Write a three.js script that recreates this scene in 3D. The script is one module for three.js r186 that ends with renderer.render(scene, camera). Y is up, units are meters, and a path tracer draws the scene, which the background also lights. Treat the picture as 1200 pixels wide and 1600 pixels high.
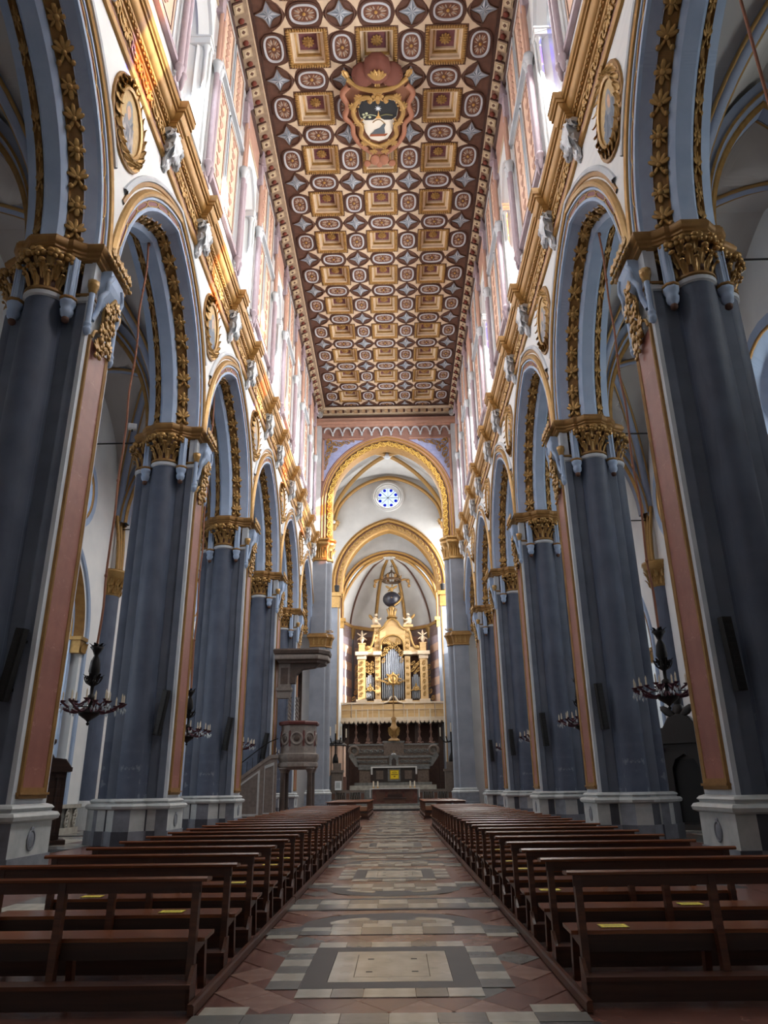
import * as THREE from 'three';
import { mergeGeometries, toCreasedNormals } from 'three/addons/utils/BufferGeometryUtils.js';
import { RectAreaLightUniformsLib } from 'three/addons/lights/RectAreaLightUniformsLib.js';
import { ImprovedNoise } from 'three/addons/math/ImprovedNoise.js';

// ---------------------------------------------------------------- camera, sky, sun, exposure
// x runs across the nave (0 = its axis), y up, the altar lies towards -z; d below means -z
const scene = new THREE.Scene();
const renderer = new THREE.WebGLRenderer({ antialias: true });
renderer.toneMapping = THREE.LinearToneMapping;
renderer.toneMappingExposure = 0.5;
renderer.shadowMap.enabled = true;
RectAreaLightUniformsLib.init();

const camera = new THREE.PerspectiveCamera(2 * Math.atan(800 / 1133.8) * 180 / Math.PI, 0.75, 0.05, 300);
{
  const yaw = -0.0127, pitch = 0.3642, roll = -0.0134;
  const cy = Math.cos(yaw), sy = Math.sin(yaw), cp = Math.cos(pitch), sp = Math.sin(pitch);
  const fw = new THREE.Vector3(sy * cp, sp, -cy * cp), r0 = new THREE.Vector3(cy, 0, sy), u0 = new THREE.Vector3(-sy * sp, cp, cy * sp);
  const cr = Math.cos(roll), sr = Math.sin(roll);
  const r = r0.clone().multiplyScalar(cr).addScaledVector(u0, sr), u = u0.clone().multiplyScalar(cr).addScaledVector(r0, -sr);
  camera.position.set(0.5168, 1.6, 0);
  camera.quaternion.setFromRotationMatrix(new THREE.Matrix4().makeBasis(r, u, fw.clone().negate()));
}
scene.add(camera);
scene.background = new THREE.Color().setRGB(2.3, 2.6, 2.8);

const sun = new THREE.DirectionalLight(new THREE.Color().setRGB(1, 0.88, 0.7), 42);
sun.target.position.set(0, 10, -50);
sun.position.set(100, 44, -14);
sun.castShadow = true;
sun.shadow.mapSize.set(4096, 4096);
Object.assign(sun.shadow.camera, { left: -70, right: 70, top: 60, bottom: -60, near: 1, far: 260 });
scene.add(sun, sun.target);

// daylight of a window: an area light of the opening's size just inside it, facing along n
function daylight(pos, look, w, h, strength, rgb) {
  const l = new THREE.RectAreaLight(new THREE.Color().setRGB(...rgb), strength, w, h);
  l.position.copy(pos); l.lookAt(look); scene.add(l);
  return l;
}

// ---------------------------------------------------------------- dimensions
const BAY = 10.2, PIER0 = 15.9, PD = k => PIER0 + BAY * k, MID = k => PIER0 + BAY * (k + 0.5);   // pier k, arch k between pier k and k + 1
const ORD = ['first', 'second', 'third', 'fourth', 'fifth', 'sixth', 'seventh', 'eighth', 'ninth', 'tenth', 'eleventh', 'twelfth', 'thirteenth', 'fourteenth', 'fifteenth', 'sixteenth', 'seventeenth', 'eighteenth', 'nineteenth', 'twentieth', 'twenty-first', 'twenty-second', 'twenty-third', 'twenty-fourth', 'twenty-fifth', 'twenty-sixth', 'twenty-seventh', 'twenty-eighth', 'twenty-ninth', 'thirtieth', 'thirty-first', 'thirty-second', 'thirty-third'];
const SIDE = s => s < 0 ? 'pulpit side' : 'side opposite pulpit';
const FROM = n => ORD[n] + ' from triumphal arch';
const FW = 7.15;            // nave face of the upper walls
const SPRING = 14.92, AH = 4.5, AC = 1.55, AR = AH + AC;    // arcade arches

// ---------------------------------------------------------------- helpers
let seed = 12345;
const rnd = (a = 0, b = 1) => { seed = (seed * 1664525 + 1013904223) >>> 0; return a + (b - a) * seed / 4294967296; };
const V = (x, y, z) => new THREE.Vector3(x, y, z);
const names = new Map();
function numbered(n) { const k = names.get(n) || 0; names.set(n, k + 1); return k ? `${n}_${String(k).padStart(3, '0')}` : n; }
function boxUV(g) {
  const p = g.attributes.position, n = g.attributes.normal, uv = new Float32Array(p.count * 2);
  for (let i = 0; i < p.count; i++) {
    const ax = Math.abs(n.getX(i)), ay = Math.abs(n.getY(i)), az = Math.abs(n.getZ(i));
    const x = p.getX(i), y = p.getY(i), z = p.getZ(i);
    if (ay >= ax && ay >= az) { uv[2 * i] = x; uv[2 * i + 1] = z; }
    else if (ax >= az) { uv[2 * i] = z; uv[2 * i + 1] = y; } else { uv[2 * i] = x; uv[2 * i + 1] = y; }
  }
  g.setAttribute('uv', new THREE.BufferAttribute(uv, 2));
  g.userData.uvDone = true;
  return g;
}
function plain(g) { const h = g.index ? g.toNonIndexed() : g; for (const k of Object.keys(h.attributes)) if (!['position', 'normal', 'uv', 'color'].includes(k)) h.deleteAttribute(k); if (!h.attributes.normal) h.computeVertexNormals(); return h; }
function mg(list) {
  const col = list.some(g => g.attributes.color);
  const a = list.map(g => { const h = plain(g); h.deleteAttribute('uv'); if (!col) h.deleteAttribute('color'); return h; });
  return a.length === 1 ? a[0] : mergeGeometries(a);
}
function tint(g, hex) { const h = plain(g), c = new THREE.Color(hex), n = h.attributes.position.count, a = new Float32Array(n * 3); for (let i = 0; i < n; i++) { a[3 * i] = c.r; a[3 * i + 1] = c.g; a[3 * i + 2] = c.b; } h.setAttribute('color', new THREE.BufferAttribute(a, 3)); return h; }
function part(name, geo, mat, parent, opt = {}) {
  let g = Array.isArray(geo) ? mg(geo) : geo;
  if (!g.userData.uvDone && !opt.keepUV) { if (!g.attributes.normal) g.computeVertexNormals(); if (g.index && !opt.smooth) g = plain(g); boxUV(g); }
  const m = new THREE.Mesh(g, mat);
  m.name = parent === scene || !parent ? numbered(name) : name;
  m.castShadow = m.receiveShadow = true;
  (parent || scene).add(m);
  if (opt.label) m.userData.label = opt.label;
  if (opt.stuff) m.userData.kind = 'stuff';
  return m;
}
function sub(name, parent) { const g = new THREE.Group(); g.name = name; parent.add(g); return g; }
function tag(o, label, category, group) { o.userData.label = label; o.userData.category = category; if (group) o.userData.group = group; return o; }
function thing(name, label, category, [x, y, z] = [0, 0, 0], turn = 0, group) {
  const o = new THREE.Group(); o.name = numbered(name); scene.add(o); o.position.set(x, y, z); o.rotation.y = turn;
  return tag(o, label, category, group);
}
function structure(name, label) { const o = new THREE.Group(); o.name = numbered(name); scene.add(o); o.userData.kind = 'structure'; o.userData.label = label; return o; }
function dup(root, label, [x, y, z], turn = 0) { const r = root.clone(); r.name = numbered(root.name.replace(/_\d{3}$/, '')); scene.add(r); r.position.set(x, y, z); r.rotation.set(0, turn, 0); r.userData = { ...root.userData, label }; return r; }
// --- geometries
const box = (w, h, d, x = 0, y = 0, z = 0) => new THREE.BoxGeometry(w, h, d).translate(x, y, z);
const span = (x0, x1, y0, y1, z0, z1) => box(Math.abs(x1 - x0), Math.abs(y1 - y0), Math.abs(z1 - z0), (x0 + x1) / 2, (y0 + y1) / 2, (z0 + z1) / 2);
const cyl = (r0, r1, h, x = 0, y = 0, z = 0, n = 12) => new THREE.CylinderGeometry(r1, r0, h, n).translate(x, y + h / 2, z);
const ball = (r, x = 0, y = 0, z = 0, sx = 1, sy = 1, sz = 1, n = 8) => new THREE.SphereGeometry(r, n, Math.max(4, n * 0.75 | 0)).scale(sx, sy, sz).translate(x, y, z);
const lathe = (pts, n = 16) => new THREE.LatheGeometry(pts.map(([r, y]) => new THREE.Vector2(r, y)), n);
const tube = (pts, r, n = 12, m = 6, closed = false) => new THREE.TubeGeometry(new THREE.CatmullRomCurve3(pts.map(p => V(...p)), closed), n, r, m, closed);
function poly(pts, h, bevel = 0, holes = []) {   // outline in x, y, thickness along +z
  const s = new THREE.Shape(pts.map(([x, y]) => new THREE.Vector2(x, y)));
  for (const q of holes) s.holes.push(new THREE.Path(q.map(([x, y]) => new THREE.Vector2(x, y))));
  return new THREE.ExtrudeGeometry(s, { depth: h, bevelEnabled: bevel > 0, bevelSize: bevel, bevelThickness: bevel, bevelSegments: 1, curveSegments: 12 });
}
function quads(rows, closed = false, crease = 0.6) {   // a surface through rows of points [[x, y, z], ...]
  const pos = [], n = rows[0].length;
  for (let i = 0; i + 1 < rows.length; i++) for (let j = 0; j < (closed ? n : n - 1); j++) {
    const a = rows[i][j], b = rows[i][(j + 1) % n], c = rows[i + 1][(j + 1) % n], e = rows[i + 1][j];
    pos.push(...a, ...b, ...c, ...a, ...c, ...e);
  }
  const g = new THREE.BufferGeometry(); g.setAttribute('position', new THREE.Float32BufferAttribute(pos, 3)); g.computeVertexNormals();
  return crease ? toCreasedNormals(g, crease) : g;
}
// offset rings of a closed plan outline [[x, z], ...] (counter-clockwise seen from above with z down), rings [[offset, y], ...]
function loft(outline, rings, caps = true, crease = 0.55) {
  const n = outline.length;
  const dirs = outline.map((p, i) => {
    const a = outline[(i + n - 1) % n], b = outline[(i + 1) % n];
    let e1 = [p[0] - a[0], p[1] - a[1]], e2 = [b[0] - p[0], b[1] - p[1]];
    const l1 = Math.hypot(...e1) || 1, l2 = Math.hypot(...e2) || 1;
    const n1 = [e1[1] / l1, -e1[0] / l1], n2 = [e2[1] / l2, -e2[0] / l2];
    const k = Math.max(0.35, 1 + n1[0] * n2[0] + n1[1] * n2[1]);
    return [(n1[0] + n2[0]) / k, (n1[1] + n2[1]) / k];
  });
  const ring = ([o, y]) => outline.map((p, i) => [p[0] + dirs[i][0] * o, y, p[1] + dirs[i][1] * o]);
  const rows = rings.map(ring).map(r => r.slice().reverse());
  const list = [quads(rows, true, crease)];
  if (caps) for (const [k, flip] of [[0, true], [rings.length - 1, false]]) {
    const r = ring(rings[k]), s = new THREE.Shape(r.map(q => new THREE.Vector2(q[0], -q[2])));
    const c = new THREE.ShapeGeometry(s).rotateX(-Math.PI / 2).translate(0, rings[k][1], 0);
    if (flip) { const ix = c.index.array; for (let i = 0; i < ix.length; i += 3) [ix[i], ix[i + 1]] = [ix[i + 1], ix[i]]; c.computeVertexNormals(); }
    list.push(c);
  }
  return mg(list);
}
// an open profile [[x, y], ...] drawn out along z from z0 to z1
function drawn(profile, z0, z1, ends = true, crease = 0.5) {
  const list = [quads([profile.map(([x, y]) => [x, y, z0]), profile.map(([x, y]) => [x, y, z1])], false, crease)];
  if (ends) for (const z of [z0, z1]) list.push(new THREE.ShapeGeometry(new THREE.Shape(profile.map(([x, y]) => new THREE.Vector2(x, y)))).translate(0, 0, z));
  return mg(list);
}
// pointed arch in the z-y plane: profile [[x, n], ...], n outward from the arc of radius a + c (centres at z = -+c)
function archSweep(profile, a, c, segs = 14, legs = 0, crease = 0.5, t0 = 0) {
  const list = [];
  for (const h of [-1, 1]) {
    const rows = [];
    if (legs) rows.push(profile.map(([x, n]) => [x, -legs, h * (a + n)]));
    for (let i = 0; i <= segs; i++) rows.push(profile.map(([x, n]) => {
      const R = a + c + n, t = Math.acos(Math.min(1, c / R)) * (t0 + (1 - t0) * i / segs);
      return [x, R * Math.sin(t), h * (R * Math.cos(t) - c)];
    }));
    list.push(quads(h > 0 ? rows : rows.map(r => r.slice().reverse()), false, crease));
  }
  return mg(list);
}
const archPts = (a, c, R, n = 14, h = 1) => Array.from({ length: n + 1 }, (_, i) => { const t = Math.acos(c / R) * i / n; return [h * (R * Math.cos(t) - c), R * Math.sin(t)]; });
function place(m, T, N, P, scale = 1) {   // local y along T, local z along N
  const B = V().crossVectors(T, N).normalize(), N2 = V().crossVectors(B, T).normalize();
  m.matrix.makeBasis(B, T, N2).setPosition(P).scale(V(scale, scale, scale)); m.matrix.decompose(m.position, m.quaternion, m.scale);
  return m;
}
// world mapping of side geometry: built with x = outward distance from the nave axis, then turned for the pulpit side
const sideTurn = s => s > 0 ? 0 : Math.PI;

// ---------------------------------------------------------------- textures and materials
const noise = new ImprovedNoise();
function fbm(x, y, z, o = 4) { let v = 0, a = 0.5, f = 1; for (let i = 0; i < o; i++) { v += a * noise.noise(x * f, y * f, z); a *= 0.5; f *= 2.03; z += 7.1; } return v; }
function tex(size, f, srgb = true) {
  const d = new Uint8Array(size * size * 4);
  for (let j = 0; j < size; j++) for (let i = 0; i < size; i++) { const c = f(i / size, j / size), k = 4 * (j * size + i); for (let q = 0; q < 3; q++) d[k + q] = Math.max(0, Math.min(255, c[q])); d[k + 3] = 255; }
  const t = new THREE.DataTexture(d, size, size); t.wrapS = t.wrapT = THREE.MirroredRepeatWrapping; t.magFilter = THREE.LinearFilter; t.minFilter = THREE.LinearMipmapLinearFilter; t.generateMipmaps = true;
  if (srgb) t.colorSpace = THREE.SRGBColorSpace; t.needsUpdate = true; return t;
}
const mixc = (a, b, t) => { t = Math.max(0, Math.min(1, t)); return [a[0] + (b[0] - a[0]) * t, a[1] + (b[1] - a[1]) * t, a[2] + (b[2] - a[2]) * t]; };
const rgb = h => [(h >> 16) & 255, (h >> 8) & 255, h & 255];
function mottled(base, other, scale, size = 256, rep = 0.25, veins = 0, vcol = 0xffffff, z = 0) {
  const A = rgb(base), B = rgb(other), C = rgb(vcol);
  const t = tex(size, (u, v) => { let c = mixc(A, B, 0.5 + 1.1 * fbm(u * scale, v * scale, z)); c = mixc(c, B, 0.35 * Math.max(0, fbm(u * scale * 8, v * scale * 8, z + 3, 3))); if (veins) { const q = Math.abs(fbm(u * scale * 0.8 + 5, v * scale * 0.8, z + 9, 4)); if (q < 0.022) c = mixc(c, C, veins * (1 - q / 0.022) * Math.max(0, 0.3 + 1.6 * fbm(u * 6, v * 6, z + 20, 2))); } return c; });
  t.repeat.set(rep, rep); return t;
}
function speck(size, scale, lo = 90, hi = 200, rep = 1, z = 40) { const t = tex(size, (u, v) => { const q = 0.5 + fbm(u * scale, v * scale, z, 5); const w = lo + (hi - lo) * q; return [w, w, w]; }, false); t.repeat.set(rep, rep); return t; }
const bumpFine = speck(256, 24, 60, 200, 1);
const std = (o) => new THREE.MeshStandardMaterial({ roughness: 0.8, ...o });
const M = {};
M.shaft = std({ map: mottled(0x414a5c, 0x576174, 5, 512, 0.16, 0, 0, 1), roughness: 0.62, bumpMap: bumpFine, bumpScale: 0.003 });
M.shaftCore = std({ map: mottled(0x5c6575, 0x717a8a, 5, 256, 0.2, 0, 0, 31), roughness: 0.65 });  // lighter than the half columns: shading contrast put into the colours
{
  const A = rgb(0x454e60), B = rgb(0x586174), C = rgb(0x8e939b);   // salt bloom: pale patches with ragged outlines on the paint
  const t = tex(512, (u, v) => { let c = mixc(A, B, 0.5 + 1.1 * fbm(u * 6, v * 6, 71)); const q = fbm(u * 5 + 3, v * 7, 72, 5) + 0.35 * fbm(u * 30, v * 30, 73, 3); return q > 0.1 ? mixc(c, C, Math.min(0.55, (q - 0.1) * 5)) : c; }); t.repeat.set(0.35, 0.35);
  M.shaftBloom = std({ map: t, roughness: 0.75 });
}
M.shaftPale = std({ map: mottled(0xb3b9c0, 0xc9cfd5, 4, 256, 0.3, 0, 0, 2), roughness: 0.7 });
M.archBlue = std({ map: mottled(0x93a8c6, 0xa9bcd6, 4, 256, 0.3, 0, 0, 3), roughness: 0.7 });
M.archGrey = std({ map: mottled(0x8490a8, 0x97a3b9, 4, 256, 0.3, 0, 0, 4), roughness: 0.7 });
M.white = std({ map: mottled(0xd6d9da, 0xe4e6e5, 4, 256, 0.2, 0, 0, 5), roughness: 0.85 });
M.vault = std({ map: mottled(0xb9b7b4, 0xcac8c4, 4, 256, 0.15, 0, 0, 6), roughness: 0.9 });
M.cream = std({ map: mottled(0xbfa98e, 0xd6c3a9, 6, 256, 0.3, 0, 0, 7), roughness: 0.8 });
M.gold = std({ map: mottled(0x8f6f3e, 0xb18c52, 7, 256, 0.6, 0, 0, 8), roughness: 0.4, metalness: 0.4, bumpMap: bumpFine, bumpScale: 0.004 });
M.goldBright = std({ map: mottled(0xc09a45, 0xdab860, 7, 256, 0.6, 0, 0, 32), roughness: 0.42, metalness: 0.3 });
M.archWall = std({ map: mottled(0x86645a, 0x997569, 5, 256, 0.4, 0, 0, 39), roughness: 0.8 });
M.goldPaint = std({ map: mottled(0x96703a, 0xad8549, 6, 256, 0.5, 0, 0, 9), roughness: 0.5, metalness: 0.25 });
M.ochre = std({ map: mottled(0x7d5b2e, 0x9c7640, 6, 256, 0.5, 0, 0, 10), roughness: 0.55, metalness: 0.2 });
M.borderTone = std({ map: mottled(0x7c6652, 0x94806a, 6, 256, 0.5, 0, 0, 29), roughness: 0.8 });
M.brown = std({ map: mottled(0x4f3327, 0x654435, 6, 256, 0.5, 0, 0, 11), roughness: 0.7 });
M.darkBrown = std({ map: mottled(0x37211a, 0x4a2e22, 6, 256, 0.5, 0, 0, 12), roughness: 0.7 });
M.redMarble = std({ map: mottled(0x79483e, 0x905b4e, 6, 512, 0.3, 0.7, 0xc9a296, 13), roughness: 0.5 });
M.maroon = std({ map: mottled(0x6b4046, 0x7d5054, 5, 256, 0.5, 0, 0, 14), roughness: 0.7 });
M.pink = std({ map: mottled(0xd0ab93, 0xdfbfa8, 5, 256, 0.25, 0, 0, 15), roughness: 0.8 });
M.pinkDark = std({ map: mottled(0xab8473, 0xbe9886, 5, 256, 0.4, 0, 0, 16), roughness: 0.8 });
M.mauve = std({ map: mottled(0x9b8a92, 0xb0a1a8, 5, 256, 0.5, 0, 0, 17), roughness: 0.7 });
M.silver = std({ map: mottled(0xb9bdc2, 0xd3d7da, 8, 256, 1, 0, 0, 18), roughness: 0.5, metalness: 0.15 });
M.marbleWhite = std({ map: mottled(0x9a968c, 0xbcb7ab, 6, 512, 0.5, 0.4, 0x6f7073, 19), roughness: 0.22 });
M.marbleGrey = std({ map: mottled(0x5f605e, 0x807f7b, 7, 512, 0.5, 0.3, 0xa8a8a8, 20), roughness: 0.22 });
M.marbleBlack = std({ map: mottled(0x1d1c1e, 0x29282a, 6, 256, 0.5, 0.2, 0x5a5a5e, 21), roughness: 0.5 });
M.marbleRed = std({ map: mottled(0x573730, 0x7a5348, 7, 512, 0.4, 0.35, 0xa5877e, 22), roughness: 0.26 });
M.plinthWhite = std({ map: mottled(0x9fa3a4, 0xb9bcbb, 5, 256, 0.6, 0.3, 0x80868c, 23), roughness: 0.5 });
M.plinthGrey = std({ map: mottled(0x63666f, 0x7d818a, 5, 256, 0.6, 0.3, 0xa0a4aa, 24), roughness: 0.5 });
M.plinthDark = std({ map: mottled(0x34363e, 0x464953, 5, 256, 0.6, 0.25, 0x70747c, 25), roughness: 0.5 });
M.respond = std({ map: mottled(0x70757f, 0x868b95, 5, 256, 0.16, 0, 0, 26), roughness: 0.65 });
M.silverDark = std({ color: 0x6d7076, roughness: 0.6 });  // for volutes that draw the dark crevice shade of the brackets
M.redDeep = std({ map: mottled(0x5e3a31, 0x744b40, 7, 256, 0.5, 0.4, 0x9a7a70, 27), roughness: 0.26 });
M.redPale = std({ map: mottled(0x7a5a4f, 0x94766a, 7, 256, 0.5, 0.4, 0xb49c90, 28), roughness: 0.26 });
M.black = std({ color: 0x0a0a0c, roughness: 0.75 });
M.iron = std({ color: 0x1c1a1a, roughness: 0.5, metalness: 0.6 });
M.rope = std({ color: 0x8a5c48, roughness: 0.9 });
M.candle = std({ color: 0xcfc3ad, roughness: 0.6 });
M.crystal = new THREE.MeshPhysicalMaterial({ color: 0xdfe6ea, roughness: 0.12, metalness: 0, transmission: 0.6, thickness: 0, ior: 1.5 });
{
  const A = rgb(0x422417), B = rgb(0x683e29), C = rgb(0x2c150d);
  const wood = (z, a, b, c) => tex(512, (u, v) => { const g = fbm(u * 2.2, v * 26, z, 4), r = fbm(u * 1.2, v * 5, z + 2, 3); let q = mixc(a, b, 0.5 + 1.2 * g); return mixc(q, c, Math.max(0, 1.3 * r)); });
  const w1 = wood(50, A, B, C); w1.repeat.set(0.4, 0.8);
  M.wood = std({ map: w1, roughness: 0.33, bumpMap: w1, bumpScale: 0.0006 });
  const w2 = wood(60, rgb(0x7a4420), rgb(0xa5652f), A); w2.repeat.set(0.4, 0.8);
  M.woodLight = std({ map: w2, roughness: 0.32, bumpMap: w2, bumpScale: 0.0006 });
  const w5 = wood(55, rgb(0x5a3220), rgb(0x854f2e), rgb(0x3d2116)); w5.repeat.set(0.4, 0.8);
  M.woodRail = std({ map: w5, roughness: 0.24 });
  M.woodShaded = std({ color: 0x1a120e, roughness: 0.6 });  // wood blackened to put the shade of the aisle into its colour
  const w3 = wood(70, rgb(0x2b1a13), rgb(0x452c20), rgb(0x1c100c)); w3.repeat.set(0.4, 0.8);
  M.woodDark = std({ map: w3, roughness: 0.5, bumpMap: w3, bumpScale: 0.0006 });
  const w4 = wood(80, rgb(0xb8935f), rgb(0xcdab7a), rgb(0x93713f)); w4.repeat.set(0.3, 0.5);
  M.organWood = std({ map: w4, roughness: 0.5 });
}
const vcm = std({ vertexColors: true, roughness: 0.75 });
M.vc = vcm;
// ================================================================ FLOOR
const AX = 0.42;    // axis of the gangway between the pews
{
  const floor = structure('floor', 'marble church floor in red, white, grey and black');
  part('floor_slab', span(-22, 22, -0.4, -0.012, 8, -96), M.marbleRed, floor);
  const W = M.marbleWhite, G = M.marbleGrey, B = M.marbleBlack, R = M.marbleRed;
  const lozenge = boxUV(plain(poly([[-0.247, 0], [0, -0.307], [0.247, 0], [0, 0.307]], 0.012).rotateX(-Math.PI / 2).translate(0, -0.012, 0)));
  const PERIOD = 8.06, D0 = 8.14, cache = new Map();
  const tileGeo = (w, l, h) => { const k = [w, l, h].map(q => q.toFixed(3)).join(); if (!cache.has(k)) cache.set(k, boxUV(plain(box(w - 0.005, h, l - 0.005, 0, -h / 2, 0)))); return cache.get(k); };
  for (let m = -1; m < 7; m++) {
    const c = D0 + PERIOD * m, loose = m >= 0 && m < 2, far = [];
    const keep = (mat, g) => { const f = far.find(q => q[0] === mat); if (f) f[1].push(g); else far.push([mat, [g]]); };
    const tile = (x0, x1, d0, d1, mat, top = 0, h = 0.012) => {
      if (x0 > x1) [x0, x1] = [x1, x0]; if (d0 > d1) [d0, d1] = [d1, d0];
      const g = tileGeo(x1 - x0, d1 - d0, h), x = AX + (x0 + x1) / 2, z = -(d0 + d1) / 2;
      if (loose) { const t = part('tile', g, mat, floor); t.position.set(x, top, z); } else keep(mat, g.clone().translate(x, top, z));
    };
    const piece = (pts, mat, top, name) => {   // outline in [x, d]
      const g = poly(pts.map(([x, d]) => [AX + x, d]), 0.012).rotateX(-Math.PI / 2).translate(0, top - 0.012, 0);
      if (loose) part(name, g, mat, floor); else keep(mat, g);
    };
    // the panel: a pale slab in a black frame
    const ring = [[-0.79, -0.87], [0.79, -0.87], [0.79, 0.87], [-0.79, 0.87]].map(([x, d]) => [AX + x, c + d]);
    const hole = [[-0.565, -0.645], [-0.565, 0.645], [0.565, 0.645], [0.565, -0.645]].map(([x, d]) => [AX + x, c + d]);
    const rg = poly(ring, 0.012, 0, [hole]).rotateX(-Math.PI / 2).translate(0, -0.012, 0);
    if (loose) part('black_border', rg, B, floor); else keep(B, rg);
    const inner = [[-0.33, -0.46], [0.36, -0.46], [0.36, 0.5], [-0.33, 0.5]];
    piece(inner.map(([x, d]) => [x, c + d]), W, 0.0005, 'slab_lid');
    const rim = poly([[-0.56, -0.64], [0.56, -0.64], [0.56, 0.64], [-0.56, 0.64]].map(([x, d]) => [AX + x, c + d]), 0.012, 0, [[[-0.336, -0.466], [-0.336, 0.506], [0.366, 0.506], [0.366, -0.466]].map(([x, d]) => [AX + x, c + d])]).rotateX(-Math.PI / 2).translate(0, -0.012, 0);
    if (loose) part('slab_rim', rim, W, floor); else keep(W, rim);
    if (loose) for (const [x, d] of [[-0.2, -0.27], [0.23, -0.27], [-0.2, 0.27], [0.23, 0.27]]) part('lifting_slot', span(AX + x - 0.03, AX + x + 0.03, -0.002, 0.003, -(c + d - 0.012), -(c + d + 0.012)), M.black, floor);
    for (const h of [-1, 1]) {
      const D = t => c + h * t;
      [[-0.79, -0.49, W], [-0.49, -0.22, G], [-0.22, 0.22, W], [0.22, 0.49, G], [0.49, 0.79, W]].forEach(([a, b, q]) => tile(a, b, D(0.87), D(1.15), q));
      for (const sx of [-1, 1]) {
        for (let i = 0; i < 3; i++) tile(sx * 0.79, sx * 1.08, D(0.29 * i), D(0.29 * (i + 1)), (i + (h > 0 ? 0 : 1)) % 2 ? G : W);
        tile(sx * 1.1, sx * 1.46, D(1.4), D(1.62), W);
        tile(sx * 1.1, sx * 1.5, D(1.62), D(1.86), G);
        tile(sx * 0.75, sx * 1.1, D(1.86), D(2.1), W);
        const q = [[0.56, 2.32], [0.78, 2.32], [0.8, 2.46], [0.72, 2.6], [0.56, 2.72], [0.36, 2.8], [0.3, 2.72], [0.3, 2.58], [0.56, 2.58]].map(([x, t]) => [sx * x, D(t)]);
        piece(q, W, 0, 'scroll_piece');
      }
      for (let i = 0; i < 6; i++) tile(-1.1 + i * 0.367, -1.1 + (i + 1) * 0.367, D(1.6), D(1.86), i % 2 ? W : G);
      for (let i = 0; i < 4; i++) { tile(-0.75 + i * 0.375, -0.75 + (i + 1) * 0.375, D(1.86), D(2.1), i % 2 ? G : W); tile(-0.75 + i * 0.375, -0.75 + (i + 1) * 0.375, D(2.1), D(2.34), i % 2 ? W : G); }
      for (let i = 0; i < 3; i++) tile(-0.56 + i * 0.373, -0.56 + (i + 1) * 0.373, D(2.34), D(2.58), i % 2 ? W : G);
      const band = [[-1.54, 1.86], [-1.1, 1.86], [-1.1, 2.1], [-0.75, 2.1], [-0.75, 2.32], [0.75, 2.32], [0.75, 2.1], [1.1, 2.1], [1.1, 1.86], [1.54, 1.86], [1.54, 2.02], [1.15, 2.2], [1.1, 2.55], [0.9, 2.85], [0.6, 3.08], [0, 3.2], [-0.6, 3.08], [-0.9, 2.85], [-1.1, 2.55], [-1.15, 2.2], [-1.54, 2.02]];
      piece(band.map(([x, t]) => [x, D(t)]), B, -0.004, 'black_band');
      tile(-1.54, 1.54, D(3.46), D(3.6), B);
      for (let i = 0; i < 7; i++) tile(-1.54 + i * 0.44, -1.54 + (i + 1) * 0.44, D(3.6), D(4.03), (i + (h > 0 ? 0 : 1)) % 2 ? G : W);
    }
    if (loose) for (let j = -13; j < 13; j++) for (let i = -3; i <= 3; i++) {   // red lozenges of the ground
      const x = i * 0.5 + (j % 2 ? 0.25 : 0), t = j * 0.31, ax = Math.abs(x), at = Math.abs(t);
      if (ax > 1.3 || (ax < 0.8 && at < 0.9) || (ax < 0.8 && at > 1.7 && at < 2.8) || at > 3.7) continue;
      const q = rnd(), m = part('red_tile', lozenge, q < 0.3 ? M.redDeep : q < 0.55 ? M.redPale : q < 0.66 ? G : R, floor); m.position.set(AX + x, -0.0065, -(c + t));
    }
    far.forEach(([mat, list]) => part('distant_tiles', list, mat, floor, { stuff: true }));
  }
  // large paving squares between the pews and the piers
  const sq = tileGeo(0.8, 0.8, 0.012), mats = [W, G, R, G, B];
  for (const s of [-1, 1]) for (let i = 0; i < 3; i++) for (let j = 0; j < 36; j++) { const t = part('paving_square', sq, mats[Math.floor(rnd(0, 5))], floor); t.position.set(s * (5.05 + 0.8 * i), 0, -(9 + 0.8 * j)); }
  const big = tileGeo(1.25, 1.25, 0.012);
  for (const s of [-1, 1]) for (let i = 0; i < 4; i++) for (let j = 0; j < 18; j++) { const t = part('aisle_slab', big, [G, W, G, R, B][Math.floor(rnd(0, 5))], floor); t.position.set(s * (10.1 + 1.25 * i), -0.0005, -(18.5 + 1.25 * j)); }
  for (let i = 0; i < 16; i++) for (let j = 0; j < 2; j++) { if (i === 7 || i === 8 && j) continue; const t = part('paving_square', sq, mats[(i * 3 + j * 2) % 5], floor); t.position.set(-6 + 0.8 * i, -0.001, -(4.4 + 0.8 * j)); }
}

// ================================================================ NAVE WALLS
function wallShape(holesExtra) {
  const pts = [[-6, SPRING]];
  for (let k = -1; k <= 4; k++) {
    const R = AR + 0.5, c = MID(k);
    const half = archPts(AH, AC, R, 12);
    for (const [z, y] of half) pts.push([c - z, SPRING + y]);
    for (const [z, y] of half.slice(0, -1).reverse()) pts.push([c + z, SPRING + y]);
  }
  pts.push([67.5, SPRING], [67.5, 39.4], [-6, 39.4]);
  const s = new THREE.Shape(pts.map(p => new THREE.Vector2(...p)));
  for (let k = -1; k <= 4; k++) {
    const c = MID(k), w = 1.35, q = [[c - w, 25.6], [c + w, 25.6], [c + w, 32.2]];
    for (const [z, y] of archPts(w, 1.2, w + 1.2, 8).slice(1)) q.push([c + z, 32.2 + y]);
    for (const [z, y] of archPts(w, 1.2, w + 1.2, 8).slice(0, -1).reverse()) q.push([c - z, 32.2 + y]);
    s.holes.push(new THREE.Path(q.map(p => new THREE.Vector2(...p))));
  }
  return s;
}
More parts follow.
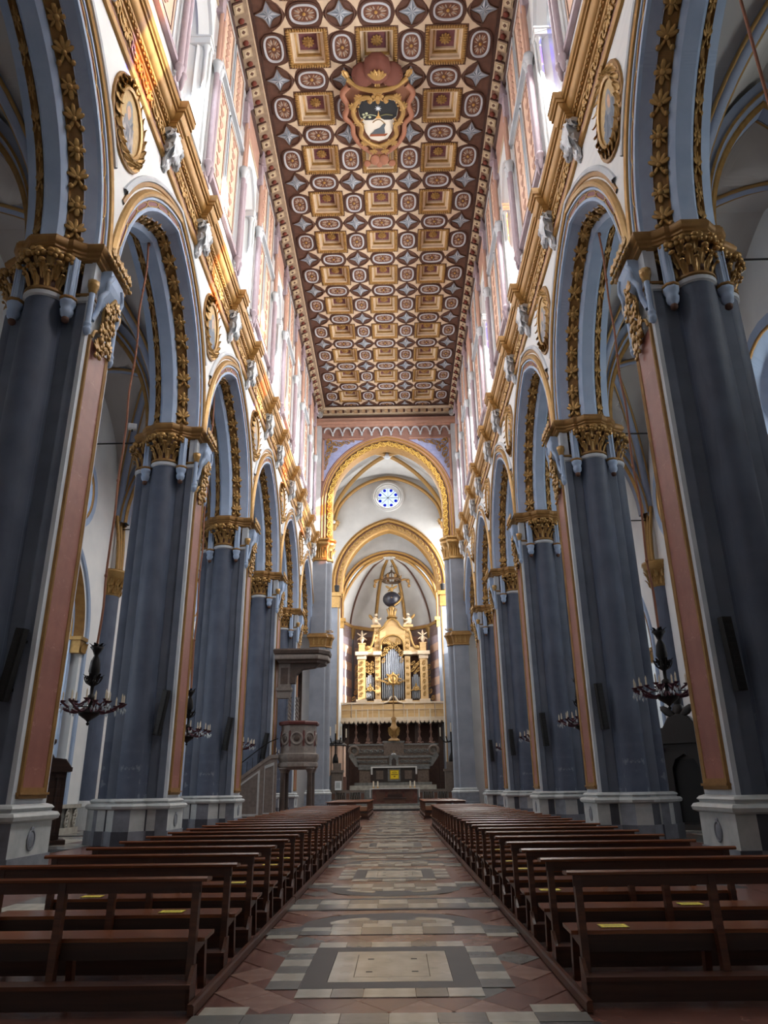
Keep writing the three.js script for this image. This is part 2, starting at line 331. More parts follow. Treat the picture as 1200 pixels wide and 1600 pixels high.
{
  const g = new THREE.ExtrudeGeometry(wallShape(), { depth: 1.7, bevelEnabled: false });   // (d, y, depth) -> world
  for (const s of [-1, 1]) {
    const h = plain(g.clone()), p = h.attributes.position;
    for (let i = 0; i < p.count; i++) { const d = p.getX(i), y = p.getY(i), w = p.getZ(i); p.setXYZ(i, s * (FW + w), y, -d); }
    if (s > 0) { for (let i = 0; i < p.count; i += 3) for (let q = 0; q < 3; q++) { const a = p.array[3 * i + q]; p.array[3 * i + q] = p.array[3 * (i + 1) + q]; p.array[3 * (i + 1) + q] = a; } }
    h.computeVertexNormals();
    const w = structure(s < 0 ? 'wall_left' : 'wall_right', 'white upper nave wall with pink clerestory panels on the ' + SIDE(s));
    part('wall_face', h, M.white, w);
    // painted clerestory: pink panels in white and brown frames, in two registers above each pier
    for (let k = -1; k <= 5; k++) {
      const c = PD(k);
      if (c < 4 || c > 67) continue;
      const half = c > 66 ? 0 : 1;
      for (const [y0, y1, wd] of [[26.75, 32.6, 4.9], [33.55, 37.6, 4.9]]) for (const h2 of half ? [-1, 1] : [-1]) {
        const cc = c + h2 * wd / 4, a = wd / 4 - 0.12;
        const X = s * FW;
        part('pink_panel', span(X, X - s * 0.04, y0, y1, -(cc - a), -(cc + a)), M.pink, w);
        const fr = [];
        for (const [p0, p1, q0, q1] of [[cc - a, cc + a, y0, y0 + 0.1], [cc - a, cc + a, y1 - 0.1, y1], [cc - a, cc - a + 0.1, y0, y1], [cc + a - 0.1, cc + a, y0, y1]]) fr.push(span(X, X - s * 0.09, q0, q1, -p0, -p1));
        part('panel_frame', fr, M.shaftPale, w);
        const f2 = [];
        for (const [p0, p1, q0, q1] of [[cc - a + 0.25, cc + a - 0.25, y0 + 0.3, y0 + 0.36], [cc - a + 0.25, cc + a - 0.25, y1 - 0.36, y1 - 0.3], [cc - a + 0.25, cc - a + 0.31, y0 + 0.3, y1 - 0.3], [cc + a - 0.31, cc + a - 0.25, y0 + 0.3, y1 - 0.3]]) f2.push(span(X, X - s * 0.06, q0, q1, -p0, -p1));
        part('inner_frame', f2, M.brown, w);
        const orn = [];
        for (let i = 0; i < 7; i++) { const y = y0 + 0.75 + i * (y1 - y0 - 1.5) / 6; orn.push(ball(0.16, X - s * 0.05, y, -cc, 0.35, 1.3, 1), ball(0.11, X - s * 0.05, y + 0.2, -cc - 0.17, 0.4, 1, 1.4, 6), ball(0.11, X - s * 0.05, y + 0.2, -cc + 0.17, 0.4, 1, 1.4, 6)); }
        part('candelabrum_ornament', orn, M.pinkDark, w);
      }
    }
    for (let k = -1; k <= 4; k++) {   // strips above the windows
      const c = MID(k), X = s * FW;
      part('pink_panel', span(X, X - s * 0.03, 35.6, 37.6, -(c - 1.9), -(c + 1.9)), M.pinkDark, w);
      part('panel_frame', [span(X, X - s * 0.07, 35.5, 35.62, -(c - 1.9), -(c + 1.9)), span(X, X - s * 0.07, 37.58, 37.7, -(c - 1.9), -(c + 1.9))], M.cream, w);
    }
    // string courses
    for (const [y, hgt, out, mat] of [[26.2, 0.26, 0.2, M.mauve], [33.0, 0.24, 0.2, M.shaftPale], [24.6, 0.16, 0.12, M.shaftPale]])
      for (let k = -1; k <= 5; k++) { const a = Math.max(-5, PD(k) - 2.95), b = Math.min(67, PD(k) + 2.95); if (b > a) part('string_course', span(s * (FW + 0.1), s * (FW - out), y, y + hgt, -a, -b), mat, w); }
  }
}

// ================================================================ CLERESTORY WINDOWS (stained glass in white stone reveals)
const glassWhite = new THREE.MeshPhysicalMaterial({ color: 0xf4f8ff, roughness: 0.06, transmission: 1, thickness: 0, ior: 1.45 });
const glassBlue = new THREE.MeshPhysicalMaterial({ color: 0x2f56d8, roughness: 0.06, transmission: 1, thickness: 0, ior: 1.45 });
const glassAmber = new THREE.MeshPhysicalMaterial({ color: 0xffc24a, roughness: 0.06, transmission: 1, thickness: 0, ior: 1.45 });
const glassViolet = new THREE.MeshPhysicalMaterial({ color: 0x9a6cff, roughness: 0.06, transmission: 1, thickness: 0, ior: 1.45 });
{
  const fr = mg([archSweep([[8.05, 0], [7.95, 0.0], [7.6, 0.18], [7.6, 0.02], [7.2, 0.3], [7.05, 0.3], [7.05, 0.52], [7.2, 0.55]], 1.05, 0.95, 10, 6.6)]);
  const impost = [];
  for (const h of [-1, 1]) impost.push(span(7.02, 7.95, -0.28, 0.06, h * 1.0, h * 1.6), span(6.98, 7.9, 0.06, 0.16, h * 0.96, h * 1.68), cyl(0.09, 0.09, 6.3, 7.2, -6.6, h * 1.22, 8), cyl(0.09, 0.16, 0.3, 7.2, -0.58, h * 1.22, 8));
  const sill = poly([[7.05, 0.4], [7.1, 0.55], [8.1, 1.1], [8.1, 0.2], [7.05, 0.2]], 2.7).translate(0, 0, -1.35);
  const lead = [];
  for (let i = 0; i < 6; i++) lead.push(box(0.04, 0.04, 2.2, 8.1, 26.6 + i * 1.15, 0));
  lead.push(box(0.05, 8.0, 0.05, 8.1, 30, 0));
  let n = 0;
  for (const s of [-1, 1]) for (let k = -1; k <= 4; k++) {
    n++;
    const o = structure('window_' + n, `clerestory window, ${SIDE(s)}, ${FROM(4 - k)}`);
    o.position.set(0, 0, -MID(k)); o.rotation.y = sideTurn(s);
    part('window_frame', fr.clone().translate(0, 32.2, 0), M.white, o);
    part('impost', mg(impost).translate(0, 32.2, 0), M.white, o);
    part('window_sill', sill.clone().translate(0, 25.4, 0), M.white, o);
    part('glazing_bars', mg(lead), M.iron, o);
    const mats = [glassBlue, glassAmber, glassViolet, glassAmber, glassBlue, glassAmber];
    for (let i = 0; i < 6; i++) for (const h of [-1, 1]) {
      part('pane', span(8.1, 8.106, 26.0 + i * 1.15, 27.1 + i * 1.15, h * 0.03, h * 0.78), (i + k) % 3 === 0 ? glassAmber : glassWhite, o);
      part('border_pane', span(8.1, 8.106, 26.0 + i * 1.15, 27.1 + i * 1.15, h * 0.8, h * 1.12), mats[(i * 2 + (h > 0 ? 1 : 0) + k + 6) % 6], o);
    }
    part('head_pane', poly([[-1.1, 0], [1.1, 0], [0.9, 0.8], [0.5, 1.4], [0, 1.9], [-0.5, 1.4], [-0.9, 0.8]], 0.006).rotateY(Math.PI / 2).translate(8.1, 32.9, 0), s < 0 ? glassBlue : glassWhite, o);
  }
}
// ================================================================ ORNAMENT UNITS (relief built as geometry)
function leafGeo(w, h, curl, n = 5) {   // an acanthus leaf standing along +y, curling towards +z, lobed outline
  const rows = [];
  for (let i = 0; i <= 7; i++) {
    const t = i / 7, lobe = 0.72 + 0.28 * Math.abs(Math.sin(t * Math.PI * n / 2 + 0.6)), wd = w * 0.5 * Math.pow(Math.sin(Math.PI * Math.min(0.97, 0.14 + 0.84 * t)), 0.7) * lobe;
    const bend = curl * t * t, y = h * (t < 0.75 ? t : 0.75 + 0.25 * Math.sin((t - 0.75) * 2 * Math.PI) * 0.6);
    const row = [];
    for (let j = -2; j <= 2; j++) row.push([wd * j / 2, y, bend + [0.2, 0.02, 0.1][Math.abs(j)] * w]);
    rows.push(row);
  }
  return quads(rows.map(r => r.slice().reverse()), false, 0.9);
}
const petal = (l, w, ang, r0 = 0, lift = 0.05) => ball(0.5, 0, 0, 0, w, l, 0.09, 6).translate(0, l / 2 + r0, lift).rotateZ(ang);
// palmette: fan of lobes with two volutes; fleuron: cross of leaves. both about 1 unit tall, on the plane z = 0
const palmetteGeo = mg([-1.1, -0.6, 0, 0.6, 1.1].map((a, i) => petal(0.52 - 0.05 * Math.abs(i - 2), 0.2, a, 0.02, 0.07)).concat([petal(0.42, 0.15, Math.PI - 0.55, 0, 0.05), petal(0.42, 0.15, Math.PI + 0.55, 0, 0.05), ball(0.11, -0.24, -0.3, 0.08, 1, 1, 0.8, 6), ball(0.11, 0.24, -0.3, 0.08, 1, 1, 0.8, 6), ball(0.1, 0, 0, 0.11, 1, 1, 0.8, 6)]));
const fleuronGeo = mg([0, Math.PI / 2, Math.PI, -Math.PI / 2].map((a, i) => petal(i % 2 ? 0.3 : 0.4, 0.24, a, 0.03, 0.06)).concat([Math.PI / 4, 3 * Math.PI / 4, -Math.PI / 4, -3 * Math.PI / 4].map(a => petal(0.34, 0.12, a, 0.05, 0.05)), [ball(0.12, 0, 0, 0.11, 1, 1, 0.7, 6)]));
boxUV(palmetteGeo); boxUV(fleuronGeo);
function scrollGeo(n = 16) {   // an S scroll with leaves, about 1 unit long along +y
  const a = [], q = [];
  for (let i = 0; i <= n; i++) { const t = i / n * 4.2, r = 0.27 * Math.exp(-t * 0.28); a.push([r * Math.cos(t) , r * Math.sin(t) * 1.0 + 0.25, 0.05]); q.push([-r * Math.cos(t), -r * Math.sin(t) - 0.25, 0.05]); }
  return boxUV(mg([tube(a, 0.05, 14, 4), tube(q, 0.05, 14, 4), tube([[0.27, 0.25, 0.05], [0.16, -0.02, 0.05], [-0.16, 0.02, 0.05], [-0.27, -0.25, 0.05]], 0.05, 8, 4), ball(0.1, 0.02, 0.25, 0.06, 1, 1, 0.7, 6), ball(0.1, -0.02, -0.25, 0.06, 1, 1, 0.7, 6), petal(0.3, 0.16, 0.5, 0, 0.05).translate(0.2, 0.3, 0), petal(0.3, 0.16, -2.6, 0, 0.05).translate(-0.2, -0.3, 0), petal(0.26, 0.14, 2.2, 0, 0.05).translate(0.25, -0.1, 0), petal(0.26, 0.14, -0.9, 0, 0.05).translate(-0.25, 0.1, 0)]));
}
const scrollUnit = scrollGeo();

// ================================================================ GILT CORNICE OVER THE ARCADE
const corniceProfile = [[7.2, 21.78], [7.06, 21.8], [7.02, 21.88], [7.02, 21.98], [7.09, 22.02], [7.09, 22.1], [7.11, 22.12], [7.11, 22.92], [7.05, 22.96], [7.03, 23.04], [6.97, 23.06], [6.97, 23.18], [6.93, 23.2], [6.92, 23.27], [6.84, 23.32], [6.77, 23.44], [6.74, 23.58], [6.68, 23.6], [6.68, 23.72], [6.62, 23.76], [6.6, 23.9], [6.6, 24.0], [7.2, 24.06]];
const RES = [];   // ressauts: two per bay, flanking each window
for (let k = -1; k <= 4; k++) for (const h of [-1, 1]) RES.push([k, h, MID(k) + h * 2.15]);
{
  const blockG = [], W = 0.46;
  const prof = corniceProfile.map(([x, y]) => [x - (y > 22.9 ? 0.27 : 0.12), y]);
  const bp = prof.filter(p => p[1] > 22.9 && p[1] < 24.03), wz = x => 0.26 + 0.42 * Math.max(0, 6.85 - x);
  const bg = mg([quads([[[6.9, 22.9, -0.2], [6.9, 22.9, -0.2], [6.9, 22.9, 0.2], [6.9, 22.9, 0.2]], ...bp.map(([x, y]) => [[7.15, y, -wz(x)], [x, y, -wz(x)], [x, y, wz(x)], [7.15, y, wz(x)]])].map(r => r.slice().reverse()), false, 0.4), box(0.85, 0.05, 2 * wz(6.33), 6.73, 24.02, 0), box(0.4, 0.05, 0.5, 6.95, 22.9, 0)]);
  const bead = boxUV(plain(ball(0.055, 0, 0, 0, 1, 1, 1, 6)));
  for (const s of [-1, 1]) {
    const t = structure(s < 0 ? 'trim_1' : 'trim_2', 'gilded cornice with a leafy frieze over the arches on the ' + SIDE(s));
    const flip = p => s > 0 ? p : p;
    part('cornice', drawn(corniceProfile.map(([x, y]) => [s * x, y]), 5, -67, false), M.goldPaint, t);
    part('red_fillet', span(s * 7.1, s * 7.035, 22.03, 22.09, 5, -67), M.maroon, t);
    for (let d = 3; d < 66; d += 1.02) { const o = part('frieze_scroll', scrollUnit, M.gold, t); place(o, V(0, 0, -1), V(-s, 0, 0), V(s * 7.1, 22.52, -d), 0.9); const q = part('frieze_palmette', palmetteGeo, M.gold, t); place(q, V(0, d % 2.04 < 1.02 ? 1 : -1, 0), V(-s, 0, 0), V(s * 7.1, 22.52, -d - 0.51), 0.62); }
    const beads = []; for (let d = 3; d < 66.5; d += 0.2) beads.push(box(0.05, 0.08, 0.1, s * 6.95, 23.12, -d));
    part('bead_row', beads, M.gold, t, { stuff: true });
    for (const [k, h, d] of RES) { const o = part('cornice_block', bg, M.goldPaint, t); o.position.set(0, 0, -d); o.rotation.y = sideTurn(s); }
  }
}
// silver acanthus brackets under the blocks
{
  const rows = [], n = 9;   // console body: S curve, tapering downwards
  const bodyP = [[6.84, 22.95], [6.66, 22.8], [6.6, 22.55], [6.68, 22.25], [6.85, 22.0], [6.96, 21.75], [6.98, 21.5], [7.06, 21.42], [7.12, 21.45]];
  for (const [x, y] of bodyP) { const w = 0.13 + 0.27 * Math.max(0, (y - 21.3) / 1.6); rows.push([[7.1, y, -w * 0.9], [x + 0.05, y, -w], [x, y, -w * 0.45], [x - 0.03, y, 0], [x, y, w * 0.45], [x + 0.05, y, w], [7.1, y, w * 0.9]]); }
  const body = quads(rows.map(r => r.slice().reverse()), false, 0.9);
  const lg = leafGeo(0.42, 0.55, 0.22, 5);
  const fit = (x, y, z, rz, ry, sc) => lg.clone().scale(sc, sc, sc).rotateX(Math.PI).rotateY(-Math.PI / 2 + ry).rotateZ(rz).translate(x, y, z);
  const leaves = [fit(6.62, 22.95, 0, 0.15, 0, 1.25), fit(6.7, 22.95, -0.24, 0.1, 0.5, 1.0), fit(6.7, 22.95, 0.24, 0.1, -0.5, 1.0), fit(6.72, 22.35, -0.12, -0.35, 0.25, 0.95), fit(6.72, 22.35, 0.12, -0.35, -0.25, 0.95), fit(6.9, 21.9, 0, -0.15, 0, 0.9), fit(6.78, 22.85, -0.36, 0.0, 1.25, 1.0), fit(6.78, 22.85, 0.36, 0.0, -1.25, 1.0), fit(6.86, 22.3, -0.27, -0.2, 1.2, 0.95), fit(6.86, 22.3, 0.27, -0.2, -1.2, 0.95)];
  const vol = [], V2 = (z) => { const p = []; for (let i = 0; i < 14; i++) { const t = i * 0.55, r = 0.19 * Math.exp(-t * 0.2); p.push([6.82 + r * Math.cos(t), 22.6 + r * Math.sin(t), z]); } return tube(p, 0.04, 16, 4); };
  vol.push(V2(0.4), V2(-0.4));
  let first;
  for (const s of [-1, 1]) RES.forEach(([k, h, d]) => {
    const lab = `silver leaf bracket ${h > 0 ? 'beyond' : 'before'} clerestory window, ${SIDE(s)}, window ${FROM(4 - k)}`;
    if (!first) { first = thing('cornice_bracket', lab, 'bracket', [0, 0, -d], sideTurn(s), 'silver brackets under the gilt cornice'); part('console', body, M.silver, first); leaves.forEach(g => part('leaf', g, M.silver, first)); part('volute', vol[0], M.silverDark, first); part('volute', vol[1], M.silverDark, first); }
    else dup(first, lab, [0, 0, -d], sideTurn(s));
  });
}
// paired colonnettes flanking the clerestory windows
{
  let first;
  for (const s of [-1, 1]) RES.forEach(([k, h, d]) => {
    const lab = `paired mauve colonnettes ${h > 0 ? 'beyond' : 'before'} clerestory window, ${SIDE(s)}, window ${FROM(4 - k)}`;
    if (first) { dup(first, lab, [0, 0, -d], sideTurn(s)); return; }
    const o = first = thing('clerestory_colonnettes', lab, 'columns', [0, 0, -d], sideTurn(s), 'colonnettes beside the clerestory windows');
    part('pedestal', [span(6.98, 7.2, 24.0, 25.3, -0.34, 0.34), span(6.92, 7.2, 24.0, 24.3, -0.4, 0.4), span(6.94, 7.2, 25.2, 25.4, -0.38, 0.38)], M.mauve, o);
    for (const z of [-0.18, 0.18]) {
      part('corbel', mg([lathe([[0.02, 25.35], [0.06, 25.45], [0.11, 25.75], [0.09, 25.85], [0.17, 26.02], [0.17, 26.12], [0.14, 26.2], [0.0, 26.3]], 10)]).translate(6.9, 0, z), M.mauve, o);
      part('colonnette', cyl(0.125, 0.12, 5.1, 6.9, 26.2, z, 10), M.mauve, o);
      part('colonnette_capital', lathe([[0.12, 31.2], [0.15, 31.25], [0.13, 31.3], [0.17, 31.6], [0.23, 31.75], [0.23, 31.9], [0.0, 31.92]], 8).translate(6.9, 0, z), M.silver, o);
      part('upper_shaft', cyl(0.1, 0.1, 3.2, 6.92, 31.9, z, 8), M.pinkDark, o);
    }
    part('pinnacle', [span(6.86, 7.2, 35.0, 35.25, -0.36, 0.36), span(6.9, 7.2, 35.25, 36.6, -0.28, 0.28), new THREE.ConeGeometry(0.3, 1.7, 6).translate(6.95, 37.4, 0), ball(0.12, 6.95, 36.7, -0.2, 1, 1, 1, 6), ball(0.12, 6.95, 36.7, 0.2, 1, 1, 1, 6)], M.mauve, o);
  });
}

// ================================================================ OVAL MEDALLIONS over the piers
{
  const ov = (a, b, n = 28, z = 0) => Array.from({ length: n }, (_, i) => [z, b * Math.sin(i / n * 2 * Math.PI), a * Math.cos(i / n * 2 * Math.PI)]);
  const ringG = quads([ov(0.78, 1.04, 28, -0.02), ov(0.76, 1.02, 28, -0.1), ov(0.84, 1.1, 28, -0.13), ov(0.9, 1.16, 28, -0.08), ov(0.93, 1.2, 28, 0)], true, 0.7);
  const backG = quads([ov(0.9, 1.18, 28, -0.05), ov(1.22, 1.5, 28, -0.04), ov(1.24, 1.52, 28, 0.02)], true, 0.5);
  const leaf = boxUV(leafGeo(0.34, 0.42, 0.16, 5));
  const canvasG = new THREE.CircleGeometry(1, 28).scale(0.78, 1.04, 1);
  const paintings = [];
  for (let v = 0; v < 4; v++) {
    const t = tex(128, (u, w) => {   // a half figure in a veil on an ochre ground
      const n = 0.12 * fbm(u * 7, w * 7, 30 + v, 3), x = u - 0.5 + n * 0.5, y = w - 0.5, f = fbm(u * 14, w * 14, v, 3);
      let c = mixc([196, 168, 112], [170, 140, 92], 0.5 + f);
      const lean = (v % 2 ? 0.06 : -0.06);
      const body = Math.hypot((x - lean * (0.2 - y)) / (0.28 + 0.12 * (v % 3)), (y + 0.28) / 0.44) + 0.25 * f;
      if (body < 1) c = mixc(v % 2 ? [104, 116, 130] : [176, 166, 160], [62, 74, 92], 0.4 + 1.5 * fbm(u * 9, w * 5, 60 + v, 3));
      const veil = Math.hypot((x - lean) / 0.16, (y - 0.14) / 0.2); if (veil < 1) c = mixc([98, 110, 122], [150, 148, 144], 0.5 + f);
      const face = Math.hypot((x - lean * 1.4) / 0.085, (y - 0.13) / 0.12); if (face < 1) c = mixc([206, 168, 138], [176, 132, 104], 0.4 + f);
      return c;
    });
    t.wrapS = t.wrapT = THREE.ClampToEdgeWrapping;
    paintings.push(std({ map: t, roughness: 0.6 }));
  }
  const who = ['veiled figure in grey', 'veiled figure in blue', 'pale robed figure', 'dark robed figure'];
  for (const s of [-1, 1]) for (let k = 0; k <= 4; k++) {
    const v = (k + (s > 0 ? 1 : 0)) % 4;
    const o = thing('oval_medallion', `gilt oval painting of ${who[v]}, ${SIDE(s)}, pier ${FROM(4 - k)}`, 'painting', [s * (FW - 0.03), 20.15, -PD(k)], sideTurn(s), 'oval paintings above the piers');
    part('frame_back', backG, M.ochre, o);
    part('inner_ring', ringG, M.gold, o);
    const c = part('painted_panel', canvasG.clone().rotateY(-Math.PI / 2).translate(-0.035, 0, 0), paintings[v], o, { keepUV: true });
    for (let i = 0; i < 22; i++) { const a = i / 22 * 2 * Math.PI; const l = part('frame_leaf', leaf, M.gold, o); place(l, V(0, Math.cos(a + 0.35) * 0.9, -Math.sin(a + 0.35)), V(-1, 0, 0), V(-0.03, Math.sin(a) * 1.33, Math.cos(a) * 1.05), 0.95); }
    const crest = part('crest', palmetteGeo, M.gold, o); place(crest, V(0, 1, 0), V(-1, 0, 0), V(-0.05, 1.52, 0), 0.55);
  }
}

// ================================================================ ARCADE ARCHES
// across the arch from the nave (x = 7.1) to the aisle (x = 9.2); n is measured outward from the soffit
{
  const S = (pts, segs = 16) => archSweep(pts, AH, AC, segs);
  const parts = [
    ['gilt_roll', S([[7.2, 0.58], [7.08, 0.57], [7.0, 0.5], [6.98, 0.43], [7.02, 0.36], [7.12, 0.33]]), M.gold],
    ['outer_fillet', S([[7.12, 0.36], [7.07, 0.32], [7.08, 0.26], [7.16, 0.24]]), M.archBlue],
    ['maroon_band', S([[7.14, 0.26], [7.16, 0.02]]), M.maroon],
    ['inner_fillet', S([[7.14, 0.04], [7.1, 0.0], [7.12, -0.07], [7.24, -0.09]]), M.archBlue],
    ['grey_splay', S([[7.2, -0.08], [7.5, -0.2], [7.52, -0.24]]), M.archGrey],
    ['gilt_ground', S([[7.5, -0.22], [7.56, -0.16], [7.86, -0.28], [7.88, -0.36]]), M.ochre],
    ['soffit_rib', S([[7.87, -0.3], [7.94, -0.44], [8.02, -0.52], [8.42, -0.52], [8.5, -0.44], [8.57, -0.3]]), M.archBlue],
    ['aisle_gilt_ground', S([[8.56, -0.36], [8.58, -0.26], [8.74, -0.18], [8.8, -0.24]]), M.ochre],
    ['aisle_splay', S([[8.79, -0.22], [9.1, -0.06], [9.14, 0.3], [9.0, 0.6]]), M.archBlue],
    ['hood_moulding', archSweep([[7.2, 0.98], [7.08, 0.96], [7.02, 0.88], [7.05, 0.8], [7.16, 0.78]], AH, AC, 16, 0, 0.5, 0.34), M.shaftPale],
    ['hood_fillet', archSweep([[7.2, 0.8], [7.1, 0.78], [7.1, 0.66], [7.2, 0.6]], AH, AC, 16, 0, 0.5, 0.3), M.ochre],
  ].map(([n, g, m]) => [n, boxUV(mg([g])), m]);
  const tmax = Math.acos(AC / AR);
  // one loop of the gilt chain on the maroon band, an arc of +-dt about angle 0
  const NL = 7, dt = tmax / NL / 2;
  const loopPts = Array.from({ length: 26 }, (_, i) => { const a = i / 26 * 2 * Math.PI, u = Math.sign(Math.cos(a)) * Math.pow(Math.abs(Math.cos(a)), 0.35) * dt * 0.99, w = Math.sign(Math.sin(a)) * Math.pow(Math.abs(Math.sin(a)), 0.8) * 0.085 * (1 - 0.5 * Math.pow(Math.abs(u / dt), 6)); const R = AR + 0.14 + w; return [7.14, R * Math.sin(u), R * Math.cos(u)]; });
  const loopG = boxUV(mg([tube(loopPts, 0.026, 52, 4, true)]));
  let first;
  for (const s of [-1, 1]) for (let k = -1; k <= 4; k++) {
    const lab = `pointed arch with gilt leaf bands, ${SIDE(s)}, ${FROM(4 - k)}`;
    if (first) { dup(first, lab, [0, SPRING, -MID(k)], sideTurn(s)); continue; }
    const o = first = thing('nave_arch', lab, 'arch', [0, SPRING, -MID(k)], sideTurn(s), 'arches of the nave arcade');
    parts.forEach(([n, g, m]) => part(n, g, m, o));
    for (const h of [-1, 1]) {
      for (let i = 0; i < NL; i++) { const m = part('chain_loop', loopG, M.gold, o), t = (i + 0.5) * 2 * dt; m.position.set(0, 0, -h * AC); m.rotation.x = h > 0 ? -t : t + Math.PI; if (h < 0) m.rotation.x = Math.PI + t; }
      for (let i = 0; i < 10; i++) {
        const t = (i + 0.55) / 10 * tmax, T = V(0, Math.cos(t), -h * Math.sin(t)), rad = V(0, Math.sin(t), h * Math.cos(t));
        const at = (x, n) => V(x, (AR + n) * Math.sin(t), h * ((AR + n) * Math.cos(t) - AC));
        let m = part(i % 2 ? 'fleuron' : 'palmette', i % 2 ? fleuronGeo : palmetteGeo, M.gold, o);
        place(m, T, rad.clone().multiplyScalar(-0.9).add(V(-0.4, 0, 0)).normalize(), at(7.69, -0.25), 0.7);
        m.scale.y *= 1.05;
        m = part(i % 2 ? 'fleuron' : 'palmette', i % 2 ? fleuronGeo : palmetteGeo, M.gold, o);
        place(m, T, rad.clone().multiplyScalar(-0.9).add(V(0.5, 0, 0)).normalize(), at(8.67, -0.26), 0.46);
        m.scale.y *= 1.5;
      }
    }
  }
}

// ================================================================ PIERS
// plan, local: +x away from the nave, z along it; a nave pilaster, half columns along the arcade and one to the aisle
function arcPts(cx, cz, r, a0, a1, n) { return Array.from({ length: n + 1 }, (_, i) => { const a = a0 + (a1 - a0) * i / n; return [cx + r * Math.cos(a), cz + r * Math.sin(a)]; }); }
const PX = 8.24;   // x of the column axis
const pierPlan = [
  [-1.17, -0.72], [-0.86, -0.72], [-0.82, -0.6], [-0.52, -0.6], ...arcPts(0, -0.6, 0.5, Math.PI, 2 * Math.PI, 12), [0.55, -0.6], [0.82, -0.6], [0.82, -0.5],
  ...arcPts(0.9, 0, 0.42, -Math.PI / 2, Math.PI / 2, 10), [0.82, 0.5], [0.82, 0.6], [0.55, 0.6], ...arcPts(0, 0.6, 0.5, 0, Math.PI, 12), [-0.52, 0.6], [-0.82, 0.6], [-0.86, 0.72], [-1.17, 0.72],
];
const basePlan = [[-1.19, -0.78], [-0.84, -0.78], [-0.6, -0.8], ...arcPts(0, -0.62, 0.58, Math.PI * 1.1, Math.PI * 1.9, 3), [0.6, -0.8], [0.86, -0.72], ...arcPts(0.92, 0, 0.52, -Math.PI / 2.4, Math.PI / 2.4, 2), [0.86, 0.72], [0.6, 0.8], ...arcPts(0, 0.62, 0.58, Math.PI * 0.1, Math.PI * 0.9, 3), [-0.6, 0.8], [-0.84, 0.78], [-1.19, 0.78]];
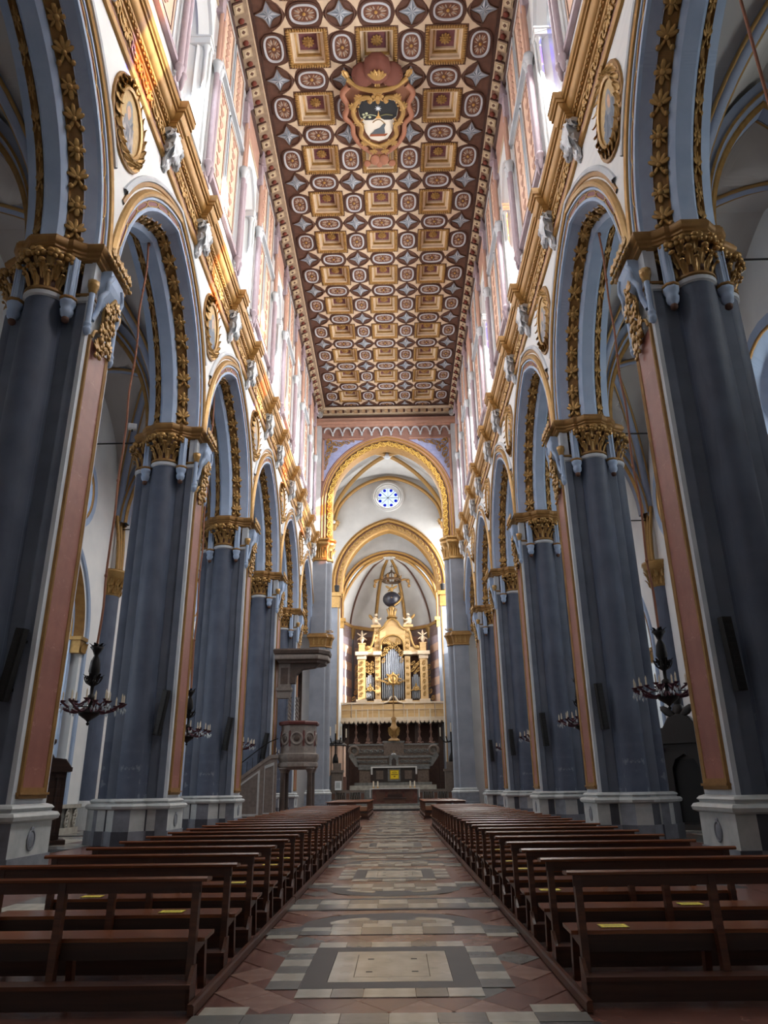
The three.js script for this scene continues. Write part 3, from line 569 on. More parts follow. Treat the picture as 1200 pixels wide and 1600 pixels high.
function buildPier(label, pos, turn) {
  const o = thing('nave_pier', label, 'pier', pos, turn, 'compound piers of the nave');
  // plinth of marble slabs, two courses
  const n = basePlan.length, cx = -0.1;
  for (let i = 0; i < n; i++) {
    const a = basePlan[i], b = basePlan[(i + 1) % n];
    const out = (p, f) => [cx + (p[0] - cx) * f, p[1] * f];
    for (const [y0, y1, f, set] of [[0, 0.43, 1.16, [M.plinthGrey, M.plinthDark, M.plinthGrey]], [0.43, 1.06, 1.13, i === n - 1 ? [M.plinthWhite] : [M.plinthWhite, M.plinthGrey, M.plinthWhite, M.plinthDark]]]) {
      const p = [out(a, f), out(b, f), [cx + (b[0] - cx) * 0.7, b[1] * 0.7], [cx + (a[0] - cx) * 0.7, a[1] * 0.7]];
      part('plinth_slab', poly(p.map(([x, z]) => [x, -z]), y1 - y0).rotateX(-Math.PI / 2).translate(0, y0, 0), set[(i + (y0 ? 1 : 0)) % set.length], o);
    }
  }
  part('base_moulding', loft(basePlan, [[0.14, 1.06], [0.22, 1.1], [0.24, 1.17], [0.2, 1.23], [0.1, 1.25], [0.1, 1.28], [0.14, 1.32], [0.1, 1.37], [0.02, 1.4]]), M.plinthWhite, o);
  const crest = mg([ball(0.13, -1.345, 0.72, 0, 0.15, 1.2, 1, 8), new THREE.TorusGeometry(0.15, 0.02, 6, 14).rotateY(Math.PI / 2).scale(1, 1.25, 1).translate(-1.345, 0.72, 0), ball(0.06, -1.35, 0.93, 0, 0.3, 0.8, 1.4, 6)]);
  part('carved_crest', crest, M.plinthGrey, o);
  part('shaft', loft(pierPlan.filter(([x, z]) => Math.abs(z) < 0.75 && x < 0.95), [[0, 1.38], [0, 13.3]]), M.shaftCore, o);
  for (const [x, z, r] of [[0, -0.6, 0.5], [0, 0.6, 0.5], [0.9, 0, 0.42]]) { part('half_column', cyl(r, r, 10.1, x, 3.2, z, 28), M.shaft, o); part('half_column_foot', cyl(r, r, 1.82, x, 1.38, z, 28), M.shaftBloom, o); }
  // nave pilaster: pale edges, red marble panel in a gilt frame
  part('pilaster', [span(-1.2, -1.1, 1.38, SPRING, -0.76, 0.76), span(-1.19, -0.9, 13.2, SPRING, -0.74, 0.74)], M.shaftPale, o);
  const P0 = 1.62, P1 = 12.3;
  part('red_marble_panel', span(-1.225, -1.2, P0, P1, -0.47, 0.47), M.redMarble, o);
  const fr = [];
  for (const h of [-1, 1]) {
    fr.push(drawn([[-1.2, h * 0.6], [-1.26, h * 0.59], [-1.28, h * 0.55], [-1.25, h * 0.51], [-1.24, h * 0.48], [-1.2, h * 0.46]], 0, P1 - P0 + 0.05).rotateX(-Math.PI / 2).translate(0, P0, 0));
  }
  fr.push(span(-1.26, -1.2, P0 - 0.12, P0 - 0.02, -0.62, 0.62), span(-1.3, -1.2, P0 - 0.05, P0 + 0.0, -0.64, 0.64), span(-1.25, -1.2, P0, P0 + 0.09, -0.5, 0.5));
  part('panel_frame', fr, M.ochre, o);
  // cusped gilt head of the panel with foliage, and the grey ogee corbel over it
  part('ogee_head', [-1, 1].map(h => tube([[-1.27, 12.3, h * 0.55], [-1.3, 12.5, h * 0.5], [-1.32, 12.62, h * 0.3], [-1.34, 12.9, h * 0.22], [-1.36, 13.3, h * 0.28], [-1.42, 13.55, h * 0.12], [-1.5, 13.8, 0]], 0.045, 18, 5)), M.gold, o);
  for (let i = 0; i < 9; i++) { const a = i / 8; const m = part('foliage', i % 2 ? fleuronGeo : palmetteGeo, M.gold, o); place(m, V(0, 1, 0.3 * (i % 3 - 1)), V(-1, 0.1, 0), V(-1.29 - 0.16 * a, 12.1 + 1.5 * a, (i % 3 - 1) * 0.27 * (1 - 0.3 * a)), 0.56); }
  const corb = poly([[-1.18, 13.3], [-1.24, 13.3], [-1.32, 13.6], [-1.44, 13.9], [-1.48, 14.1], [-1.48, 14.45], [-1.18, 14.45]], 0.8).translate(0, 0, -0.4);
  part('ogee_corbel', corb, M.archBlue, o);
  for (const h of [-1, 1]) part('corbel_volute', [tube([[-1.24, 12.75, h * 0.62], [-1.3, 13.1, h * 0.52], [-1.36, 13.45, h * 0.56], [-1.42, 13.75, h * 0.42], [-1.46, 14.0, h * 0.46], [-1.48, 14.3, h * 0.3]], 0.07, 18, 6)], M.archBlue, o);
  for (let i = 0; i < 14; i++) part('fruit', ball(0.075 + 0.02 * (i % 3), -1.32 - 0.02 * i / 3, 12.2 + 0.105 * i, 0.2 * Math.sin(i * 2.4), 1, 1, 1, 6), M.gold, o);
  part('pilaster_abacus', loft([[-1.18, -0.7], [-0.9, -0.7], [-0.9, 0.7], [-1.18, 0.7]], [[0.04, 14.42], [0.12, 14.46], [0.12, 14.54], [0.17, 14.58], [0.17, 14.66], [0.23, 14.72], [0.25, 14.8], [0.25, 14.86], [0.2, SPRING]]), M.ochre, o);
  for (const h of [-1, 1]) {
    part('pendant_shaft', [lathe([[0.0, 12.2], [0.06, 12.25], [0.1, 12.36], [0.1, 12.42], [0.07, 12.46], [0.1, 12.5], [0.1, 12.56], [0.075, 12.6], [0.075, 13.5], [0.0, 13.5]], 8).translate(-1.22, 0, h * 0.76)], M.archBlue, o);
    part('pendant_cap', lathe([[0.08, 13.45], [0.11, 13.5], [0.11, 13.56], [0.15, 13.66], [0.15, 13.8], [0.0, 13.82]], 8).translate(-1.22, 0, h * 0.76), M.gold, o);
  }
  const cresting = [];
  for (const z of [-0.55, -0.28, 0, 0.28, 0.55]) cresting.push(palmetteGeo.clone().scale(0.5, 0.6, 0.7).rotateY(-Math.PI / 2).translate(-1.5, 14.75, z));
  cresting.forEach(g => part('crest_leaf', boxUV(g), M.gold, o));
  // fluted colonnettes hanging beside the capitals
  for (const [x, z] of [[-0.7, -0.88], [-0.7, 0.88], [0.66, -0.84], [0.66, 0.84]]) {
    part('colonnette', [lathe([[0.0, 12.55], [0.06, 12.58], [0.1, 12.68], [0.15, 12.74], [0.17, 12.85], [0.14, 12.9], [0.17, 12.98], [0.2, 13.05], [0.2, 13.12], [0.13, 13.2], [0.13, 14.4], [0, 14.4]], 8).translate(x, 0, z)].concat([0, 1, 2, 3, 4, 5].map(i => cyl(0.035, 0.035, 1.2, x + 0.12 * Math.cos(i * 1.05), 13.2, z + 0.12 * Math.sin(i * 1.05), 5))), M.archBlue, o);
    part('colonnette_ring', lathe([[0.14, 13.1], [0.22, 13.14], [0.22, 13.2], [0.13, 13.24]], 8).translate(x, 0, z), M.ochre, o);
    part('pendant_tip', ball(0.1, x, 12.6, z, 1, 1, 1, 8), M.brown, o);
  }
  part('necking', loft(pierPlan, [[0.0, 13.2], [0.05, 13.24], [0.06, 13.34], [0.0, 13.38]]), M.shaftPale, o);
  part('gilt_necking', loft(pierPlan, [[0.0, 13.38], [0.06, 13.4], [0.06, 13.46], [0.0, 13.5]]), M.ochre, o);
  part('core', span(-1.1, 0.8, 13.4, SPRING - 0.02, -0.58, 0.58), M.darkBrown, o);
  // capitals: bell, leaves in three rows, moulded octagonal abacus
  const leafA = boxUV(mg([leafGeo(0.2, 0.4, 0.2, 5), ball(0.05, 0, 0.34, 0.2, 1.3, 0.8, 1, 6)])), leafB = boxUV(mg([leafGeo(0.22, 0.44, 0.3, 5), ball(0.075, 0, 0.36, 0.3, 1.3, 0.8, 1, 6), ball(0.05, 0.11, 0.3, 0.18, 1, 1, 1, 5), ball(0.05, -0.11, 0.3, 0.18, 1, 1, 1, 5)])), bud = boxUV(mg([ball(0.13, 0, 0, 0, 1, 0.9, 1, 7), ball(0.08, 0.12, -0.07, 0.02, 1, 1, 1, 5), ball(0.08, -0.12, -0.07, 0.02, 1, 1, 1, 5), ball(0.06, 0, -0.13, 0.06, 1, 1, 1, 5)]));
  for (const [cx2, cz, r, a0, a1, m] of [[0, -0.6, 0.47, Math.PI, 2 * Math.PI, 6], [0, 0.6, 0.47, 0, Math.PI, 6], [0.9, 0, 0.4, -Math.PI / 2, Math.PI / 2, 5]]) {
    const cap = sub('capital', o);
    part('bell', lathe([[r, 13.46], [r - 0.02, 13.7], [r - 0.01, 14.1], [r + 0.08, 14.4], [r + 0.14, 14.52]], 20).translate(cx2, 0, cz), M.brown, cap);  // dark brown bell paints the shade in the crevices between leaves
    for (const [y, off, g, dr, sc] of [[13.48, 0, leafA, 0.0, 1], [13.72, 0.5, leafB, 0.0, 1], [14.0, 0, leafB, 0.06, 1]]) for (let i = 0; i < m; i++) {
      const a = a0 + (a1 - a0) * (i + 0.5 + (off - 0.25) * 0.9) / m, l = part('leaf', g, M.gold, cap);
      place(l, V(0, 1, 0), V(Math.cos(a), 0, Math.sin(a)), V(cx2 + (r + dr) * Math.cos(a), y, cz + (r + dr) * Math.sin(a)), sc * r / 0.47);
    }
    for (let i = 0; i < m + 1; i++) { const a = a0 + (a1 - a0) * i / m, l = part('crocket', bud, M.gold, cap); place(l, V(0, 1, 0), V(Math.cos(a), 0, Math.sin(a)), V(cx2 + (r + 0.27) * Math.cos(a), 14.36, cz + (r + 0.27) * Math.sin(a)), 1.05); }
  }
  const abacus = [[-1.1, -0.78], [-0.82, -0.88], [-0.66, -1.0], [-0.52, -1.0], [-0.3, -1.22], [0.3, -1.22], [0.55, -1.0], [0.72, -0.98], [0.86, -0.8], [0.95, -0.5], [1.35, -0.28], [1.35, 0.28], [0.95, 0.5], [0.86, 0.8], [0.72, 0.98], [0.55, 1.0], [0.3, 1.22], [-0.3, 1.22], [-0.52, 1.0], [-0.66, 1.0], [-0.82, 0.88], [-1.1, 0.78]];
  part('abacus', loft(abacus, [[-0.08, 14.46], [0.0, 14.5], [0.0, 14.57], [0.04, 14.6], [0.04, 14.66], [0.09, 14.7], [0.12, 14.78], [0.12, 14.84], [0.08, 14.88], [0.08, SPRING]]), M.ochre, o);
  return o;
}
{
  let first;
  for (const s of [-1, 1]) for (let k = -1; k <= 4; k++) {
    const lab = `grey nave pier with red panel, ${SIDE(s)}, ${FROM(4 - k)}`;
    const pos = [s * PX, 0, -PD(k)], turn = sideTurn(s);
    if (first) dup(first, lab, pos, turn); else first = buildPier(lab, pos, turn);
  }
}
// ================================================================ COFFERED CEILING
const CY = 38.4, CELL = 3.655, CXC = 0.12, CD0 = 27.16;
{
  const c = structure('ceiling', 'coffered wooden ceiling, gilded coffers, ovals and stars');
  part('roof_boards', span(-9, 9, 39.3, 39.6, 8, -69), M.darkBrown, c);
  const cells = []; for (let r = -3; r <= 10; r++) for (let q = -1; q <= 1; q++) cells.push([CXC + q * CELL, CD0 + r * CELL]);
  const H = CELL / 2, A = 0.86;
  const field = boxUV(plain(poly([[-H, -H], [H, -H], [H, H], [-H, H]], 0.06, 0, [[[-A, -A], [-A, A], [A, A], [A, -A]]]).rotateX(Math.PI / 2).translate(0, 0.06, 0)));
  const sqRing = (r0, y0, r1, y1) => { const k = (r, y) => [[-r, y, -r], [r, y, -r], [r, y, r], [-r, y, r]]; return quads([k(r0, y0), k(r1, y1)], true, 0.2); };
  const steps = (list) => mg(list.map(([a, b, e, f]) => sqRing(a, b, e, f)));
  const rope = []; for (const a of [0, 1, 2, 3]) for (let i = 0; i < 15; i++) rope.push(ball(0.085, -0.95 + i * 0.136, -0.07, -1.0, 0.75, 0.8, 1.25, 6).rotateZ(0).rotateY(a * Math.PI / 2));
  const gBrown = boxUV(steps([[1.13, 0, 1.13, -0.06], [1.13, -0.06, 1.06, -0.06], [1.06, -0.06, 1.06, 0]]));
  const gGold = boxUV(mg([steps([[1.06, 0, 1.04, -0.06], [1.04, -0.06, 0.92, -0.08], [0.92, -0.08, 0.84, 0.02]])]));
  const gRope = boxUV(mg(rope));
  const gCream = boxUV(steps([[0.86, 0.0, 0.78, 0.04], [0.78, 0.04, 0.78, 0.22], [0.78, 0.22, 0.68, 0.24]]));
  const gGold2 = boxUV(steps([[0.68, 0.24, 0.62, 0.27], [0.62, 0.27, 0.62, 0.36], [0.62, 0.36, 0.58, 0.38]]));
  const gCream2 = boxUV(steps([[0.58, 0.38, 0.5, 0.4], [0.5, 0.4, 0.48, 0.52]]));
  const gBack = boxUV(plain(box(1.0, 0.04, 1.0, 0, 0.54, 0)));
  const ros = []; for (const [r, n, w, y] of [[0.34, 10, 0.16, 0.44], [0.22, 8, 0.14, 0.38], [0.12, 6, 0.1, 0.33]]) for (let i = 0; i < n; i++) { const a = i / n * 2 * Math.PI; ros.push(ball(0.5, 0, 0, 0, w, 0.09, r * 0.75, 6).translate(0, y, r * 0.62).rotateY(a)); }
  ros.push(ball(0.07, 0, 0.3, 0, 1, 1, 1, 8));
  const gRos = boxUV(mg(ros));
  for (const [x, d] of cells) {
    const f = part('field_panel', field, M.brown, c); f.position.set(x, CY, -d);
    const k = sub('coffer', c); k.position.set(x, CY, -d);
    part('outer_border', gBrown, M.brown, k); part('gilt_border', gGold, M.goldPaint, k); part('rope_moulding', gRope, M.gold, k);
    part('upper_step', gCream, M.cream, k); part('gilt_step', gGold2, M.gold, k); part('inner_step', gCream2, M.cream, k); part('backing', gBack, M.maroon, k); part('rosette', gRos, M.gold, k);
  }
  // cream crescents at the coffer corners
  const horn = boxUV(mg([poly([[1.15, 0.72], [1.32, 0.84], [1.62, 0.94], [1.74, 0.96], [1.5, 1.1], [1.3, 1.3], [1.1, 1.5], [0.96, 1.74], [0.94, 1.62], [0.84, 1.32], [0.72, 1.15], [1.14, 1.14]], 0.05).rotateX(Math.PI / 2)]));
  for (const [x, d] of cells) for (let i = 0; i < 4; i++) { const m = part('cream_crescent', horn, M.cream, c); m.position.set(x, CY, -d); m.rotation.y = i * Math.PI / 2; }
  // ovals between coffers: pale rim, brown bed, gadroon petals
  const oval = (a, b, n, y, p = 2.6) => Array.from({ length: n }, (_, i) => { const t = i / n * 2 * Math.PI, cx = Math.cos(t), sn = Math.sin(t); return [a * Math.sign(cx) * Math.pow(Math.abs(cx), 2 / p), y, b * Math.sign(sn) * Math.pow(Math.abs(sn), 2 / p)]; });
  const N = 32;
  const ovalG = [tint(quads([oval(0.78, 0.5, N, 0), oval(0.77, 0.49, N, -0.06), oval(0.7, 0.42, N, -0.07), oval(0.66, 0.39, N, -0.02)], true, 0.5), 0x4d2f22), tint(quads([oval(0.69, 0.41, N, -0.04), oval(0.67, 0.39, N, -0.09), oval(0.61, 0.33, N, -0.09), oval(0.58, 0.31, N, -0.03)], true, 0.5), 0xb9bcc2), tint(quads([oval(0.6, 0.32, N, -0.025), oval(0.01, 0.01, N, -0.025)], true, 0.5), 0x6a4434)];
  for (let i = 0; i < 16; i++) { const t = (i + 0.5) / 16 * 2 * Math.PI, cx = Math.cos(t), sn = Math.sin(t), e = 0.5 * Math.pow(Math.abs(cx), 0.77) * Math.sign(cx), f = 0.25 * Math.pow(Math.abs(sn), 0.77) * Math.sign(sn); const L = Math.hypot(e, f); ovalG.push(tint(ball(0.5, 0, 0, 0, L * 0.62, 0.05, 0.075, 6).rotateY(-Math.atan2(f, e)).translate(e * 0.7, -0.04, f * 0.7), i % 2 ? 0x9c7a62 : 0xa99a8c)); }
  ovalG.push(tint(ball(0.07, 0, -0.05, 0, 1.2, 0.8, 1, 8), 0xb08a4a));
  const gOvalX = boxUV(mg(ovalG).scale(1.1, 1, 1.3)), gOvalZ = boxUV(gOvalX.clone().rotateY(Math.PI / 2));
  // corner stars: concave brown lozenge, pale eight-pointed star
  const conc = (r, y) => { const p = []; for (let q = 0; q < 4; q++) for (let i = 0; i < 6; i++) { const t = i / 6, a = q * Math.PI / 2, x0 = r * Math.cos(a), z0 = r * Math.sin(a), x1 = r * Math.cos(a + Math.PI / 2), z1 = r * Math.sin(a + Math.PI / 2); const k = 1 - 0.55 * Math.sin(Math.PI * t) * 0.62; p.push([(x0 + (x1 - x0) * t) * k, y, (z0 + (z1 - z0) * t) * k]); } return p; };
  const starG = [tint(quads([conc(0.84, 0), conc(0.82, -0.06), conc(0.72, -0.07), conc(0.69, -0.02)], true, 0.4), 0x52331f), tint(quads([conc(0.7, -0.025), conc(0.01, -0.025)], true, 0.4), 0x8a929c)];
  for (let i = 0; i < 8; i++) { const L = i % 2 ? 0.34 : 0.56, w = i % 2 ? 0.07 : 0.1, a = i * Math.PI / 4; for (const h of [-1, 1]) { const g = new THREE.BufferGeometry(); g.setAttribute('position', new THREE.Float32BufferAttribute(h > 0 ? [0, -0.09, 0, L, -0.03, 0, L * 0.4, -0.03, w] : [0, -0.09, 0, L * 0.4, -0.03, -w, L, -0.03, 0], 3)); g.computeVertexNormals(); g.rotateY(a); starG.push(tint(g, h > 0 ? 0xb4bac2 : 0x6f7a86)); } }
  const gStar = boxUV(mg(starG));
  // curved brown ribbons that tie ovals and stars together
  const gRib = boxUV(mg([[1, 1], [1, -1], [-1, 1], [-1, -1]].map(([a, b]) => tube([0, 1, 2, 3, 4].map(i => { const t = Math.PI + Math.PI / 2 * i / 4; return [a * (1.83 + 0.74 * Math.cos(t)), -0.03, b * (1.83 + 0.74 * Math.sin(t))]; }), 0.06, 10, 4))));
  const rows = cells.filter((_, i) => i % 3 === 0).map(q => q[1]);
  for (const [x, d] of cells) { const b = part('ribbon_moulding', gRib, M.brown, c); b.position.set(x, CY, -d); const o = part('oval_panel', gOvalX, vcm, c); o.position.set(x, CY, -(d + H)); }
  for (const d of rows) for (let q = -2; q <= 1; q++) {
    const x = CXC + (q + 0.5) * CELL;
    const e = part('oval_panel', gOvalZ, vcm, c); e.position.set(x, CY, -d); const st = part('star_panel', gStar, vcm, c); st.position.set(x, CY, -(d + H));
  }
  for (const s of [-1, 1]) part('edge_field', span(CXC + s * CELL * 1.5, CXC + s * 6.35, CY, CY + 0.06, 8, -66.6), M.brown, c);
  // border: dark fillets, a sloping band of modillions with diamonds
  for (const s of [-1, 1]) {
    part('dark_fillet', [span(CXC + s * 6.2, CXC + s * 6.36, CY - 0.1, CY + 0.06, 8, -66.6)], M.darkBrown, c);
    part('pale_fillet', [span(CXC + s * 6.36, CXC + s * 6.42, CY - 0.16, CY + 0.06, 8, -66.6)], M.cream, c);
    part('border_band', drawn([[CXC + s * 6.4, CY - 0.05], [CXC + s * 6.42, CY - 0.16], [s * 7.0, CY - 0.5], [s * 7.02, CY - 0.62], [s * 7.15, CY - 0.7], [s * 7.15, CY]], 8, -66.6, false), M.borderTone, c);
    part('lower_moulding', [drawn([[s * 7.15, CY - 0.62], [s * 6.98, CY - 0.64], [s * 6.96, CY - 0.76], [s * 7.06, CY - 0.86], [s * 7.15, CY - 0.9]], 8, -66.6, false)], M.darkBrown, c);
    const blk = boxUV(mg([tint(box(0.52, 0.16, 0.5, 0, 0, -0.1), 0xa79274), tint(box(0.36, 0.04, 0.34, 0, -0.09, -0.1), 0xbba88a), tint(box(0.54, 0.1, 0.07, 0, -0.05, 0.2), 0x4a2c20), tint(box(0.5, 0.03, 0.46, 0, 0.06, 0.42), 0x6e4a38), tint(ball(0.15, -0.03 * s, -0.04, 0.42, 1.1, 0.8, 1, 8), 0x6b2f1f), tint(box(0.15, 0.03, 0.15, 0, 0, 0).rotateY(Math.PI / 4).translate(0, -0.12, -0.1), 0x5a3a2a)]));
    for (let d = 20; d < 66; d += 1.16) { const m = part('modillion', blk, vcm, c); m.position.set(s * 6.74, CY - 0.36, -d); m.rotation.z = s * -0.5; }
  }
  // border over the triumphal arch
  part('end_fillet', [span(-7.1, 7.1, CY - 0.12, CY + 0.05, -65.5, -65.75), span(-7.1, 7.1, CY - 1.0, CY - 0.9, -66.2, -66.75)], M.darkBrown, c);
  part('end_band', drawn([[65.75, CY - 0.05], [65.8, CY - 0.2], [66.3, CY - 0.5], [66.3, CY - 0.66], [66.6, CY - 0.74]], -7.1, 7.1, false).rotateY(Math.PI / 2), M.cream, c);
  part('end_moulding', [span(-7.1, 7.1, CY - 1.75, CY - 1.5, -66.3, -66.8), span(-7.1, 7.1, CY - 1.5, CY - 1.0, -66.5, -66.8)], M.pinkDark, c);
  for (let x = -6.2; x < 6.4; x += 0.78) { const m = part('modillion', boxUV(mg([tint(box(0.34, 0.22, 0.3, 0, 0, 0), 0xb79a78), tint(box(0.2, 0.2, 0.3, 0.28, 0.0, 0.03), 0x4a2c20)])), vcm, c); m.position.set(x, CY - 0.5, -66.05); }
  for (const s of [-1, 1]) { const o = sub('corner_boss', c); o.position.set(s * 6.75, CY - 0.9, -66.1); for (let i = 0; i < 8; i++) part('leaf', boxUV(leafGeo(0.3, 0.5, 0.15).rotateX(0.5).rotateZ(i * Math.PI / 4)), M.silver, o); part('boss', ball(0.25, 0, 0, 0, 1, 1, 0.8, 10), M.silver, o); }
}

// carved coat of arms hung under the ceiling, its top towards the entrance
{
  const o = thing('coat_of_arms', 'carved coat of arms with crown and painted black and white shield under coffered ceiling', 'coat of arms', [0.1, CY - 0.18, -31.1]);
  o.scale.set(1.1, 1, 1.14);
  // local plan: x across, "up" of the shield = +z (towards the entrance); faces down
  const flat = (pts, h, bev = 0) => poly(pts, h, bev).rotateX(Math.PI / 2);   // (x, y) -> (x, z = y), thickness downwards
  const mirror = pts => pts.concat(pts.slice().reverse().map(([x, y]) => [-x, y]));
  const outer = mirror([[0, -2.4], [0.5, -2.3], [0.95, -1.7], [1.3, -1.2], [1.35, -0.4], [1.75, 0.0], [1.7, 0.5], [1.45, 0.75], [1.75, 1.3], [1.5, 1.85], [0.6, 1.75], [0, 1.85]]);
  part('backboard', flat(outer, 0.18, 0.04), std({ color: 0x875a42, roughness: 0.7 }), o);
  const shield = mirror([[0, -1.45], [0.45, -1.3], [0.72, -0.85], [0.8, -0.3], [1.0, 0.1], [1.05, 0.55], [0.85, 0.95], [0.5, 1.05], [0, 0.95]]);
  part('white_field', flat(shield, 0.12).translate(0, -0.2, 0), std({ color: 0xd8d2c4, roughness: 0.7 }), o);
  part('black_field', flat(mirror([[0, 0.05], [0.3, -0.12], [0.7, -0.12], [0.95, 0.08], [1.03, 0.55], [0.83, 0.93], [0.5, 1.02], [0, 0.93]]), 0.04).translate(0, -0.32, 0), std({ color: 0x14181c, roughness: 0.6 }), o);
  const starP = []; for (let i = 0; i < 16; i++) { const r = i % 2 ? 0.06 : 0.17, a = i * Math.PI / 8; starP.push([r * Math.sin(a), 0.55 + r * Math.cos(a)]); }
  part('star', flat(starP, 0.03).translate(0, -0.36, 0), std({ color: 0xd5dde2 }), o);
  part('flame', [flat([[-0.16, -0.02], [0.16, -0.02], [0.06, 0.12], [0.02, 0.42], [-0.04, 0.14]], 0.03).translate(0, -0.36, 0)], std({ color: 0xc49a5a }), o);
  part('branch', [tube([[-0.1, -0.37, 0.12], [-0.4, -0.37, 0.2], [-0.72, -0.37, 0.12]], 0.025, 8, 4), ball(0.08, -0.62, -0.37, 0.28, 1, 0.3, 1, 6), ball(0.08, -0.45, -0.37, 0.06, 1, 0.3, 1, 6), ball(0.08, -0.74, -0.37, 0.06, 1, 0.3, 1, 6), ball(0.07, -0.78, -0.37, 0.22, 1, 0.3, 1, 6)], std({ color: 0xb9bd9a }), o);
  part('palm_leaf', [tube([[0.1, -0.37, 0.12], [0.4, -0.37, 0.2], [0.75, -0.37, 0.14]], 0.04, 8, 4)], std({ color: 0x6d6a4a }), o);
  part('hound', [flat([[-0.45, -0.98], [0.3, -0.98], [0.34, -0.9], [0.3, -0.6], [0.38, -0.42], [0.3, -0.34], [0.2, -0.45], [0.05, -0.62], [-0.22, -0.74], [-0.3, -0.86]], 0.03).translate(0, -0.32, 0)], std({ color: 0x4e565c }), o);
  part('book', [flat([[-0.5, -1.12], [0.35, -1.12], [0.48, -0.98], [-0.42, -0.98]], 0.03).translate(0, -0.32, 0)], std({ color: 0x8a4a2a }), o);
  part('torch', [tube([[0.36, -0.34, -0.38], [0.05, -0.34, -0.12], [-0.2, -0.34, -0.2], [-0.3, -0.34, -0.3]], 0.025, 8, 4)], std({ color: 0x8a6a3a }), o);
  for (const h of [-1, 1]) {
    part('scroll', tube([[0, -0.36, -1.75], [h * 0.5, -0.42, -1.5], [h * 0.95, -0.46, -0.95], [h * 0.9, -0.46, -0.4], [h * 1.2, -0.46, 0.0], [h * 1.3, -0.46, 0.55], [h * 1.05, -0.46, 1.05], [h * 0.7, -0.46, 1.25], [h * 0.35, -0.42, 1.15], [h * 0.45, -0.42, 0.95]], 0.13, 40, 7), M.gold, o);
    part('outer_scroll', tube([[h * 0.35, -0.24, -2.25], [h * 0.9, -0.3, -1.75], [h * 1.35, -0.3, -1.0], [h * 1.4, -0.3, -0.35], [h * 1.75, -0.3, 0.05], [h * 1.55, -0.3, 0.7], [h * 1.8, -0.3, 1.35], [h * 1.45, -0.3, 1.8]], 0.15, 40, 6), std({ color: 0x96634a, roughness: 0.6 }), o);
    for (const [x, z] of [[1.0, -0.15], [1.25, 0.75], [0.75, -1.35], [0.3, -1.85], [0.95, 1.2]]) { const l = part('leaf', palmetteGeo, M.gold, o); place(l, V(h * x, 0, z).normalize(), V(0, -1, 0), V(h * x, -0.46, z), 0.6); }
  }
  part('rosette', fleuronGeo.clone().rotateX(Math.PI / 2).translate(0, -0.5, 1.35), M.gold, o);
  const cr = sub('crown', o);
  part('crown_cloth', [ball(0.5, -0.7, -0.3, 2.35, 1.2, 0.8, 1.3, 10), ball(0.5, 0.7, -0.3, 2.35, 1.2, 0.8, 1.3, 10), ball(0.6, 0, -0.4, 2.75, 1.2, 0.9, 1.3, 10)], std({ color: 0x66382b, roughness: 0.8 }), cr);
  part('crown_band', tube([[-1.5, -0.3, 2.15], [-0.9, -0.5, 1.85], [0, -0.58, 1.72], [0.9, -0.5, 1.85], [1.5, -0.3, 2.15]], 0.14, 24, 6), M.gold, cr);
  for (let i = 0; i < 7; i++) { const t = -1 + i / 3; const l = part('crown_leaf', boxUV(leafGeo(0.34, 0.55, 0.1)), M.gold, cr); place(l, V(t * 0.5, 0, 1), V(0, -1, 0), V(t * 1.45, -0.5 + 0.2 * t * t, 1.85 + 0.35 * t * t), 1); }
  const shell = part('shell', mg([-0.9, -0.55, -0.2, 0.2, 0.55, 0.9].map(a => petal(0.6, 0.2, a, 0, 0.06))), M.gold, cr); place(shell, V(0, 0, 1), V(0, -1, 0), V(0, -0.92, 2.5), 1);
  part('tail_ornament', [ball(0.3, -0.25, -0.25, -2.7, 1, 0.6, 1.2, 8), ball(0.3, 0.25, -0.25, -2.7, 1, 0.6, 1.2, 8), ball(0.2, 0, -0.3, -2.95, 1, 0.6, 1.2, 8), ball(0.22, -0.7, -0.25, -2.95, 1, 0.6, 1, 8), ball(0.22, 0.7, -0.25, -2.95, 1, 0.6, 1, 8)], std({ color: 0x96634a, roughness: 0.6 }), o);
}
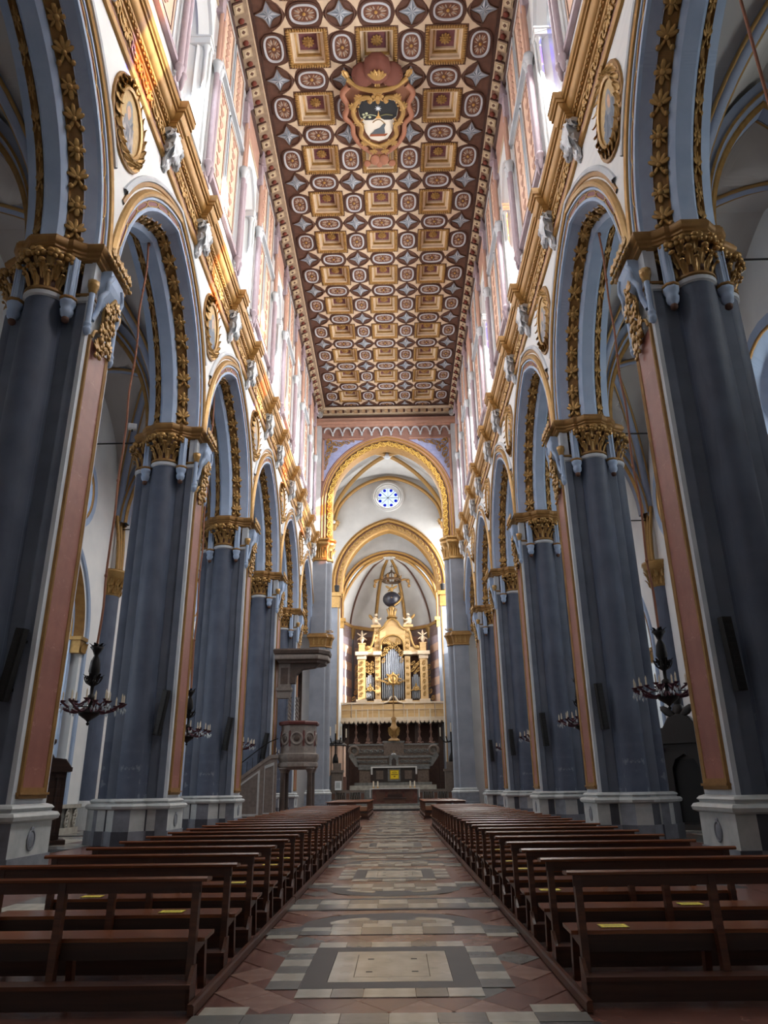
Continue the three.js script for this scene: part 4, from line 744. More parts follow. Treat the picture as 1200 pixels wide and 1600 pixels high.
// ================================================================ SIDE AISLES: vaults, outer walls, chapels
const AXO = 14.2, VS = 15.0;     // outer wall, springing of the vault
const pointed = (t, a, c) => Math.sqrt(Math.max(0, (a + c) ** 2 - (Math.min(a, Math.abs(t)) + c) ** 2));
{
  const fd = t => VS + pointed(t, 4.95, 1.17), fx = t => VS + pointed(t, 2.7, 5.35);
  const XC = 11.5;
  for (const s of [-1, 1]) {
    const v = structure(s < 0 ? 'ceiling_left_aisle' : 'ceiling_right_aisle', 'plastered rib vaults of the aisle on the ' + SIDE(s));
    part('aisle_roof', span(s * 7.2, s * 20, 21.6, 21.9, 6, -67), M.darkBrown, v);
    const rows = [];
    for (let i = 0; i <= 24; i++) { const t = -5.1 + 10.2 * i / 24, row = []; for (let j = 0; j <= 14; j++) { const x = 8.75 + (AXO + 0.1 - 8.75) * j / 14; row.push([x, Math.max(fd(t), fx(x - XC)), t]); } rows.push(row); }
    const web = boxUV(mg([quads(rows, false, 0.4)]));
    const diag = h => { const p = [], g1 = [], g2 = []; for (let i = 0; i <= 20; i++) { const u = -1 + i / 10, t = u * 4.95, x = XC + h * u * 2.7, y = fd(t) - 0.08; p.push([x, y, t]); g1.push([x + 0.17 * 0.9, y - 0.06, t - h * 0.1]); g2.push([x - 0.17 * 0.9, y - 0.06, t + h * 0.1]); } return [p, g1, g2]; };
    const D1 = diag(1), D2 = diag(-1);
    const gRib = boxUV(mg([tube(D1[0], 0.19, 30, 6), tube(D2[0], 0.19, 30, 6)])), gGilt = boxUV(mg([tube(D1[1], 0.07, 30, 5), tube(D1[2], 0.07, 30, 5), tube(D2[1], 0.07, 30, 5), tube(D2[2], 0.07, 30, 5)]));
    const gTr = boxUV(archSweep([[-0.45, 0.3], [-0.45, 0.0], [-0.28, -0.1], [-0.2, -0.3], [0.2, -0.3], [0.28, -0.1], [0.45, 0.0], [0.45, 0.3]], 2.45, 4.6, 14).rotateY(Math.PI / 2).translate(XC, VS, 0));
    const gTrG = boxUV(mg([archSweep([[-0.49, 0.02], [-0.49, -0.06], [-0.42, -0.06]], 2.45, 4.6, 14), archSweep([[0.49, 0.02], [0.49, -0.06], [0.42, -0.06]], 2.45, 4.6, 14), archSweep([[-0.26, -0.12], [-0.27, -0.2], [-0.2, -0.31]], 2.45, 4.6, 14), archSweep([[0.26, -0.12], [0.27, -0.2], [0.2, -0.31]], 2.45, 4.6, 14)]).rotateY(Math.PI / 2).translate(XC, VS, 0));
    for (let k = -1; k <= 4; k++) {
      const w = part('vault_web', web, M.vault, v); w.position.z = -MID(k); w.rotation.y = sideTurn(s);
      const a = part('diagonal_ribs', gRib, M.archGrey, v); a.position.z = -MID(k); a.rotation.y = sideTurn(s);
      const b = part('gilt_rib_edges', gGilt, M.gold, v); b.position.z = -MID(k); b.rotation.y = sideTurn(s);
      const boss = sub('vault_boss', v); boss.position.set(s * XC, fd(0) - 0.3, -MID(k));
      part('boss', ball(0.3, 0, 0, 0, 1, 0.7, 1, 10), M.ochre, boss);
      for (let i = 0; i < 8; i++) part('leaf', boxUV(leafGeo(0.3, 0.42, 0.1).rotateX(-Math.PI / 2 - 0.3).rotateY(i * Math.PI / 4).translate(0, 0.02, 0)), M.gold, boss);
    }
    for (let k = -1; k <= 5; k++) { const a = part('transverse_arch', gTr, M.archGrey, v); a.position.z = -PD(k); a.rotation.y = sideTurn(s); const b = part('gilt_arch_edges', gTrG, M.gold, v); b.position.z = -PD(k); b.rotation.y = sideTurn(s); }
    // iron tie rods across the aisle
    for (let k = 0; k <= 4; k++) part('tie_rod', cyl(0.03, 0.03, 5, 0, 0, 0, 6).rotateZ(Math.PI / 2).translate(s * (8.9 + (s > 0 ? 5 : 0)), 14.7, -PD(k)), M.iron, v);

    // outer wall with chapel arches and round windows
    const sh = new THREE.Shape([[-6, 0], [67, 0], [67, 21.8], [-6, 21.8]].map(p => new THREE.Vector2(...p)));
    const CS = 8.4, ca = 2.55, cc = 1.8;
    for (let k = 0; k <= 4; k++) {
      const c = MID(k), h = archPts(ca, cc, ca + cc, 10), q = [[c - ca, 0.3]];
      for (const [z, y] of h) q.push([c - z, CS + y]);
      for (const [z, y] of h.slice(0, -1).reverse()) q.push([c + z, CS + y]);
      q.push([c + ca, 0.3]);
      sh.holes.push(new THREE.Path(q.map(p => new THREE.Vector2(...p))));
      }
    const OC = s > 0 ? 1.7 : 0, OF = s > 0 ? 1.3 : 1, K0 = s > 0 ? -1 : 0;   // round windows: larger and off centre on the sunny side; the one nearest the entrance is added for light
    for (let k = K0; k <= 4; k++) sh.holes.push(new THREE.Path(Array.from({ length: 24 }, (_, i) => new THREE.Vector2(MID(k) + OC + 1.5 * OF * Math.cos(i / 24 * 2 * Math.PI), 15.0 + 1.5 * OF * Math.sin(i / 24 * 2 * Math.PI)))));
    const g = plain(new THREE.ExtrudeGeometry(sh, { depth: 0.7, bevelEnabled: false })), p = g.attributes.position;
    for (let i = 0; i < p.count; i++) { const d = p.getX(i), y = p.getY(i), w = p.getZ(i); p.setXYZ(i, s * (AXO + w), y, -d); }
    g.computeVertexNormals();
    const wall = structure(s < 0 ? 'wall_left_aisle' : 'wall_right_aisle', 'pale aisle wall with chapel arches on the ' + SIDE(s));
    part('wall_face', g, M.white, wall);
    const gArch = [['chapel_arch_roll', archSweep([[0.1, 0.5], [-0.1, 0.48], [-0.16, 0.4], [-0.1, 0.3], [0.0, 0.28]], ca, cc, 12, CS - 0.3), M.archBlue], ['chapel_arch_gilt', archSweep([[0.0, 0.02], [-0.06, 0.0], [0.3, -0.28], [0.34, -0.2]], ca, cc, 12), M.ochre], ['chapel_arch_soffit', archSweep([[0.3, -0.25], [0.36, -0.4], [0.7, -0.4], [0.75, 0.1]], ca, cc, 12, CS - 0.3), M.archBlue], ['chapel_arch_fillet', archSweep([[0.34, -0.36], [0.33, -0.44], [0.4, -0.44]], ca, cc, 12), M.gold]].map(([n, q, m]) => [n, boxUV(mg([q]).translate(AXO, CS, 0)), m]);
    const rim = boxUV(mg([quads([0, 1, 2, 3, 4].map(i => Array.from({ length: 24 }, (_, j) => { const a = j / 24 * 2 * Math.PI, r = [1.95, 1.9, 1.6, 1.5, 1.0][i]; return [AXO + [0.02, -0.12, -0.1, 0, 0.75][i], 15 + r * Math.sin(a), r * Math.cos(a)]; })), true, 0.5)]));
    const gild = boxUV(mg([new THREE.TorusGeometry(1.55, 0.06, 6, 28).rotateY(Math.PI / 2).translate(AXO - 0.06, 15, 0)]));
    const glassG = boxUV(plain(new THREE.CylinderGeometry(0.95, 0.95, 0.006, 20).rotateZ(Math.PI / 2).translate(AXO + 0.72, 15, 0)));
    const petG = boxUV(mg([0, 1, 2, 3, 4, 5, 6, 7].map(i => new THREE.CylinderGeometry(0.2, 0.2, 0.008, 10).rotateZ(Math.PI / 2).translate(AXO + 0.7, 15 + 0.68 * Math.sin(i * Math.PI / 4), 0.68 * Math.cos(i * Math.PI / 4)))));
    for (const q of [rim, gild, glassG, petG]) q.translate(0, -15, 0).scale(1, OF, OF).translate(0, 15, 0);
    const respG = boxUV(loft(arcPts(AXO, 0, 0.55, Math.PI / 2, 1.5 * Math.PI, 12).map(([x, z]) => [x, z]).reverse().map(([x, z]) => [x, z]), [[0.12, 0], [0.12, 1.0], [0.18, 1.05], [0.18, 1.2], [0, 1.3], [0, 11.0]], true));
    for (let k = -1; k <= 5; k++) {
      const r = sub('respond', wall); r.position.z = -PD(k); r.rotation.y = sideTurn(s);
      part('respond_shaft', cyl(0.5, 0.5, 11.2, AXO, 0, 0, 16), M.shaft, r);
      part('respond_base', [cyl(0.7, 0.7, 1.0, AXO, 0, 0, 8), cyl(0.68, 0.55, 0.25, AXO, 1.0, 0, 16)], M.plinthWhite, r);
      part('respond_capital', lathe([[0.5, 11.0], [0.55, 11.05], [0.52, 11.15], [0.58, 11.6], [0.72, 11.9], [0.78, 12.0], [0.78, 12.15], [0.84, 12.2], [0.84, 12.32], [0, 12.34]], 12).translate(AXO, 0, 0), M.gold, r);
      for (let row = 0; row < 2; row++) for (let i = 0; i < 6; i++) { const a = Math.PI / 2 + Math.PI * (i + 0.5 - 0.25 * row) / 6; const l = part('leaf', boxUV(leafGeo(0.3, 0.4, 0.18)), M.gold, r); place(l, V(0, 1, 0), V(Math.cos(a), 0, Math.sin(a)), V(AXO + (0.55 + 0.05 * row) * Math.cos(a), 11.1 + 0.4 * row, (0.55 + 0.05 * row) * Math.sin(a)), 1); }
      part('springing_ribs', [-0.3, 0, 0.3].map(z => tube([[AXO - 0.35, 12.3, z], [AXO - 0.3, 13.6, z * 1.1], [AXO - 0.1, VS + 0.3, z * 1.6]], 0.1, 6, 5)), M.gold, r);
    }
    for (let k = 0; k <= 4; k++) {
      gArch.forEach(([n, q, m]) => { const a = part(n, q, m, wall); a.position.z = -MID(k); a.rotation.y = sideTurn(s); });
      for (const h of [-1, 1]) {
        const cp = sub('chapel_capital', wall); cp.position.set(0, 0, -MID(k)); cp.rotation.y = sideTurn(s);
        part('bell', [span(AXO - 0.1, AXO + 0.7, CS - 0.75, CS - 0.1, h * (ca - 0.35), h * (ca + 0.2)), span(AXO - 0.18, AXO + 0.72, CS - 0.16, CS, h * (ca - 0.48), h * (ca + 0.3))], M.gold, cp);
        for (let i = 0; i < 4; i++) part('leaf', boxUV(leafGeo(0.28, 0.5, 0.12).rotateY(-Math.PI / 2).translate(AXO - 0.12, CS - 0.72, h * (ca - 0.2 + 0.13 * i))), M.gold, cp);
      }
    }
    for (let k = K0; k <= 4; k++) {
      const o = structure('window_' + (20 + (s > 0 ? 6 : 0) + k), `round stained glass aisle window, ${SIDE(s)}, ${FROM(4 - k)}`);
      o.position.z = -MID(k) - OC; o.rotation.y = sideTurn(s);
      part('window_frame', rim, M.archBlue, o); part('gilt_ring', gild, M.ochre, o); part('pane', glassG, s < 0 ? glassBlue : glassWhite, o); part('petal_panes', petG, glassWhite, o);
    }
  }
  // chapels: side walls, back wall with a tall window, vault
  for (const s of [-1, 1]) for (let k = 0; k <= 4; k++) {
    const c = MID(k), w = structure(`wall_chapel_${(s < 0 ? 0 : 5) + k + 1}`, `pale side chapel, ${SIDE(s)}, ${FROM(4 - k)}`);
    const x0 = AXO + 0.7, x1 = 19.2;
    part('side_wall', span(s * x0, s * x1, 0, 13.2, -(c - 4.2), -(c - 3.9)), M.white, w);
    part('side_wall', span(s * x0, s * x1, 0, 13.2, -(c + 3.9), -(c + 4.2)), M.white, w);
    part('chapel_vault', span(s * x0, s * (x1 + 0.3), 13.0, 13.3, -(c - 4.2), -(c + 4.2)), M.vault, w);
    const bw = [span(s * x1, s * (x1 + 0.3), 0, 5.2, -(c - 4.2), -(c + 4.2)), span(s * x1, s * (x1 + 0.3), 10.6, 13.2, -(c - 4.2), -(c + 4.2)), span(s * x1, s * (x1 + 0.3), 5.2, 10.6, -(c - 4.2), -(c - 1.0)), span(s * x1, s * (x1 + 0.3), 5.2, 10.6, -(c + 1.0), -(c + 4.2))];
    part('back_wall', bw, M.white, w);
    part('pane', span(s * (x1 + 0.14), s * (x1 + 0.146), 5.2, 10.6, -(c - 1.0), -(c + 1.0)), glassWhite, w);
    part('glazing_bars', [span(s * (x1 + 0.12), s * (x1 + 0.16), 5.2, 10.6, -(c - 0.03), -(c + 0.03)), ...[0, 1, 2, 3].map(i => span(s * (x1 + 0.12), s * (x1 + 0.16), 6.2 + i, 6.24 + i, -(c - 1), -(c + 1)))], M.iron, w);
    part('altar_block', [span(s * (x1 - 1.1), s * x1, 0, 1.1, -(c - 1.3), -(c + 1.3)), span(s * (x1 - 0.5), s * x1, 1.1, 4.6, -(c - 1.5), -(c + 1.5)), span(s * (x1 - 0.6), s * x1, 4.5, 4.9, -(c - 1.7), -(c + 1.7))], M.marbleGrey, w);
  }
  // an unseen wall added outside to keep the sun off the low windows
  const cl = structure('wall_sun_screen', 'unseen wall added outside to block the sun');
  part('wall_face', span(23, 23.6, 0, 19, 6, -70), M.pinkDark, cl);
  // entrance wall behind the camera
  const e = structure('wall_entrance', 'plain entrance wall of the church');
  part('wall_face', span(-20, 20, 0, 39.6, 6, 6.6), M.white, e);
}
// ================================================================ TRIUMPHAL ARCH
// arches across the nave: build with archSweep (z-y plane, x = depth) and turn so that its z runs across the nave
const across = g => g.rotateY(Math.PI / 2);    // local x (depth, + = towards the altar) -> -z, local z -> x
const TD = 66.9;     // front of the triumphal arch wall
{
  const a = 5.4, c = 0.85, R = a + c, SP = 28.0, LEG = SP - 24.1;
  const w = structure('wall_triumphal_arch', 'pink wall of the triumphal arch with blue scroll spandrels');
  const pts = [[-7.3, 14.0], [-7.3, 39.4], [7.3, 39.4], [7.3, 14], [a + 0.3, 14], [a + 0.3, SP]];
  const ar = archPts(a, c, R + 0.3, 18);
  for (const [x, y] of ar.slice(1)) pts.push([x, SP + y]);
  for (const [x, y] of ar.slice(0, -1).reverse()) pts.push([-x, SP + y]);
  pts.push([-(a + 0.3), 14]);
  part('wall_face', poly(pts, 1.3).translate(0, 0, -TD - 1.3), M.archWall, w);
  // mouldings from the opening outwards; x in depth from the wall face
  const P = (n, prof, m) => part(n, across(archSweep(prof, a, c, 24, LEG)).translate(0, SP, -TD), m, w);
  P('gilt_leaf_ground', [[1.3, 0.05], [0.3, 0.0], [-0.02, 0.08], [-0.12, 0.5], [-0.16, 0.53]], M.goldPaint);
  P('ochre_cove', [[-0.14, 0.51], [-0.2, 0.54], [-0.1, 0.62], [-0.1, 0.68]], M.brown);
  P('gilt_roll', [[-0.1, 0.66], [-0.22, 0.69], [-0.26, 0.75], [-0.2, 0.81], [-0.08, 0.83]], M.goldPaint);
  P('red_band', [[-0.06, 0.81], [-0.06, 0.95], [-0.1, 0.97]], M.pinkDark);
  P('outer_gilt_roll', [[-0.08, 0.95], [-0.2, 0.98], [-0.24, 1.05], [-0.16, 1.12], [0.02, 1.14]], M.goldPaint);
  P('hood_moulding', [[-0.02, 1.12], [-0.12, 1.16], [-0.12, 1.26], [0.02, 1.3]], M.pinkDark);
  const tm = Math.acos(c / R);
  for (const s of [-1, 1]) for (let i = -4; i < 12; i++) { if (i < 0) { const m = part('leaf_scroll', scrollUnit, M.goldBright, w); place(m, V(0, 1, 0), V(-0.1 * s, 0, 1).normalize(), V(s * (a + 0.3), SP + 0.55 + i * 0.9, -TD + 0.15), 0.86); continue; } const t = (i + 0.5) / 12 * tm, r = R + 0.3; const m = part('leaf_scroll', scrollUnit, M.goldBright, w); place(m, V(-s * Math.sin(t), Math.cos(t), 0), V(0.1 * s * Math.cos(t) * -1, -0.2, 1).normalize(), V(s * (r * Math.cos(t) - c), SP + r * Math.sin(t), -TD + 0.15), 0.86); }
  // blue spandrels with gilt scrolls
  const RO = R + 1.36;
  for (const s of [-1, 1]) {
    const q = [[s * 6.35, 36.05], [s * 2.0, 36.05]]; const yAt = x => SP + Math.sqrt(RO * RO - (x + c) ** 2);
    const sp = [[s * 6.35, 35.1]]; for (let i = 0; i <= 14; i++) { const x = 6.35 - (6.35 - 2.35) * i / 14; sp.push([s * x, Math.min(35.08, yAt(x) + 0.05)]); }
    part('blue_spandrel', poly(s > 0 ? sp : sp.slice().reverse(), 0.05).translate(0, 0, -TD + 0.005), std({ map: mottled(0x8f97c0, 0xa5acd2, 5, 128, 0.6, 0, 0, 90), roughness: 0.8 }), w);
    for (const [x, y, k, r] of [[5.8, 34.5, 1.05, 0.4], [4.95, 34.6, 0.85, 1.6], [4.1, 34.75, 0.6, 1.6], [3.5, 34.9, 0.42, 1.5], [5.95, 33.5, 0.9, 0], [6.1, 32.6, 0.6, 0.2], [6.2, 32.0, 0.4, 0], [5.3, 33.9, 0.55, 2.4]]) { const m = part('gilt_scroll', scrollUnit, M.gold, w); place(m, V(s * Math.sin(r), Math.cos(r), 0), V(0, 0, 1), V(s * x, y, -TD + 0.06), k * 1.25); }
    part('spandrel_frame', [span(s * 6.35, s * 6.55, 30.5, 35.2, -TD, -TD + 0.1), span(s * 2.3, s * 6.5, 35.08, 35.2, -TD, -TD + 0.1)], M.pinkDark, w);
    part('corner_pilaster', span(s * 6.62, s * 7.25, 24, 37.0, -TD - 0.1, -TD + 0.25), M.shaftPale, w);
  }
  // corbel table of little arches
  for (let i = 0; i < 13; i++) {
    const x = -6.0 + i, o = sub('corbel_arch', w); o.position.set(x, 35.55, -TD);
    const ring = []; for (let j = 0; j <= 8; j++) { const t = Math.PI * j / 8; ring.push([0.42 * Math.cos(t), 0.42 * Math.sin(t) * 1.35]); }
    const hole = ring.map(([p, q]) => [p * 0.8, q * 0.8]);
    part('arch_ring', poly(ring.concat(hole.slice().reverse()), 0.16, 0.02).translate(0, 0.35, 0.02), M.shaftPale, o);
    part('corbel', [box(0.2, 0.34, 0.16, 0.5, 0.2, 0.08), ball(0.11, 0.5, 0.02, 0.08, 1, 0.9, 0.8, 6)], M.shaftPale, o);
  }
  part('corbel_ledge', span(-6.7, 6.7, 36.5, 36.65, -TD, -TD + 0.25), M.pinkDark, w);
}
// responds of the triumphal arch: clustered grey shafts with two gilded capitals
{
  const plan = [[0, -0.9], [0.75, -0.9], [0.95, -0.75], ...arcPts(1.1, -0.45, 0.35, -Math.PI / 2, Math.PI / 2, 8), [1.35, -0.05], ...arcPts(1.45, 0.35, 0.38, -Math.PI / 2, Math.PI / 2, 8), [1.4, 0.75], [1.3, 1.1], [0, 1.1]];
  let first;
  for (const s of [-1, 1]) {
    const o = thing('triumphal_arch_respond', `tall clustered grey respond with two gilt capitals carrying the triumphal arch, ${SIDE(s)}`, 'pier', [s * 7.2, 0, -TD - 0.2]);
    const mir = plan.map(([x, z]) => [-s * x, z]), pl = s > 0 ? mir.slice().reverse() : mir;
    part('plinth', loft(pl, [[0.25, 0], [0.25, 0.5], [0.2, 0.52], [0.2, 1.2]]), M.plinthGrey, o);
    part('base_moulding', loft(pl, [[0.2, 1.2], [0.24, 1.3], [0.1, 1.42], [0.12, 1.5], [0.0, 1.6]]), M.plinthWhite, o);
    part('shaft', loft(pl, [[0, 1.55], [0, 14.0]]), M.respond, o);
    part('upper_shaft', loft(pl, [[0, 14.9], [0, 22.0]]), M.respond, o);
    part('white_edges', [span(-s * 0.8, -s * 0.86, 1.6, 22, 0.9, 0.96), span(-s * 0.98, -s * 1.02, 15, 22, 0.0, 0.06)], M.shaftPale, o);
    part('lower_capital', loft(pl, [[0, 13.7], [0.1, 13.75], [0.04, 13.85], [0.12, 14.3], [0.22, 14.55], [0.3, 14.6], [0.3, 14.75], [0.2, 14.8], [0.2, 14.95], [0, 15]]), M.ochre, o);
    part('upper_capital', loft(pl, [[0, 21.9], [0.12, 21.98], [0.08, 22.1], [0.1, 23.2], [0.25, 23.5], [0.3, 23.55], [0.3, 23.75], [0.22, 23.8], [0.38, 23.95], [0.38, 24.1], [0, 24.12]]), M.gold, o);
    const cr = boxUV(leafGeo(0.4, 0.9, 0.25));
    for (const y of [13.95, 22.2]) for (const [x, z, a] of [[0.3, 1.15, 0], [0.75, 1.15, 0], [1.15, 1.15, 0.2], [1.8, 0.7, 1.0], [1.85, 0.3, 1.57], [1.6, 0, 1.2], [1.5, -0.35, 1.57]]) { const l = part('leaf', cr, M.gold, o); place(l, V(0, 1, 0), V(-s * Math.sin(a), 0, Math.cos(a)), V(-s * x, y, z), y > 20 ? 1.2 : 0.7); }
    for (const y of [15.05]) for (const x of [0.4, 0.9, 1.4, 1.8]) part('crest_scroll', boxUV(scrollUnit.clone().scale(0.5, 0.5, 0.5).rotateZ(1.57).translate(-s * x, y + 0.1, 0.9)), M.gold, o);
  }
}

// ================================================================ CROSSING, CHANCEL ARCH, APSE
const FARD = 81;
{
  const w = structure('wall_crossing', 'pale crossing with gilded ribs and a round window');
  // side walls with unseen tall windows added to let sun reach the apse
  for (const s of [-1, 1]) {
    const x = 9.0, H = 39.4, Y0 = 16.5, Y1 = 30, d0 = s > 0 ? 76.4 : 72, d1 = s > 0 ? 80.4 : 76;
    part('side_wall', [span(s * x, s * (x + 0.6), 0, Y0, -68.2, -FARD), span(s * x, s * (x + 0.6), Y1, H, -68.2, -FARD), span(s * x, s * (x + 0.6), Y0, Y1, -68.2, -d0), span(s * x, s * (x + 0.6), Y0, Y1, -d1, -FARD), span(s * 7.2, s * (x + 0.6), 0, H, -67.4, -68.2)], M.vault, w);
    part('added_side_pane', span(s * (x + 0.3), s * (x + 0.306), Y0, Y1, -d0, -d1), glassWhite, w);
  }
  // vault: four cells between the walls, gilt diagonal ribs to a boss
  const rows = [];
  for (let i = 0; i <= 20; i++) { const t = -1 + i / 10, row = []; for (let j = 0; j <= 20; j++) { const u = -1 + j / 10; row.push([9 * u, Math.max(30.6 + 6.7 * Math.sqrt(Math.max(0, 1 - Math.pow(Math.abs(u), 1.7))), 30.6 + 6.7 * Math.sqrt(Math.max(0, 1 - Math.pow(Math.abs(t), 1.7)))), -74.6 - 6.6 * t]); } rows.push(row); }
  part('vault_web', quads(rows, false, 0.4), M.vault, w);
  part('crossing_roof', span(-9.8, 9.8, 39.3, 39.6, -67, -82), M.darkBrown, w);
  const ribY = u => 30.6 + 6.5 * Math.sqrt(Math.max(0, 1 - Math.pow(Math.abs(u), 1.7)));
  for (const h of [-1, 1]) for (const q of [-1, 1]) {
    const p = []; for (let i = 0; i <= 14; i++) { const u = 0.96 * (1 - i / 14); p.push([h * 6.9 * u, ribY(u) - 0.15, -74.6 - q * 6.2 * u]); }
    part('gilt_rib', [tube(p, 0.26, 24, 6)], M.goldPaint, w);
    part('rib_fillet', [tube(p.map(([x, y, z]) => [x, y - 0.22, z]), 0.1, 24, 5)], M.gold, w);
  }
  { const p = []; for (let i = 0; i <= 20; i++) { const u = -1 + i / 10; p.push([6.6 * u, ribY(u) - 0.35, -80.6]); } part('wall_rib', [tube(p, 0.22, 36, 6)], M.goldPaint, w); }
  part('vault_boss', [ball(0.5, 0, 36.8, -74.6, 1, 0.6, 1, 10)], M.silver, w);
  for (const s of [-1, 1]) { const o = sub('rib_corbel', w); o.position.set(s * 6.35, 30.9, -79.9); part('corbel_body', lathe([[0, -1.1], [0.2, -1.0], [0.3, -0.6], [0.55, -0.3], [0.6, 0.1], [0, 0.15]], 10), M.goldPaint, o); for (let i = 0; i < 7; i++) part('leaf', boxUV(leafGeo(0.4, 0.6, 0.3).translate(0, -0.5, 0.4).rotateY(i * 0.9)), M.gold, o); part('flower', ball(0.22, 0, -0.2, 0.62, 1, 1, 0.5, 8), M.silver, o); }

  // wall with the chancel arch and the round window
  const ar = (a, h) => { const c = (h * h - a * a) / (2 * a); return { a, h, c, R: a + c }; };
  const A2 = { a: 5.4, c: 1.5, R: 6.9 }, SP2 = 23.6, LEG2 = 1.0;
  const wl = structure('wall_chancel_arch', 'pale wall with gilded chancel arch and round window');
  const pts = [[-9.6, 0], [-9.6, 39.4], [9.6, 39.4], [9.6, 0], [A2.a + 0.3, 0], [A2.a + 0.3, SP2]];
  const q = archPts(A2.a, A2.c, A2.R + 0.3, 16); for (const [x, y] of q.slice(1)) pts.push([x, SP2 + y]); for (const [x, y] of q.slice(0, -1).reverse()) pts.push([-x, SP2 + y]); pts.push([-(A2.a + 0.3), 0]);
  const RY = 34.45, rose = Array.from({ length: 28 }, (_, i) => [-0.02 + 1.35 * Math.cos(-i / 28 * 2 * Math.PI), RY + 1.35 * Math.sin(-i / 28 * 2 * Math.PI)]);
  part('wall_face', poly(pts, 0.7, 0, [rose]).translate(0, 0, -FARD - 0.7), M.vault, wl);
  const P = (n, prof, m) => part(n, across(archSweep(prof, A2.a, A2.c, 22, LEG2)).translate(0, SP2, -FARD), m, wl);
  P('inner_gilt_order', [[1.6, 0.0], [0.5, 0.0], [0.42, -0.06], [0.3, 0.0], [0.2, 0.1]], M.goldPaint);
  P('leaf_ground', [[0.2, 0.08], [0.0, 0.3], [-0.08, 0.62]], M.ochre);
  P('dark_cove', [[-0.06, 0.6], [-0.16, 0.66], [-0.02, 0.8]], M.brown);
  P('outer_gilt_roll', [[-0.02, 0.78], [-0.24, 0.84], [-0.28, 0.98], [-0.18, 1.08], [0.02, 1.12]], M.goldPaint);
  P('hood_moulding', [[0, 1.1], [-0.14, 1.16], [-0.14, 1.28], [0.02, 1.34]], M.ochre);
  const tm = Math.acos(A2.c / A2.R);
  for (const s of [-1, 1]) for (let i = 0; i < 10; i++) { const t = (i + 0.5) / 10 * tm, r = A2.R + 0.36; const m = part('leaf_scroll', scrollUnit, M.gold, wl); place(m, V(-s * Math.sin(t), Math.cos(t), 0), V(-s * 0.4, -0.2, 1).normalize(), V(s * (r * Math.cos(t) - A2.c), SP2 + r * Math.sin(t), -FARD + 0.12), 0.75); }
  const win = structure('window_30', 'round window of eight petals with blue border panes above the chancel arch');
  win.position.set(-0.02, RY, -FARD);
  part('window_frame', [quads([[1.95, 0], [1.9, 0.2], [1.7, 0.22], [1.62, 0.1], [1.5, 0.14], [1.4, 0.02], [1.2, -0.4]].map(([r, z]) => Array.from({ length: 32 }, (_, j) => [r * Math.cos(j / 32 * 2 * Math.PI), r * Math.sin(j / 32 * 2 * Math.PI), z])), true, 0.5)], M.vault, win);
  part('pane', new THREE.CylinderGeometry(1.3, 1.3, 0.006, 28).rotateX(Math.PI / 2).translate(0, 0, -0.44), glassWhite, win);
  for (let i = 0; i < 8; i++) { const t = (i + 0.5) * Math.PI / 4; part('border_pane', new THREE.CylinderGeometry(0.2, 0.2, 0.01, 10).rotateX(Math.PI / 2).translate(1.02 * Math.cos(t), 1.02 * Math.sin(t), -0.42), glassBlue, win); part('mullion', box(0.05, 1.2, 0.06, 0, 0.6, -0.4).rotateZ(i * Math.PI / 4), M.marbleGrey, win); }

  // chancel bay behind: side walls (an unseen tall window added on the sun path to the organ), vault, inner arch
  const D2 = 85.2, A3 = { a: 5.55, c: 0.25, R: 5.8 }, SP3 = 22.6, LEG3 = 2.0;
  const ch = structure('wall_chancel', 'pale chancel walls with gilded inner arch');
  for (const s of [-1, 1]) {
    const x = 6.9;
    if (s < 0) part('side_wall', span(s * x, s * (x + 0.5), 0, 31.5, -FARD - 0.7, -D2), M.white, ch);
    else { part('side_wall', [span(x, x + 0.5, 0, 15, -FARD - 0.7, -D2), span(x, x + 0.5, 25.5, 31.5, -FARD - 0.7, -D2), span(x, x + 0.5, 15, 25.5, -FARD - 0.7, -82.0), span(x, x + 0.5, 15, 25.5, -84.9, -D2)], M.white, ch); part('added_side_pane', span(x + 0.2, x + 0.206, 15, 25.5, -82.0, -84.9), glassWhite, ch); }
    part('pilaster_cap', [span(s * 5.7, s * 7.0, 20.9, 22.2, -FARD + 0.25, -FARD - 0.6), span(s * 5.5, s * 7.1, 22.2, 22.65, -FARD + 0.4, -FARD - 0.7)], M.gold, ch);
    part('pilaster_shaft', span(s * 5.85, s * 6.9, 0, 20.9, -FARD + 0.15, -FARD - 0.6), M.respond, ch);
    part('gilt_edge', [span(s * 5.8, s * 5.9, 0, 20.9, -FARD + 0.2, -FARD + 0.05)], M.goldPaint, ch);
    part('inner_cap', [span(s * 5.5, s * 6.6, 19.4, 20.2, -D2 + 0.2, -D2 - 0.5), span(s * 5.3, s * 6.7, 20.2, 20.6, -D2 + 0.3, -D2 - 0.6)], M.gold, ch);
    part('inner_pilaster', span(s * 5.6, s * 6.3, 0, 19.4, -D2 + 0.1, -D2 - 0.4), s < 0 ? M.white : M.respond, ch);  // white on the pulpit side only: sunlight put into the colour
  }
  const p3 = [[-7.4, 0], [-7.4, 32], [7.4, 32], [7.4, 0], [A3.a + 0.2, 0], [A3.a + 0.2, SP3]];
  const q3 = archPts(A3.a, A3.c, A3.R + 0.2, 16); for (const [x, y] of q3.slice(1)) p3.push([x, SP3 + y]); for (const [x, y] of q3.slice(0, -1).reverse()) p3.push([-x, SP3 + y]); p3.push([-(A3.a + 0.2), 0]);
  part('inner_wall', poly(p3, 0.5).translate(0, 0, -D2 - 0.5), M.vault, ch);
  const P3 = (n, prof, m) => part(n, across(archSweep(prof, A3.a, A3.c, 22, LEG3)).translate(0, SP3, -D2), m, ch);
  P3('inner_arch_gilt', [[0.6, 0.0], [0.1, -0.02], [0.0, 0.06], [-0.1, 0.1], [-0.06, 0.2]], M.goldPaint);
